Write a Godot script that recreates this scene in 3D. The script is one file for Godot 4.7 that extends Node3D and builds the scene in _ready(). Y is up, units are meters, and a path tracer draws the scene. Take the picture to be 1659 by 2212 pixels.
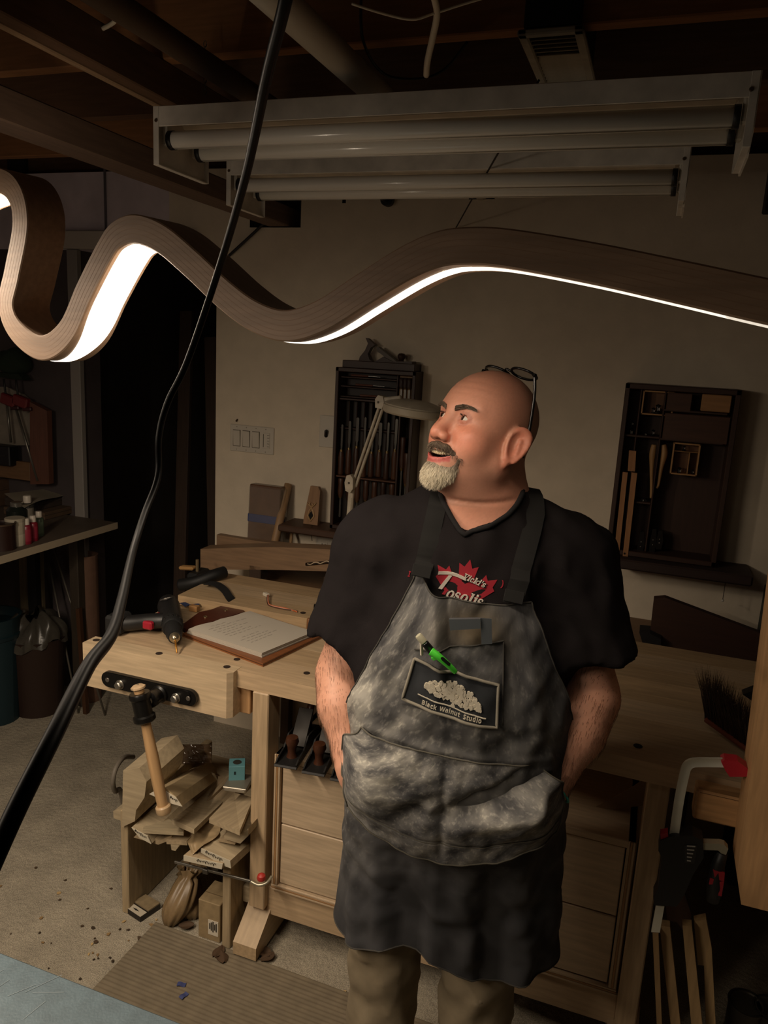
extends Node3D
# A dim basement wood workshop: a woodworker in a dusty apron looks up at his wavy laminated LED lamp.

const EYE := Vector3(0, 1.75, 0)
const FOCAL := 1642.0
const WALL_Z := -2.85
const BENCH_Y := 0.86
const BENCH_Z := -1.735
var cam_basis := Basis.from_euler(Vector3(deg_to_rad(-12.14), deg_to_rad(19.04), deg_to_rad(3.13)))
var rng := RandomNumberGenerator.new()
var mats := {}
var used := {}

func _ready():
	rng.seed = 7
	var cam := Camera3D.new()
	cam.name = "camera"
	cam.fov = rad_to_deg(2.0 * atan(1106.0 / FOCAL))
	cam.near = 0.05
	cam.far = 60
	cam.transform = Transform3D(cam_basis, EYE)
	add_child(cam)
	cam.current = true
	var e := Environment.new()
	e.background_mode = Environment.BG_COLOR
	e.background_color = Color(0, 0, 0)
	e.tonemap_mode = Environment.TONE_MAPPER_LINEAR
	e.tonemap_exposure = 0.98
	e.sdfgi_enabled = true
	e.ssao_enabled = true
	e.ssil_enabled = true
	var we := WorldEnvironment.new()
	we.name = "world"
	we.environment = e
	add_child(we)
	make_textures()
	build_room()
	build_ceiling()
	build_wave_lamp(2.6, 0.07, 2.8, 0.35, 0.85, 0.03)
	build_fixtures()
	build_bench()
	build_wall_tools()
	build_right_cabinet()
	build_left_corner()
	build_person()
	build_bench_items()
	build_under_bench()
	build_right_side()
	build_cord()
	build_foreground()

# ---------------------------------------------------------------- where a line of sight meets a real plane
func ray(x: float, y: float) -> Vector3:
	return cam_basis * Vector3((x - 829.5) / FOCAL, (1106.0 - y) / FOCAL, -1)
func pz(x: float, y: float, z: float) -> Vector3:
	var r := ray(x, y)
	return EYE + r * ((z - EYE.z) / r.z)
func py(x: float, y: float, h: float) -> Vector3:
	var r := ray(x, y)
	return EYE + r * ((h - EYE.y) / r.y)
func px(x: float, y: float, w: float) -> Vector3:
	var r := ray(x, y)
	return EYE + r * ((w - EYE.x) / r.x)
func pd(x: float, y: float, d: float) -> Vector3:
	return EYE + ray(x, y) * d

# ---------------------------------------------------------------- nodes
func numbered(called: String) -> String:
	if not used.has(called):
		used[called] = 0
		return called
	used[called] += 1
	return "%s_%03d" % [called, used[called]]
func tag(o, label: String, category: String, group := "", kind := ""):
	if label: o.set_meta("label", label)
	if category: o.set_meta("category", category)
	if group: o.set_meta("group", group)
	if kind: o.set_meta("kind", kind)
	return o
func thing(called: String, label: String, category: String, at := Vector3.ZERO, turn := 0.0, group := "") -> Node3D:
	var o := Node3D.new()
	o.name = numbered(called)
	add_child(o)
	o.position = at
	o.rotation.y = turn
	tag(o, label, category, group)
	return o
func obj(called: String, mesh: Mesh, m: Material, parent: Node = null, at := Vector3.ZERO, basis := Basis.IDENTITY) -> MeshInstance3D:
	var o := MeshInstance3D.new()
	o.name = called if parent else numbered(called)
	o.mesh = mesh
	if m: o.material_override = m
	o.cast_shadow = GeometryInstance3D.SHADOW_CASTING_SETTING_ON
	(parent if parent else self).add_child(o, true)
	o.transform = Transform3D(basis, at)
	return o
func struct(called: String, mesh: Mesh, m: Material, at := Vector3.ZERO) -> MeshInstance3D:
	var o := obj(called, mesh, m, null, at)
	o.set_meta("kind", "structure")
	return o

# ---------------------------------------------------------------- triangles
var smooth_id := 1
func mb() -> SurfaceTool:
	var st := SurfaceTool.new()
	st.begin(Mesh.PRIMITIVE_TRIANGLES)
	return st
func put(st: SurfaceTool, t: PackedVector3Array, smooth := true, xf := Transform3D.IDENTITY, color = null, closed := true, uv := PackedVector2Array()):
	var flip := false
	if closed:
		var c := Vector3.ZERO
		for p in t: c += p
		c /= maxf(t.size(), 1)
		var vol := 0.0
		for i in range(0, t.size(), 3):
			vol += (t[i] - c).dot((t[i + 1] - c).cross(t[i + 2] - c))
		flip = vol > 0
	if xf.basis.determinant() < 0: flip = not flip
	if smooth:
		smooth_id += 1
		st.set_smooth_group(smooth_id)
	else:
		st.set_smooth_group(-1)
	for i in range(0, t.size(), 3):
		for k in ([0, 2, 1] if flip else [0, 1, 2]):
			if color is Callable: st.set_color(color.call(t[i + k]))
			elif color != null: st.set_color(color)
			if uv.size(): st.set_uv(uv[i + k])
			st.add_vertex(xf * t[i + k])
func done(st: SurfaceTool) -> ArrayMesh:
	st.generate_normals()
	st.index()
	return st.commit()
func solid(t: PackedVector3Array, smooth := true, color = null) -> ArrayMesh:
	var st := mb()
	put(st, t, smooth, Transform3D.IDENTITY, color)
	return done(st)

func t_box(s: Vector3, bev := 0.002) -> PackedVector3Array:
	var t := PackedVector3Array()
	var h := s / 2
	var b: float = min(bev, min(h.x, min(h.y, h.z)) * 0.9)
	var g = func(sx, sy, sz, ax): # corner point pulled in on the two axes other than ax
		var p := Vector3(sx * h.x, sy * h.y, sz * h.z)
		for k in 3:
			if k != ax: p[k] -= sign(p[k]) * b
		return p
	for ax in 3:
		for s1 in [-1, 1]:
			var c := []
			for q in [[-1, -1], [1, -1], [1, 1], [-1, 1]]:
				var v := [0, 0, 0]
				v[ax] = s1
				v[(ax + 1) % 3] = q[0]
				v[(ax + 2) % 3] = q[1]
				c.append(g.call(v[0], v[1], v[2], ax))
			if s1 > 0: t.append_array([c[0], c[1], c[2], c[0], c[2], c[3]])
			else: t.append_array([c[0], c[2], c[1], c[0], c[3], c[2]])
	for ax in 3: # bevel strips along ax
		var u := (ax + 1) % 3
		var w := (ax + 2) % 3
		for su in [-1, 1]:
			for sw in [-1, 1]:
				var c := []
				for e in [-1, 1]:
					var v := [0, 0, 0]
					v[ax] = e
					v[u] = su
					v[w] = sw
					c.append(g.call(v[0], v[1], v[2], u))
					c.append(g.call(v[0], v[1], v[2], w))
				if su * sw < 0: t.append_array([c[0], c[2], c[3], c[0], c[3], c[1]])
				else: t.append_array([c[0], c[3], c[2], c[0], c[1], c[3]])
	for sx in [-1, 1]:
		for sy in [-1, 1]:
			for sz in [-1, 1]:
				var a = g.call(sx, sy, sz, 0)
				var b2 = g.call(sx, sy, sz, 1)
				var c2 = g.call(sx, sy, sz, 2)
				if sx * sy * sz > 0: t.append_array([a, b2, c2])
				else: t.append_array([a, c2, b2])
	return t
func box(s: Vector3, bev := 0.002) -> ArrayMesh:
	return solid(t_box(s, bev), false)
# a box between two corners, its own origin in the middle; returns the node
func bx(called: String, a: Vector3, b: Vector3, m: Material, parent: Node = null, bev := 0.002) -> MeshInstance3D:
	var lo := Vector3(min(a.x, b.x), min(a.y, b.y), min(a.z, b.z))
	var hi := Vector3(max(a.x, b.x), max(a.y, b.y), max(a.z, b.z))
	return obj(called, box(hi - lo, bev), m, parent, (lo + hi) / 2)

func st_lathe(st: SurfaceTool, prof: Array, seg := 24, xf := Transform3D.IDENTITY, color = null):
	# profile of (radius, height) from bottom to top, turned about y; sharp corners stay sharp
	var bands := []
	var cur := PackedVector3Array()
	for i in prof.size() - 1:
		if i > 0:
			var d1: Vector2 = (prof[i] - prof[i - 1]).normalized()
			var d2: Vector2 = (prof[i + 1] - prof[i]).normalized()
			if d1.dot(d2) < 0.82:
				bands.append(cur)
				cur = PackedVector3Array()
		var a: Vector2 = prof[i]
		var b: Vector2 = prof[i + 1]
		for k in seg:
			var t0 := TAU * k / seg
			var t1 := TAU * (k + 1) / seg
			var p0 := Vector3(a.x * cos(t0), a.y, a.x * sin(t0))
			var p1 := Vector3(a.x * cos(t1), a.y, a.x * sin(t1))
			var q0 := Vector3(b.x * cos(t0), b.y, b.x * sin(t0))
			var q1 := Vector3(b.x * cos(t1), b.y, b.x * sin(t1))
			if a.x > 1e-6: cur.append_array([p0, p1, q1])
			if b.x > 1e-6: cur.append_array([p0, q1, q0])
	bands.append(cur)
	for t in bands: put(st, t, true, xf, color, false)
func lathe(prof: Array, seg := 24) -> ArrayMesh:
	var st := mb()
	st_lathe(st, prof, seg)
	return done(st)
func rod(r: float, h: float, bev := 0.001) -> Array:
	return [Vector2(0, 0), Vector2(r - bev, 0), Vector2(r, bev), Vector2(r, h - bev), Vector2(r - bev, h), Vector2(0, h)]
func align(d: Vector3) -> Basis: # y axis along d
	var y := d.normalized()
	var x := Vector3.UP.cross(y) if absf(y.y) < 0.95 else Vector3.RIGHT.cross(y)
	x = x.normalized()
	return Basis(x, y, x.cross(y))
func look(z: Vector3, up := Vector3.UP) -> Basis: # z axis along z
	var zz := z.normalized()
	var x := up.cross(zz).normalized()
	return Basis(x, zz.cross(x), zz)

func spline(pts: Array, n: int) -> PackedVector3Array:
	var out := PackedVector3Array()
	var m := pts.size()
	for i in m - 1:
		var p0: Vector3 = pts[max(i - 1, 0)]
		var p1: Vector3 = pts[i]
		var p2: Vector3 = pts[i + 1]
		var p3: Vector3 = pts[min(i + 2, m - 1)]
		for k in n:
			var t := float(k) / n
			out.append(0.5 * ((2 * p1) + (p2 - p0) * t + (2 * p0 - 5 * p1 + 4 * p2 - p3) * t * t + (3 * p1 - p0 - 3 * p2 + p3) * t * t * t))
	out.append(pts[m - 1])
	return out
func t_tube(pts: PackedVector3Array, r, seg := 8) -> PackedVector3Array:
	var t := PackedVector3Array()
	var rings := []
	var n := Vector3.ZERO
	for i in pts.size():
		var d := (pts[min(i + 1, pts.size() - 1)] - pts[max(i - 1, 0)]).normalized()
		if n == Vector3.ZERO: n = d.cross(Vector3(0.3, 0.2, 0.9).normalized()).normalized()
		n = (n - d * n.dot(d)).normalized()
		var b := d.cross(n)
		var ring := PackedVector3Array()
		var rr: float = r[i] if r is Array or r is PackedFloat32Array else r
		for k in seg:
			var a := TAU * k / seg
			ring.append(pts[i] + (n * cos(a) + b * sin(a)) * rr)
		rings.append(ring)
	for i in rings.size() - 1:
		for k in seg:
			var k2 := (k + 1) % seg
			t.append_array([rings[i][k], rings[i][k2], rings[i + 1][k2], rings[i][k], rings[i + 1][k2], rings[i + 1][k]])
	for k in range(1, seg - 1):
		t.append_array([rings[0][0], rings[0][k + 1], rings[0][k]])
		var l: PackedVector3Array = rings[-1]
		t.append_array([l[0], l[k], l[k + 1]])
	return t
func tube(pts, r, seg := 8, n := 6) -> ArrayMesh:
	return solid(t_tube(spline(pts, n), r, seg))

func t_extrude(poly: PackedVector2Array, depth: float, z0 := 0.0) -> PackedVector3Array:
	var t := PackedVector3Array()
	var idx := Geometry2D.triangulate_polygon(poly)
	var cw := Geometry2D.is_polygon_clockwise(poly)
	for i in range(0, idx.size(), 3):
		var a := poly[idx[i]]
		var b := poly[idx[i + 1]]
		var c := poly[idx[i + 2]]
		if (b - a).cross(c - a) < 0:
			var s := b
			b = c
			c = s
		t.append_array([Vector3(a.x, a.y, z0 + depth), Vector3(b.x, b.y, z0 + depth), Vector3(c.x, c.y, z0 + depth)])
		t.append_array([Vector3(a.x, a.y, z0), Vector3(c.x, c.y, z0), Vector3(b.x, b.y, z0)])
	var m := poly.size()
	for i in m:
		var a := poly[i]
		var b := poly[(i + 1) % m]
		if cw:
			var s := a
			a = b
			b = s
		t.append_array([Vector3(a.x, a.y, z0), Vector3(b.x, b.y, z0), Vector3(b.x, b.y, z0 + depth), Vector3(a.x, a.y, z0), Vector3(b.x, b.y, z0 + depth), Vector3(a.x, a.y, z0 + depth)])
	return t
func extrude(poly: Array, depth: float) -> ArrayMesh:
	return solid(t_extrude(PackedVector2Array(poly), depth, -depth / 2), false)
# a prism from corners found on one plane (any orientation), thickened along dir
func slab(corners: Array, dir: Vector3) -> PackedVector3Array:
	var t := PackedVector3Array()
	var n := corners.size()
	var nrm := Vector3.ZERO
	for i in n: nrm += (corners[i] - corners[0]).cross(corners[(i + 1) % n] - corners[0])
	nrm = nrm.normalized()
	var e1: Vector3 = (corners[1] - corners[0]).normalized()
	var e2 := nrm.cross(e1)
	var flat := PackedVector2Array()
	for q in corners: flat.append(Vector2((q - corners[0]).dot(e1), (q - corners[0]).dot(e2)))
	var idx := Geometry2D.triangulate_polygon(flat)
	for i in range(0, idx.size(), 3):
		var a := idx[i]
		var b := idx[i + 1]
		var c := idx[i + 2]
		if (flat[b] - flat[a]).cross(flat[c] - flat[a]) < 0:
			b = idx[i + 2]
			c = idx[i + 1]
		t.append_array([corners[a], corners[b], corners[c]])
		t.append_array([corners[a] + dir, corners[c] + dir, corners[b] + dir])
	for i in n:
		var a: Vector3 = corners[i]
		var b: Vector3 = corners[(i + 1) % n]
		t.append_array([a, b + dir, b, a, a + dir, b + dir])
	return t
func slab_obj(called: String, corners: Array, dir: Vector3, m: Material, parent: Node = null) -> MeshInstance3D:
	var c := Vector3.ZERO
	for p in corners: c += p / corners.size()
	var moved := []
	for p in corners: moved.append(p - c)
	return obj(called, solid(slab(moved, dir), false), m, parent, c - (parent.position if parent else Vector3.ZERO))

# an open sheet from f(u, v) in 0..1, with UVs; front where the normal answers to 'out'
func sheet(nu: int, nv: int, f: Callable, out: Vector3, thick := 0.0, color = null) -> ArrayMesh:
	var P := []
	for j in nv + 1:
		var row := PackedVector3Array()
		for i in nu + 1: row.append(f.call(float(i) / nu, float(j) / nv))
		P.append(row)
	var t := PackedVector3Array()
	var uv := PackedVector2Array()
	for j in nv:
		for i in nu:
			for q in [[0, 0], [0, 1], [1, 1], [0, 0], [1, 1], [1, 0]]:
				t.append(P[j + q[1]][i + q[0]])
				uv.append(Vector2(float(i + q[0]) / nu, float(j + q[1]) / nv))
	var n := Vector3.ZERO
	for i in range(0, t.size(), 3): n += (t[i + 1] - t[i]).cross(t[i + 2] - t[i])
	if n.dot(out) > 0: # clockwise seen from the front
		for i in range(0, t.size(), 3):
			var s := t[i + 1]
			t[i + 1] = t[i + 2]
			t[i + 2] = s
			var w := uv[i + 1]
			uv[i + 1] = uv[i + 2]
			uv[i + 2] = w
	var st := mb()
	put(st, t, true, Transform3D.IDENTITY, color, false, uv)
	if thick > 0.0: # back face and rim
		var off := -out.normalized() * thick
		var back := PackedVector3Array()
		for i in range(0, t.size(), 3): back.append_array([t[i] + off, t[i + 2] + off, t[i + 1] + off])
		var rim := PackedVector3Array()
		var loop := PackedVector3Array()
		for i in nu: loop.append(P[0][i])
		for j in nv: loop.append(P[j][nu])
		for i in nu: loop.append(P[nv][nu - i])
		for j in nv: loop.append(P[nv - j][0])
		for i in loop.size():
			var a := loop[i]
			var b := loop[(i + 1) % loop.size()]
			rim.append_array([a, b, b + off, a, b + off, a + off])
		var uz := PackedVector2Array()
		uz.resize(back.size())
		uz.fill(Vector2(0.5, 0.5))
		put(st, back, true, Transform3D.IDENTITY, color, false, uz)
		uz.resize(rim.size())
		uz.fill(Vector2(0.5, 0.5))
		put(st, rim, true, Transform3D.IDENTITY, color, false, uz)
	return done(st)

# surface nets on a signed field, fine only near the surface
func nets(f: Callable, lo: Vector3, hi: Vector3, h: float, keep := 5.5) -> PackedVector3Array:
	var bx_ := int(ceil((hi.x - lo.x) / h / 4.0))
	var by_ := int(ceil((hi.y - lo.y) / h / 4.0))
	var bz_ := int(ceil((hi.z - lo.z) / h / 4.0))
	var nx := bx_ * 4 + 1
	var ny := by_ * 4 + 1
	var nz := bz_ * 4 + 1
	var val := PackedFloat32Array()
	val.resize(nx * ny * nz)
	val.fill(1e3)
	var live := []
	for k in bz_:
		for j in by_:
			for i in bx_:
				var d: float = f.call(lo + Vector3(i * 4 + 2, j * 4 + 2, k * 4 + 2) * h)
				if absf(d) < h * keep: live.append(Vector3i(i, j, k) * 4)
				elif d < 0:
					for c in 5:
						for b in 5:
							for a in 5: val[((k * 4 + c) * ny + j * 4 + b) * nx + i * 4 + a] = -1e3
	for q in live:
		for c in 5:
			for b in 5:
				for a in 5:
					var n: int = ((q.z + c) * ny + q.y + b) * nx + q.x + a
					if absf(val[n]) > 900.0: val[n] = f.call(lo + Vector3(q.x + a, q.y + b, q.z + c) * h)
	var at := {}
	var off := [0, 1, nx, nx + 1, nx * ny, nx * ny + 1, nx * ny + nx, nx * ny + nx + 1]
	var pos := [Vector3(0, 0, 0), Vector3(1, 0, 0), Vector3(0, 1, 0), Vector3(1, 1, 0), Vector3(0, 0, 1), Vector3(1, 0, 1), Vector3(0, 1, 1), Vector3(1, 1, 1)]
	var edges := [[0, 1], [2, 3], [4, 5], [6, 7], [0, 2], [1, 3], [4, 6], [5, 7], [0, 4], [1, 5], [2, 6], [3, 7]]
	for q in live:
		for c in 4:
			for b in 4:
				for a in 4:
					var n: int = ((q.z + c) * ny + q.y + b) * nx + q.x + a
					var neg := 0
					for o in 8:
						if val[n + off[o]] < 0: neg += 1
					if neg == 0 or neg == 8: continue
					var s := Vector3.ZERO
					var cnt := 0
					for e in edges:
						var v0: float = clampf(val[n + off[e[0]]], -h * 4, h * 4)
						var v1: float = clampf(val[n + off[e[1]]], -h * 4, h * 4)
						if (v0 < 0) != (v1 < 0):
							s += pos[e[0]].lerp(pos[e[1]], v0 / (v0 - v1))
							cnt += 1
					at[n] = lo + (Vector3(q.x + a, q.y + b, q.z + c) + s / cnt) * h
	var t := PackedVector3Array()
	var step := [1, nx, nx * ny]
	for n in at:
		for ax in 3:
			var n1: int = n + step[ax]
			if n1 >= val.size(): continue
			var neg0: bool = val[n] < 0
			if neg0 == (val[n1] < 0): continue
			var u: int = step[(ax + 1) % 3]
			var w: int = step[(ax + 2) % 3]
			if not (at.has(n - u) and at.has(n - w) and at.has(n - u - w)): continue
			var p0: Vector3 = at[n]
			var p1: Vector3 = at[n - u]
			var p2: Vector3 = at[n - u - w]
			var p3: Vector3 = at[n - w]
			if neg0: t.append_array([p0, p1, p2, p0, p2, p3])
			else: t.append_array([p0, p2, p1, p0, p3, p2])
	return t
func smin(a: float, b: float, k: float) -> float:
	var h: float = maxf(k - absf(a - b), 0.0) / k
	return minf(a, b) - h * h * k * 0.25
func smax(a: float, b: float, k: float) -> float:
	return -smin(-a, -b, k)
func ell(p: Vector3, c: Vector3, r: Vector3) -> float:
	var q := (p - c) / r
	var k0 := q.length()
	var k1 := (q / r).length()
	return k0 * (k0 - 1.0) / maxf(k1, 1e-6)
func cap(p: Vector3, a: Vector3, b: Vector3, r0: float, r1: float) -> float:
	var ab := b - a
	var h: float = clampf((p - a).dot(ab) / ab.length_squared(), 0, 1)
	return (p - a - ab * h).length() - lerpf(r0, r1, h)

# ---------------------------------------------------------------- materials
var tex := {}
func noise_tex(freq: float, lo: float, hi: float, size := 512, oct := 5, seed_ := 1, kind := FastNoiseLite.TYPE_SIMPLEX_SMOOTH, offs := [0.0, 1.0]) -> NoiseTexture2D:
	var n := FastNoiseLite.new()
	n.noise_type = kind
	n.frequency = freq
	n.fractal_octaves = oct
	n.seed = seed_
	var t := NoiseTexture2D.new()
	t.width = size
	t.height = size
	t.seamless = true
	t.noise = n
	var g := Gradient.new()
	g.offsets = PackedFloat32Array(offs)
	g.colors = PackedColorArray([Color(lo, lo, lo), Color(hi, hi, hi)])
	t.color_ramp = g
	return t
func make_textures():
	tex.grain = noise_tex(0.03, 0.84, 1.0, 512, 5, 3)
	tex.mottle = noise_tex(0.012, 0.86, 1.0, 512, 5, 5)
	tex.wall = noise_tex(0.02, 0.95, 1.0, 512, 5, 6)
	tex.speck = noise_tex(0.25, 0.7, 1.0, 1024, 5, 8, FastNoiseLite.TYPE_SIMPLEX_SMOOTH, [0.3, 0.65])
	tex.bump = noise_tex(0.08, 0.0, 1.0, 512, 5, 9)
	tex.weave = noise_tex(0.25, 0.3, 1.0, 512, 3, 10)
func mat(hex: String, rough := 0.6, metal := 0.0) -> StandardMaterial3D:
	var key := "%s|%s|%s" % [hex, rough, metal]
	if mats.has(key): return mats[key]
	var m := StandardMaterial3D.new()
	m.resource_name = "m_" + hex
	m.albedo_color = Color(hex)
	m.roughness = rough
	m.metallic = metal
	mats[key] = m
	return m
# wood whose grain runs along an axis of the object itself
func wood(hex: String, axis := "x", rough := 0.55) -> StandardMaterial3D:
	var key := "wood|%s|%s|%s" % [hex, axis, rough]
	if mats.has(key): return mats[key]
	var m := StandardMaterial3D.new()
	m.resource_name = "wood_" + hex
	m.albedo_color = Color(hex)
	m.roughness = rough
	m.albedo_texture = tex.grain
	m.uv1_triplanar = true
	m.uv1_triplanar_sharpness = 4.0
	var s := Vector3(4, 4, 4)
	s[{"x": 0, "y": 1, "z": 2}[axis]] = 0.35
	m.uv1_scale = s
	m.uv1_offset = Vector3(rng.randf(), rng.randf(), rng.randf())
	mats[key] = m
	return m
func tri(hex: String, t: Texture2D, sc: float, rough := 0.8, bump := 0.0, world := false, metal := 0.0) -> StandardMaterial3D:
	var key := "tri|%s|%s|%s|%s|%s|%s" % [hex, t.get_instance_id(), sc, rough, bump, world]
	if mats.has(key): return mats[key]
	var m := StandardMaterial3D.new()
	m.resource_name = "t_" + hex
	m.albedo_color = Color(hex)
	m.roughness = rough
	m.metallic = metal
	m.albedo_texture = t
	m.uv1_triplanar = true
	m.uv1_world_triplanar = world
	m.uv1_scale = Vector3.ONE * sc
	if bump > 0:
		m.heightmap_enabled = true
		m.heightmap_scale = bump
		m.heightmap_texture = tex.bump
	mats[key] = m
	return m
func vcol(rough := 0.7) -> StandardMaterial3D:
	var key := "vcol|%s" % rough
	if mats.has(key): return mats[key]
	var m := StandardMaterial3D.new()
	m.resource_name = "vcol"
	m.vertex_color_use_as_albedo = true
	m.roughness = rough
	mats[key] = m
	return m
func glow(hex: String, k: float) -> StandardMaterial3D:
	var m := StandardMaterial3D.new()
	m.resource_name = "glow"
	m.albedo_color = Color("f4ead8")
	m.emission_enabled = true
	m.emission = Color(hex)
	m.emission_energy_multiplier = k
	return m
func lin(hex: String) -> Color:
	return Color(hex).srgb_to_linear()
# lettering as thin solid letters; width in metres decides the size
func letters(text: String, width: float, font := "Droid Sans", depth := 0.0008, bold := false) -> Mesh:
	var f := SystemFont.new()
	f.font_names = PackedStringArray([font])
	if bold: f.font_weight = 700
	var tm := TextMesh.new()
	tm.text = text
	tm.font = f
	tm.font_size = 32
	tm.pixel_size = 0.01
	tm.depth = 0.05
	var w: float = tm.get_aabb().size.x
	var s := width / maxf(w, 1e-4)
	var out := ArrayMesh.new()
	for i in tm.get_surface_count():
		var a := tm.surface_get_arrays(i)
		var v: PackedVector3Array = a[Mesh.ARRAY_VERTEX]
		for k in v.size(): v[k] = Vector3(v[k].x * s, v[k].y * s, v[k].z / 0.05 * depth)
		a[Mesh.ARRAY_VERTEX] = v
		out.add_surface_from_arrays(Mesh.PRIMITIVE_TRIANGLES, a)
	return out
# the same mesh laid on a curved surface: each vertex goes to f(x, y) + z along +z
func drape(m: Mesh, f: Callable, shift := Vector2.ZERO, turn := 0.0, shear := 0.0) -> ArrayMesh:
	var out := ArrayMesh.new()
	for i in m.get_surface_count():
		var a := m.surface_get_arrays(i)
		var v: PackedVector3Array = a[Mesh.ARRAY_VERTEX]
		for k in v.size():
			var q := Vector2(v[k].x + shear * v[k].y, v[k].y).rotated(turn) + shift
			v[k] = Vector3(q.x, q.y, f.call(q.x, q.y) + v[k].z)
		a[Mesh.ARRAY_VERTEX] = v
		a[Mesh.ARRAY_TANGENT] = null
		out.add_surface_from_arrays(Mesh.PRIMITIVE_TRIANGLES, a)
	return out
const ORD := ["first", "second", "third", "fourth", "fifth", "sixth", "seventh", "eighth", "ninth", "tenth", "eleventh", "twelfth"]

# ---------------------------------------------------------------- the room
func cut(root: CSGShape3D, a: Vector3, b: Vector3, m: Material):
	var c := CSGBox3D.new()
	c.name = "opening"
	c.operation = CSGShape3D.OPERATION_SUBTRACTION
	c.size = (b - a).abs()
	c.position = (a + b) / 2 - root.position
	c.material = m
	root.add_child(c, true)
func build_room():
	var paint := tri("d8cab4", tex.wall, 0.9, 0.85, 0.05, true)
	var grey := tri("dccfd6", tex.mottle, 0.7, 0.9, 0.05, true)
	var dark := tri("3a3330", tex.mottle, 0.7, 0.9, 0.0, true)
	var conc := tri("bcb19c", tex.mottle, 1.1, 0.95, 0.3, true)
	conc.detail_enabled = true
	conc.detail_blend_mode = BaseMaterial3D.BLEND_MODE_MUL
	conc.detail_albedo = tex.speck
	conc.uv2_triplanar = true
	conc.uv2_world_triplanar = true
	conc.uv2_scale = Vector3.ONE * 4.0
	struct("floor", box(Vector3(7, 0.1, 8), 0.0), conc, Vector3(-0.4, -0.05, -1.2))
	# back wall, with the doorway, the beam pocket and the pipe notch cut through
	var w := CSGBox3D.new()
	w.name = "wall_back"
	w.size = Vector3(4.6, 2.42, 0.12)
	w.position = Vector3(0.3, 1.21, WALL_Z - 0.06)
	w.material = paint
	w.set_meta("kind", "structure")
	add_child(w)
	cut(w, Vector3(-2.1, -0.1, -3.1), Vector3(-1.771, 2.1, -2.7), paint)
	cut(w, Vector3(-1.62, 2.195, -3.1), Vector3(-1.394, 2.375, -2.7), dark)
	cut(w, Vector3(-0.725, 2.292, -3.1), Vector3(-0.63, 2.345, -2.7), dark)
	var q := pz(744, 422, WALL_Z)
	cut(w, q + Vector3(-0.008, -0.028, -0.05), q + Vector3(0.007, 0.03, 0.05), dark)
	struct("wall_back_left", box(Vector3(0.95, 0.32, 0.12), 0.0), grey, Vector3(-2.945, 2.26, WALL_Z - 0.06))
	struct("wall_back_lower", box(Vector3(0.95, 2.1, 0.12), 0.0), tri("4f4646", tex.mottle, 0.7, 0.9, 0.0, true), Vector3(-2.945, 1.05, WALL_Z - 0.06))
	struct("wall_back_header", box(Vector3(0.47, 0.3, 0.12), 0.0), grey, Vector3(-2.235, 2.27, WALL_Z - 0.06))
	struct("trim_1", box(Vector3(0.78, 0.075, 0.03), 0.003), mat("b9b0a4", 0.6), Vector3(-2.25, 2.14, WALL_Z + 0.016))
	struct("trim_2", box(Vector3(0.055, 2.1, 0.03), 0.003), mat("8d8781", 0.6), Vector3(-2.485, 1.05, WALL_Z + 0.016))
	struct("trim_3", box(Vector3(0.012, 0.42, 0.006), 0.002), mat("5a545a", 0.7), Vector3(-2.32, 2.29, WALL_Z + 0.003))
	struct("wall_left", box(Vector3(0.12, 2.7, 8), 0.0), grey, Vector3(-3.48, 1.3, -1.2))
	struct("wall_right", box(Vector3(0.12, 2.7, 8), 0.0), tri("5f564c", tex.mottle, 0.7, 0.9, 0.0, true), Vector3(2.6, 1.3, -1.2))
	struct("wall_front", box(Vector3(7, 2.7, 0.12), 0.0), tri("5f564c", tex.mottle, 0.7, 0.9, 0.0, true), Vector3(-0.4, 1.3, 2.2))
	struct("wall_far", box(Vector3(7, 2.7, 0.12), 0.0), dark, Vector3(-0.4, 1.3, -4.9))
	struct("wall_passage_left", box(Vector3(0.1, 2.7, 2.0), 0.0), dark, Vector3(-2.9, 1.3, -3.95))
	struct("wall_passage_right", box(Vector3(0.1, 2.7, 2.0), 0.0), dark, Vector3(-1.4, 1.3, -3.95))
	for k in 3: # long boards left leaning in the dark passage
		var b := obj("leaning_board", box(Vector3(0.07 + 0.02 * k, 1.9 - 0.12 * k, 0.025), 0.002), wood("4a3a30", "y"), null, Vector3(-2.28 + 0.17 * k, 0.94 - 0.06 * k, -3.35 - 0.05 * k), Basis.from_euler(Vector3(-0.12, 0, 0.05 + 0.05 * k)))
		tag(b, ["dark board leaning in the black doorway, nearest its left trim", "dark board leaning in the middle of the black doorway", "shortest dark board leaning in the black doorway, towards the cord"][k], "board", "boards leaning in the doorway")

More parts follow.
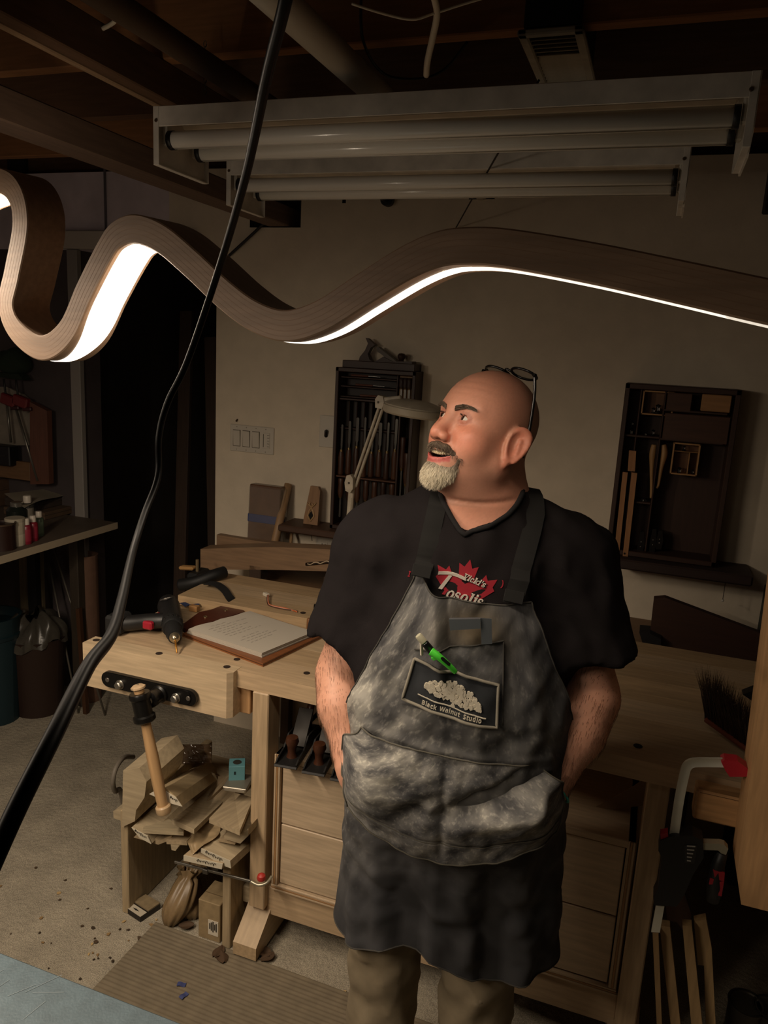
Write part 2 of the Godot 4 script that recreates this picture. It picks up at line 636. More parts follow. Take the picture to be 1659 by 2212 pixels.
func build_ceiling():
	var brown := wood("b07c50", "x", 0.75)
	var dk := wood("7a5940", "x", 0.8)
	var top := struct("ceiling", box(Vector3(7, 0.06, 8), 0.0), tri("57402e", tex.mottle, 0.8, 0.9, 0.0, true), Vector3(-0.4, 2.67, -1.2))
	var j1 := py(420, 122, 2.42)
	for k in 7: # floor joists of the storey above
		var z: float = j1.z - 0.02 + 0.405 * (k - 4)
		var j := obj("joist", box(Vector3(6.0, 0.22, 0.04), 0.003), brown if k % 2 == 0 else dk, top, Vector3(0, -0.14, z + 1.2))
		j.set_meta("kind", "structure")
	# the long timber that enters the wall
	var be := bx("timber_beam", Vector3(-1.54, 2.2, -2.95), Vector3(-1.444, 2.275, 1.2), wood("7b6454", "z", 0.7), null, 0.004)
	tag(be, "long pale timber running over the doorway into a torn hole in the back wall", "beam")
	var b2 := bx("timber_batten", Vector3(-1.2, 2.33, -2.3), Vector3(-1.16, 2.42, 1.2), wood("6d4f38", "z", 0.8), null, 0.003)
	var pA := py(10, 5, 2.36)
	b2.position.x = pA.x
	tag(b2, "dark timber strapping under the joists, left of the round pipe", "timber")
	var b3 := bx("timber_batten", Vector3(-0.01, 2.345, -2.2), Vector3(0.01, 2.37, 1.2), wood("b09070", "z", 0.7), null, 0.003)
	b3.position.x = pA.x - 0.075
	tag(b3, "thin pale timber strip under the joists, beside the dark strapping", "timber")
	# old brown pipe, then the white drain pipe that ends in the wall
	var pB := py(400, 115, 2.34)
	var ip := obj("drain_pipe", solid(t_tube(PackedVector3Array([Vector3(0, 0, -2.2), Vector3(0, 0, 1.0)]), 0.026, 18)), mat("5d4a38", 0.7), null, Vector3(pB.x, 2.345, 0))
	tag(ip, "brown iron pipe running under the joists, left of the black cord", "pipe")
	var pC := py(690, 85, 2.318)
	var dxp: float = (pC.x - (-0.678)) / (pC.z + 2.9)
	var dirp := Vector3(dxp, 0, 1)
	var pv := Node3D.new()
	pv.name = numbered("drain_pipe")
	add_child(pv)
	pv.position = Vector3(-0.678, 2.318, -2.9)
	tag(pv, "white plastic drain pipe running from the ceiling front into a notch in the wall", "pipe")
	obj("pipe", solid(t_tube(PackedVector3Array([Vector3.ZERO, dirp * 4.0]), 0.03, 24)), mat("dcd5c6", 0.4), pv)
	var mk := mb()
	for k in 26: # faded print along the pipe
		if k % 7 == 5: continue
		put(mk, t_box(Vector3(0.004 + 0.003 * (k % 2), 0.001, 0.008 + 0.003 * (k % 3)), 0.0), false, Transform3D(Basis.from_euler(Vector3(0, 0, 0.5)), Vector3(0.0135, -0.0262, 0) + dirp * (1.72 + 0.016 * k)))
	obj("printed_marking", done(mk), mat("4a463e", 0.7), pv)
	# short black pipe with an elbow that stops at the wall
	var e0 := pz(838, 432, WALL_Z + 0.03)
	var bp := thing("black_pipe", "short black iron pipe ending at the wall below the second light fixture", "pipe", e0)
	obj("pipe", solid(t_tube(PackedVector3Array([Vector3(0, 0, 0), Vector3(-0.02, 0.01, 0.55)]), 0.013, 14)), mat("1a1715", 0.5), bp)
	obj("flange", lathe(rod(0.024, 0.03, 0.003), 20), mat("141210", 0.5), bp, Vector3(0, 0, 0.02), align(Vector3(0, 0, -1)))
	# ceiling register
	var c := [py(1118, 68, 2.4), py(1263, 62, 2.4), py(1290, 178, 2.4), py(1162, 183, 2.4)]
	var mid := (c[0] + c[1] + c[2] + c[3]) / 4 as Vector3
	var wx: float = (c[1] - c[0]).length()
	var wz: float = (c[3] - c[0]).length()
	var vt := thing("ceiling_vent", "pale louvred metal vent under the joists above the right end of the light", "vent", mid + Vector3(0, 0, 0))
	var fr := tri("c2bdae", tex.mottle, 3.0, 0.5)
	for s in [-1, 1]:
		obj("frame", box(Vector3(wx, 0.012, 0.02), 0.003), fr, vt, Vector3(0, 0, s * (wz / 2 - 0.01)))
		obj("frame", box(Vector3(0.02, 0.012, wz), 0.003), fr, vt, Vector3(s * (wx / 2 - 0.01), 0, 0))
	obj("duct", box(Vector3(wx - 0.02, 0.1, wz - 0.02), 0.002), mat("1c1916", 0.8), vt, Vector3(0, 0.062, 0))
	for k in 13:
		var tilt: float = 0.6 if k > 6 else -0.6
		obj("slat", box(Vector3(wx - 0.04, 0.0015, wz / 14), 0.0), fr, vt, Vector3(0, 0.004, (k - 6) * (wz - 0.04) / 13), Basis(Vector3.RIGHT, tilt))
	# loose cables
	var wh := mat("dcd0ba", 0.5)
	var cb := obj("ceiling_cable", tube([pd(930, -30, 1.25), pd(944, 25, 1.3), pd(935, 80, 1.35), pd(924, 130, 1.4), pd(921, 162, 1.45)], 0.006, 10), wh)
	tag(cb, "thick white cable hanging in a curl beside the white drain pipe", "cable")
	cb = obj("ceiling_cable", tube([pd(760, 8, 1.3), pd(830, 30, 1.3), pd(890, 42, 1.3), pd(935, 30, 1.3), pd(1010, 6, 1.3), pd(1100, -20, 1.3)], 0.0022, 8), wh)
	tag(cb, "thin white wire sagging across the thick hanging cable", "cable")
	cb = obj("ceiling_cable", tube([pd(60, 22, 1.6), pd(90, 29, 1.6), pd(112, 18, 1.6), pd(122, -10, 1.6)], 0.004, 8), wh)
	tag(cb, "pale cable looping between the joists, leftmost of the cables", "cable")
	cb = obj("ceiling_cable", tube([pd(262, -5, 1.6), pd(262, 20, 1.62), pd(245, 48, 1.65), pd(208, 68, 1.7)], 0.005, 8), wh)
	tag(cb, "pale cable hooked over the brown iron pipe at the top left", "cable")
	cb = obj("ceiling_cable", tube([pd(780, -10, 1.5), pd(785, 90, 1.55), pd(830, 160, 1.7), pd(905, 170, 1.75), pd(960, 150, 1.75), pd(1010, 90, 1.7)], 0.003, 8), mat("15120f", 0.5))
	tag(cb, "black cable drooping behind the white drain pipe above the first light", "cable")
	# coil of spare flex between the two fixtures
	var pts := []
	for k in 40:
		var a := TAU * k / 13.0
		pts.append(pd(1028 + 27 * cos(a) + 4 * sin(a * 2.3), 308 + 20 * sin(a) + 4 * cos(1.7 * a), 1.95 + 0.02 * sin(a * 1.3)))
	cb = obj("cable_coil", tube(pts, 0.0028, 6, 4), mat("9c8e74", 0.5))
	tag(cb, "small coil of pale flex tucked between the two light fixtures", "cable")
	cb = obj("cable_coil", tube([pd(945, 300, 1.95), pd(960, 314, 1.93), pd(985, 318, 1.92), pd(1010, 312, 1.92), pd(1020, 298, 1.95)], 0.004, 8), wh)
	tag(cb, "short white loop of flex left of the coil between the fixtures", "cable")
	var pc := obj("ceiling_string", tube([pd(1165, 172, 1.55), pd(1105, 280, 1.62), pd(1048, 380, 2.0), pz(985, 492, WALL_Z + 0.01)], 0.0022, 6), mat("2a2119", 0.8))
	tag(pc, "thin dark string crossing in front of both light fixtures", "cord")
	var pe := obj("wall_cable", tube([pz(598, 452, WALL_Z + 0.02), pz(560, 492, WALL_Z + 0.02), pz(495, 552, WALL_Z + 0.02)], 0.006, 8), mat("1b1613", 0.6))
	tag(pe, "dark cable on the wall slanting down from the beam's torn hole", "cable")
	for a in [[443, 95, 198], [588, 318, 345]]:
		var ch := thing("fixture_chain", "thin steel chain holding the left end of the %s light fixture" % ("near" if a[0] == 443 else "far"), "chain")
		var d := 1.78 if a[0] == 443 else 2.3
		var n := 9 if a[0] == 443 else 4
		for k in n:
			var p: Vector3 = pd(a[0], lerpf(a[1], a[2], k / float(n - 1)), d)
			var ring := PackedVector3Array()
			for q in 9: ring.append(Vector3(0.0035 * cos(TAU * q / 8), 0.0075 * sin(TAU * q / 8), 0))
			obj("link", solid(t_tube(ring, 0.001, 5)), mat("7a756c", 0.35, 0.8), ch, p, Basis(Vector3.UP, 0.3 + 1.57 * (k % 2)))

func build_fixtures():
	var white := tri("efe7da", tex.mottle, 2.0, 0.45)
	var glass := mat("efeadf", 0.18)
	var black := mat("12100f", 0.5)
	for n in 2:
		var z := -1.56 if n == 0 else -2.03
		var x0 := -1.134 if n == 0 else -1.23
		var f := thing("fluorescent_light", ["nearer switched-off fluorescent shop light with two tubes above the wavy lamp", "farther switched-off fluorescent shop light, partly behind the nearer one"][n], "light fixture", Vector3(x0, 2.25, z), 0.0, "shop lights")
		var L := 1.236
		var D := 0.2
		obj("housing", box(Vector3(L, 0.006, D), 0.002), white, f, Vector3(L / 2, -0.003, -D / 2))
		obj("apron", box(Vector3(L, 0.042, 0.003), 0.001), white, f, Vector3(L / 2, -0.021, 0))
		obj("apron", box(Vector3(L, 0.042, 0.003), 0.001), white, f, Vector3(L / 2, -0.021, -D))
		obj("ballast_cover", box(Vector3(L - 0.05, 0.025, 0.07), 0.006), white, f, Vector3(L / 2, -0.018, -D / 2))
		for k in 2: # end plates that hang below the tubes
			var x := 0.0 if k == 0 else L
			var poly := PackedVector2Array([Vector2(0.0, 0), Vector2(0.0, -0.122), Vector2(-D, -0.122), Vector2(-D, 0)] if k == 0 else [Vector2(0, 0), Vector2(0, -0.09), Vector2(-0.05, -0.128), Vector2(-D, -0.128), Vector2(-D, 0)])
			var p := t_extrude(poly, 0.004)
			var st := mb()
			put(st, p, false, Transform3D(Basis(Vector3(0, 0, 1), Vector3(0, 1, 0), Vector3(-1, 0, 0)), Vector3(x + 0.002, 0, 0)))
			put(st, t_box(Vector3(0.014, 0.122, 0.002), 0.0005), false, Transform3D(Basis.IDENTITY, Vector3(x + (0.007 if k == 0 else -0.007), -0.061, 0.0015)))
			put(st, t_box(Vector3(0.012, 0.003, D), 0.0005), false, Transform3D(Basis.IDENTITY, Vector3(x + (0.007 if k == 0 else -0.007), -0.121, -D / 2)))
			put(st, t_box(Vector3(0.016, 0.122, 0.002), 0.0005), false, Transform3D(Basis.IDENTITY, Vector3(x + (0.007 if k == 0 else -0.007), -0.061, -D)))
			obj("end_plate", done(st), white, f)
			obj("screw", lathe(rod(0.004, 0.003), 10), mat("5b4a3a", 0.5, 0.5), f, Vector3(x + (0.008 if k == 0 else -0.012), -0.03, 0.002), align(Vector3(0, 0, 1)))
		for k in 2:
			var tz := -0.03 if k == 0 else -0.145
			var tb := obj("tube", solid(t_tube(PackedVector3Array([Vector3(0.03, 0, 0), Vector3(L - 0.03, 0, 0)]), 0.019, 22)), glass, f, Vector3(0, -0.064, tz))
			for s in [0.022, L - 0.034]:
				obj("tube_cap", solid(t_tube(PackedVector3Array([Vector3(s, 0, 0), Vector3(s + 0.012, 0, 0)]), 0.0205, 22)), black, tb)
			for s in [0.008, L - 0.02]:
				obj("lamp_holder", box(Vector3(0.012, 0.05, 0.022), 0.003), mat("cfc8ba", 0.5), tb, Vector3(s + 0.006, 0.012, 0))

# ---------------------------------------------------------------- the wavy wooden lamp
func lamp_point(x: float, y: float) -> Vector3: # front face of the lamp: one upright plane, slightly turned
	var a := Vector3(-0.828, 0, -1.084)
	var n := Vector3(0.19, 0, -0.982).normalized()
	var r := ray(x, y)
	return EYE + r * ((a - EYE).dot(n) / r.dot(n))
func build_wave_lamp(glow_k: float, light_k: float, near_k: float, face_k: float, mid_k: float, right_k: float):
	# the unseen left stretch is turned to the camera for its light; then it crosses in one upright plane
	var nodes := [Vector3(-0.98, 1.86, 0.35), Vector3(-1.08, 1.84, 0.18), Vector3(-1.17, 1.83, 0.0), Vector3(-1.25, 1.85, -0.18), Vector3(-1.32, 1.875, -0.36), Vector3(-1.38, 1.865, -0.54), Vector3(-1.43, 1.83, -0.72), Vector3(-1.45, 1.82, -0.88), Vector3(-1.41, 1.87, -1.02), Vector3(-1.35, 1.93, -1.09)]
	var first := nodes.size()
	for p in [[-60, 400], [0, 391], [33, 424], [42, 490], [24, 590], [11, 660], [34, 716], [88, 752], [140, 717], [181, 628], [226, 540], [251, 507], [290, 494], [345, 515], [409, 568], [483, 637], [547, 683], [615, 704], [690, 683], [778, 628], [870, 571], [940, 540], [1000, 531], [1090, 535], [1275, 567], [1475, 610], [1659, 651], [1900, 700], [2100, 728], [2300, 715], [2450, 680]]: nodes.append(lamp_point(p[0], p[1]))
	var cv := Curve3D.new()
	for p in spline(nodes, 10): cv.add_point(p)
	var turn_end: float = cv.get_closest_offset(nodes[first])
	var mid_end: float = cv.get_closest_offset(nodes[first + 19])
	var face_end: float = cv.get_closest_offset(nodes[first + 12])
	var L := cv.get_baked_length()
	var T := 0.0225 # half thickness
	var W := 0.08
	var n := int(L / 0.008)
	var P := PackedVector3Array()
	var U := PackedVector3Array() # towards the upper side
	for i in n + 1: P.append(cv.sample_baked(L * i / n))
	var NN := PackedVector3Array() # across the band, level
	for i in n + 1:
		var k := smoothstep(turn_end - 0.55, turn_end - 0.02, L * i / n)
		NN.append(Vector3(-0.97, 0, -0.2).lerp(Vector3(0.19, 0, -0.982), k).normalized())
	for i in n + 1:
		var N := NN[i]
		var d := (P[min(i + 2, n)] - P[max(i - 2, 0)]).normalized()
		U.append(d.cross(N).normalized())
	var at := cv.sample_baked(L * 0.5)
	var lamp := thing("wave_lamp", "hanging wavy lamp of laminated bent wood with a glowing strip along its underside", "lamp", at)
	# laminations seen on the front edge: seven thin plies, each a band of its own
	var hexes := ["8a6547", "6f4d36"]
	var sweep = func(prof: Array, i0: int, i1: int) -> PackedVector3Array: # prof: (up, across) corners, outline order
		var t := PackedVector3Array()
		var m := prof.size()
		for i in range(i0, i1):
			for k in m:
				var a: Vector2 = prof[k]
				var b: Vector2 = prof[(k + 1) % m]
				var p0 := P[i] + U[i] * a.x + NN[i] * a.y - at
				var p1 := P[i] + U[i] * b.x + NN[i] * b.y - at
				var q0 := P[i + 1] + U[i + 1] * a.x + NN[i + 1] * a.y - at
				var q1 := P[i + 1] + U[i + 1] * b.x + NN[i + 1] * b.y - at
				t.append_array([p0, p1, q1, p0, q1, q0])
		return t
	var core := wood("a5866c", "x", 0.55)
	var rib := mb()
	for side in [[Vector2(T - 0.002, 0), Vector2(T, 0.002), Vector2(T, W - 0.002), Vector2(T - 0.002, W), Vector2(-T + 0.002, W), Vector2(-T, W - 0.002), Vector2(-T, 0.002), Vector2(-T + 0.002, 0)]]:
		for k in 8: # each face of the band apart, so that its long edges stay crisp
			var a: Vector2 = side[k]
			var b: Vector2 = side[(k + 1) % 8]
			var t := PackedVector3Array()
			for i in n:
				var p0 := P[i] + U[i] * a.x + NN[i] * a.y - at
				var p1 := P[i] + U[i] * b.x + NN[i] * b.y - at
				var q0 := P[i + 1] + U[i + 1] * a.x + NN[i + 1] * a.y - at
				var q1 := P[i + 1] + U[i + 1] * b.x + NN[i + 1] * b.y - at
				t.append_array([p0, q0, q1, p0, q1, p1])
			put(rib, t, true, Transform3D.IDENTITY, null, false)
	obj("band", done(rib), core, lamp)
	for k in 5: # glue lines between the plies, a hair proud of the front edge
		var u := lerpf(-T, T, (k + 1) / 6.0)
		obj("ply_line", solid(sweep.call([Vector2(u + 0.0005, -0.0001), Vector2(u + 0.0005, 0.002), Vector2(u - 0.0005, 0.002), Vector2(u - 0.0005, -0.0001)], 0, n), false), mat("95765d", 0.6), lamp)
	# light power of each stretch, shaped to light the scene, apart from its glow
	var power = func(off: float) -> float:
		var pw := lerpf(near_k * lerpf(1.5, 0.7, off / turn_end), face_k, smoothstep(turn_end - 0.5, turn_end, off))
		pw = lerpf(pw, mid_k, smoothstep(face_end - 0.1, face_end + 0.3, off))
		return lerpf(pw, right_k, smoothstep(mid_end - 0.05, mid_end + 0.35, off))
	var wide_a: float = cv.get_closest_offset(nodes[first + 8])
	var wide_b: float = cv.get_closest_offset(nodes[first + 13])
	var strip = func(i0: int, i1: int) -> PackedVector3Array: # broadened at the left rise to stand for bloom, a narrow line elsewhere
		var t := PackedVector3Array()
		for i in range(i0, i1):
			var c := []
			for j in [i, i + 1]:
				var o: float = L * j / n
				var h := lerpf(lerpf(0.012, 0.019, smoothstep(face_end + 0.5, L - 0.4, o)), 0.031, smoothstep(wide_a - 0.08, wide_a + 0.06, o) * smoothstep(wide_b + 0.08, wide_b - 0.08, o))
				if o < wide_a - 0.2: h = lerpf(0.031, 0.012, smoothstep(wide_a - 0.4, wide_a - 0.2, o))
				for q in [[0.002, h], [-0.0015, h], [-0.0015, -h], [0.002, -h]]: c.append(P[j] + U[j] * (-T + q[0]) + NN[j] * (0.04 + q[1]) - at)
			for k in 4:
				var k2 := (k + 1) % 4
				t.append_array([c[k], c[k2], c[4 + k2], c[k], c[4 + k2], c[4 + k]])
		return t
	var parts := 12
	for k in parts:
		var i0 := n * k / parts
		var i1 := n * (k + 1) / parts
		var led := glow("fff3e0", glow_k * lerpf(1.0, 0.3, smoothstep(face_end + 0.3, L - 0.25, L * (i0 + i1) / 2.0 / n)))
		obj("light_strip", solid(strip.call(i0, i1), false), led, lamp)
	var cnt := 44
	for k in cnt: # the strip's own light, piece by piece just off its face
		var i := int((k + 0.5) * n / cnt)
		var l := AreaLight3D.new()
		l.name = "strip_light"
		l.area_size = Vector2(L / cnt, 0.05)
		l.area_range = 8.0
		l.light_color = Color("ffead0")
		l.light_energy = light_k * power.call(L * i / n)
		l.shadow_enabled = true
		lamp.add_child(l, true)
		var d := (P[i + 1] - P[i]).normalized()
		l.transform = Transform3D(Basis(d, U[i].cross(d).normalized(), U[i]).orthonormalized(), P[i] - U[i] * (T + 0.004) + NN[i] * 0.04 - at)

func build_cord():
	var p := [pd(640, -140, 0.42), pd(617, 0, 0.46), pd(575, 170, 0.55), pd(528, 390, 0.72), pd(470, 590, 0.9), pd(405, 780, 0.98), pd(362, 870, 1.0), pd(343, 945, 1.0), pd(341, 1030, 1.0), pd(312, 1110, 0.95), pd(287, 1190, 0.85), pd(262, 1300, 0.62), pd(240, 1372, 0.5), pd(190, 1440, 0.42), pd(120, 1580, 0.35), pd(30, 1760, 0.31), pd(-60, 1960, 0.29)]
	var cable_m := mat("070606", 0.42)
	cable_m.metallic_specular = 0.17
	var c := obj("power_cable", tube(p, 0.0042, 12, 8), cable_m)
	tag(c, "black power cord hanging close to the camera from ceiling to lower left", "cord")

# ---------------------------------------------------------------- the workbench
func build_bench():
	var maple := wood("ccb08d", "x", 0.5)
	var maple_y := wood("c8ad8a", "y", 0.5)
	var maple_z := wood("c3a884", "z", 0.5)
	var at := Vector3(-0.45, 0, -2.05)
	var b := thing("workbench", "long pale maple workbench with a front vise behind the man", "workbench", at)
	var slab_ = func(called, c: Array, y0: float, y1: float, m: Material):
		var top := []
		for q in c: top.append(Vector3(q[0], y1, q[1]) - at)
		var mid := Vector3.ZERO
		for q in top: mid += q / top.size()
		var loc := []
		for q in top: loc.append(q - mid)
		return obj(called, solid(slab(loc, Vector3(0, y0 - y1, 0)), false), m, b, mid)
	# front slab, built of glued boards with their joints just open
	var zs := [0.0, 0.11, 0.22, 0.33, 0.385]
	for k in 4:
		slab_.call("top_board", [[-1.465, BENCH_Z - zs[k]], [0.72, -1.69 - zs[k]], [0.72, -1.69 - zs[k + 1] + 0.0007], [-1.465, BENCH_Z - zs[k + 1] + 0.0007]], BENCH_Y - 0.05, BENCH_Y - 0.0004 * (k % 2), wood(["ccb08d", "c5a883", "d0b592", "c3a680"][k], "x", 0.5))
	for k in 3:
		slab_.call("rear_board", [[-1.46, -2.118 - 0.1 * k], [0.72, -2.118 - 0.1 * k], [0.72, -2.2173 - 0.1 * k], [-1.46, -2.2173 - 0.1 * k]], 0.82, 0.887 - 0.0004 * (k % 2), wood(["c3a680", "c9ae8b", "bfa27c"][k], "x", 0.5))
	bx("apron", Vector3(-1.0, 0.79, -1.80) - at, Vector3(0.72, 0.812, -2.4) - at, maple, b)
	# dog holes in the bench top
	for p in [[945, 675], [1362, 757], [1340, 397]]:
		var q := py(170 + p[0] / 2.765, 1180 + p[1] / 2.765, 0.8605 if p[0] != 1340 else 0.888)
		obj("dog_hole", lathe(rod(0.0095, 0.0012, 0.0003), 18), mat("2b1b10", 0.9), b, q - at + Vector3(0, -0.0006, 0))
	# front vise: jaw, bracket, bolts, screw and its wooden handle
	var jaw := thing("front_vise", "thick maple front vise jaw with black iron bracket and turned handle", "vise", Vector3(-1.247, BENCH_Y, -1.69), 0.0)
	var poly := PackedVector2Array([Vector2(-0.248, -0.002), Vector2(0.235, -0.002), Vector2(0.248, -0.016), Vector2(0.248, -0.058), Vector2(-0.248, -0.058)])
	var jt := t_extrude(poly, 0.134)
	var st := mb()
	put(st, jt, false, Transform3D(Basis(Vector3(1, 0, 0), Vector3(0, 0, 1), Vector3(0, -1, 0)), Vector3(0, 0.001, 0)))
	obj("jaw", done(st), wood("d6bd9a", "x", 0.5), jaw)
	obj("jaw_liner", box(Vector3(0.06, 0.1, 0.02), 0.002), wood("bd9264", "y"), jaw, Vector3(0.25, -0.085, -0.064))
	for p in [[105, 560], [480, 640], [885, 720]]:
		var q := py(170 + p[0] / 2.765, 1180 + p[1] / 2.765, BENCH_Y + 0.0015)
		obj("dog_hole", lathe(rod(0.01, 0.0012, 0.0003), 18), mat("2b1b10", 0.9), jaw, q - jaw.position + Vector3(0, -0.0004, 0))
	var iron := mat("141312", 0.35, 0.3)
	var steel := mat("a9a49a", 0.3, 0.9)
	# bracket: a long rounded bar, slightly slanted like the photograph's
	var a0 := pz(170 + 195 / 2.765, 1180 + 785 / 2.765, -1.69) - jaw.position
	var a1 := pz(170 + 675 / 2.765, 1180 + 895 / 2.765, -1.69) - jaw.position
	var pl := []
	for k in 13: pl.append(Vector2(a1.x, a1.y) + Vector2(0.0235, 0).rotated(-PI / 2 + PI * k / 12))
	for k in 13: pl.append(Vector2(a0.x, a0.y) + Vector2(0.0235, 0).rotated(PI / 2 + PI * k / 12))
	var br := obj("bracket", solid(t_extrude(PackedVector2Array(pl), 0.012, 0.002), false), iron, jaw)
	var pl2 := []
	for q in pl: pl2.append((q - (pl[0] + pl[13]) / 2) * 0.9 + (pl[0] + pl[13]) / 2)
	obj("bracket_face", solid(t_extrude(PackedVector2Array(pl2), 0.004, 0.013), false), iron, br)
	for k in 2:
		var bo := pz(170 + [243, 578][k] / 2.765, 1180 + [828, 908][k] / 2.765, -1.67) - jaw.position
		var n := obj("bolt", lathe(rod(0.014, 0.004), 20), steel, jaw, Vector3(bo.x, bo.y, 0.016), align(Vector3(0, 0, 1)))
		obj("bolt_head", lathe([Vector2(0, 0), Vector2(0.0115, 0), Vector2(0.0115, 0.009), Vector2(0.009, 0.012), Vector2(0, 0.012)], 6), steel, n, Vector3(0, 0.004, 0))
		var sc: Vector3 = a0.lerp(a1, 0.0 if k == 0 else 1.0)
		obj("screw", lathe(rod(0.007, 0.003), 14), mat("77716a", 0.4, 0.7), jaw, Vector3(sc.x, sc.y, 0.016), align(Vector3(0, 0, 1)))
	var hub := pz(170 + 455 / 2.765, 1180 + 900 / 2.765, -1.65) - jaw.position
	var nut := mb()
	st_lathe(nut, [Vector2(0, 0), Vector2(0.026, 0), Vector2(0.026, 0.012), Vector2(0.021, 0.016), Vector2(0.021, 0.03), Vector2(0.023, 0.034), Vector2(0.023, 0.05), Vector2(0.016, 0.056), Vector2(0, 0.056)], 26)
	obj("screw_collar", done(nut), iron, jaw, Vector3(hub.x, hub.y, 0.012), align(Vector3(0, 0, 1)))
	# the cross head carries the handle; both slant from the vise down towards the floor
	var h_top := pz(300, 1492, -1.60)
	var h_bot := pz(354, 1752, -1.60)
	var hd := (h_bot - h_top).normalized()
	var cr := obj("cross_head", lathe([Vector2(0, 0), Vector2(0.027, 0), Vector2(0.029, 0.004), Vector2(0.029, 0.014), Vector2(0.025, 0.018), Vector2(0.0245, 0.05), Vector2(0.0245, 0.062), Vector2(0.03, 0.066), Vector2(0.03, 0.078), Vector2(0.026, 0.082), Vector2(0, 0.082)], 28), iron, jaw, h_top + hd * 0.006 - jaw.position, align(hd))
	var L := (h_bot - h_top).length()
	obj("handle", lathe([Vector2(0, -0.012), Vector2(0.012, -0.012), Vector2(0.0135, -0.01), Vector2(0.0135, 0.0), Vector2(0.0135, L * 0.3), Vector2(0.0165, L * 0.55), Vector2(0.016, L * 0.8), Vector2(0.0145, L - 0.02), Vector2(0.0145, L), Vector2(0, L)], 24), wood("c9a274", "y", 0.4), jaw, h_top - jaw.position, align(hd))
	obj("handle_cap", lathe([Vector2(0, 0), Vector2(0.018, 0), Vector2(0.021, 0.004), Vector2(0.021, 0.019), Vector2(0.018, 0.024), Vector2(0, 0.024)], 24), wood("d3b38a", "y", 0.4), jaw, h_bot - hd * 0.018 - jaw.position, align(hd))
	obj("handle_end", lathe([Vector2(0, 0), Vector2(0.016, 0), Vector2(0.02, 0.003), Vector2(0.02, 0.008), Vector2(0.014, 0.012), Vector2(0, 0.013)], 8), wood("d8ba94", "y", 0.4), jaw, h_top - hd * 0.004 - jaw.position, align(-hd))
	obj("end_screw", lathe(rod(0.003, 0.002, 0.0005), 10), steel, jaw, h_top - hd * 0.017 - jaw.position, align(-hd))
	obj("vise_screw", lathe(rod(0.013, 0.07), 16), steel, jaw, Vector3(hub.x, hub.y, 0.03), align(Vector3(0, 0, 1)))
	# trestles: legs, feet, rails
	for s in [[-0.947, 1], [0.088, -1]]:
		var x: float = s[0]
		bx("leg", Vector3(x, 0.13, -1.79) - at, Vector3(x + 0.05, 0.81, -1.72) - at, maple_y, b, 0.003)
		bx("leg", Vector3(x, 0.13, -2.36) - at, Vector3(x + 0.05, 0.81, -2.28) - at, maple_y, b, 0.003)
		var fp := PackedVector2Array([Vector2(-0.06, 0.0), Vector2(-0.06, 0.04), Vector2(0.0, 0.085), Vector2(0.06, 0.135), Vector2(0.60, 0.135), Vector2(0.72, 0.04), Vector2(0.72, 0.0)])
		var fs := mb()
		put(fs, t_extrude(fp, 0.075, -0.0375), false, Transform3D(Basis(Vector3(0, 0, -1), Vector3(0, 1, 0), Vector3(1, 0, 0)), Vector3.ZERO))
		obj("foot", done(fs), maple_z, b, Vector3(x + 0.022, 0.012, -1.72) - at)
		obj("foot_pad", box(Vector3(0.06, 0.012, 0.1), 0.001), mat("2a2420", 0.9), b, Vector3(x + 0.022, 0.006, -1.73) - at)
	bx("front_rail", Vector3(-0.9, 0.10, -1.80) - at, Vector3(0.09, 0.195, -1.745) - at, maple, b, 0.003)
	bx("rear_rail", Vector3(-0.9, 0.10, -2.34) - at, Vector3(0.09, 0.195, -2.30) - at, maple, b, 0.003)
	bx("top_rail", Vector3(-0.9, 0.70, -2.34) - at, Vector3(0.09, 0.80, -2.30) - at, maple, b, 0.003)
	# cabinet of drawers standing on the rails
	var cx0 := -0.882
	var cx1 := 0.083
	var y0 := 0.196
	var y1 := 0.63
	var cab := thing("drawer_cabinet", "pale plywood drawer cabinet fitted under the bench between its legs", "cabinet", Vector3((cx0 + cx1) / 2, y0, -2.02))
	var ply := wood("cdb494", "x", 0.55)
	var ed := wood("ad8458", "x", 0.6)
	var o := cab.position
	bx("bottom", Vector3(cx0, y0, -1.735) - o, Vector3(cx1, y0 + 0.02, -2.29) - o, ply, cab)
	bx("top", Vector3(cx0, y1 - 0.02, -1.735) - o, Vector3(cx1, y1, -2.29) - o, ply, cab)
	bx("back", Vector3(cx0, y0, -2.28) - o, Vector3(cx1, y1, -2.29) - o, ply, cab)
	for x in [cx0, cx1 - 0.02]:
		bx("side", Vector3(x, y0, -1.735) - o, Vector3(x + 0.02, y1, -2.29) - o, wood("c2a583", "y"), cab)
	bx("divider", Vector3(-0.42, y0 + 0.02, -1.74) - o, Vector3(-0.38, y1 - 0.02, -2.28) - o, wood("c2a583", "y"), cab)
	# edge of plywood: three plies to be seen
	for k in 3:
		bx("ply_edge", Vector3(cx0, y0 + 0.002 + 0.0062 * k, -1.733) - o, Vector3(cx1, y0 + 0.0072 + 0.0062 * k, -1.7355) - o, ed if k == 1 else ply, cab, 0.0005)
		for x in [cx0, cx1 - 0.02]:
			bx("ply_edge", Vector3(x + 0.001 + 0.0062 * k, y0 + 0.021, -1.733) - o, Vector3(x + 0.0062 + 0.0062 * k, y1, -1.7355) - o, wood("ad8458", "y") if k == 1 else wood("cdb494", "y"), cab, 0.0005)
	var ym := (y0 + y1) / 2
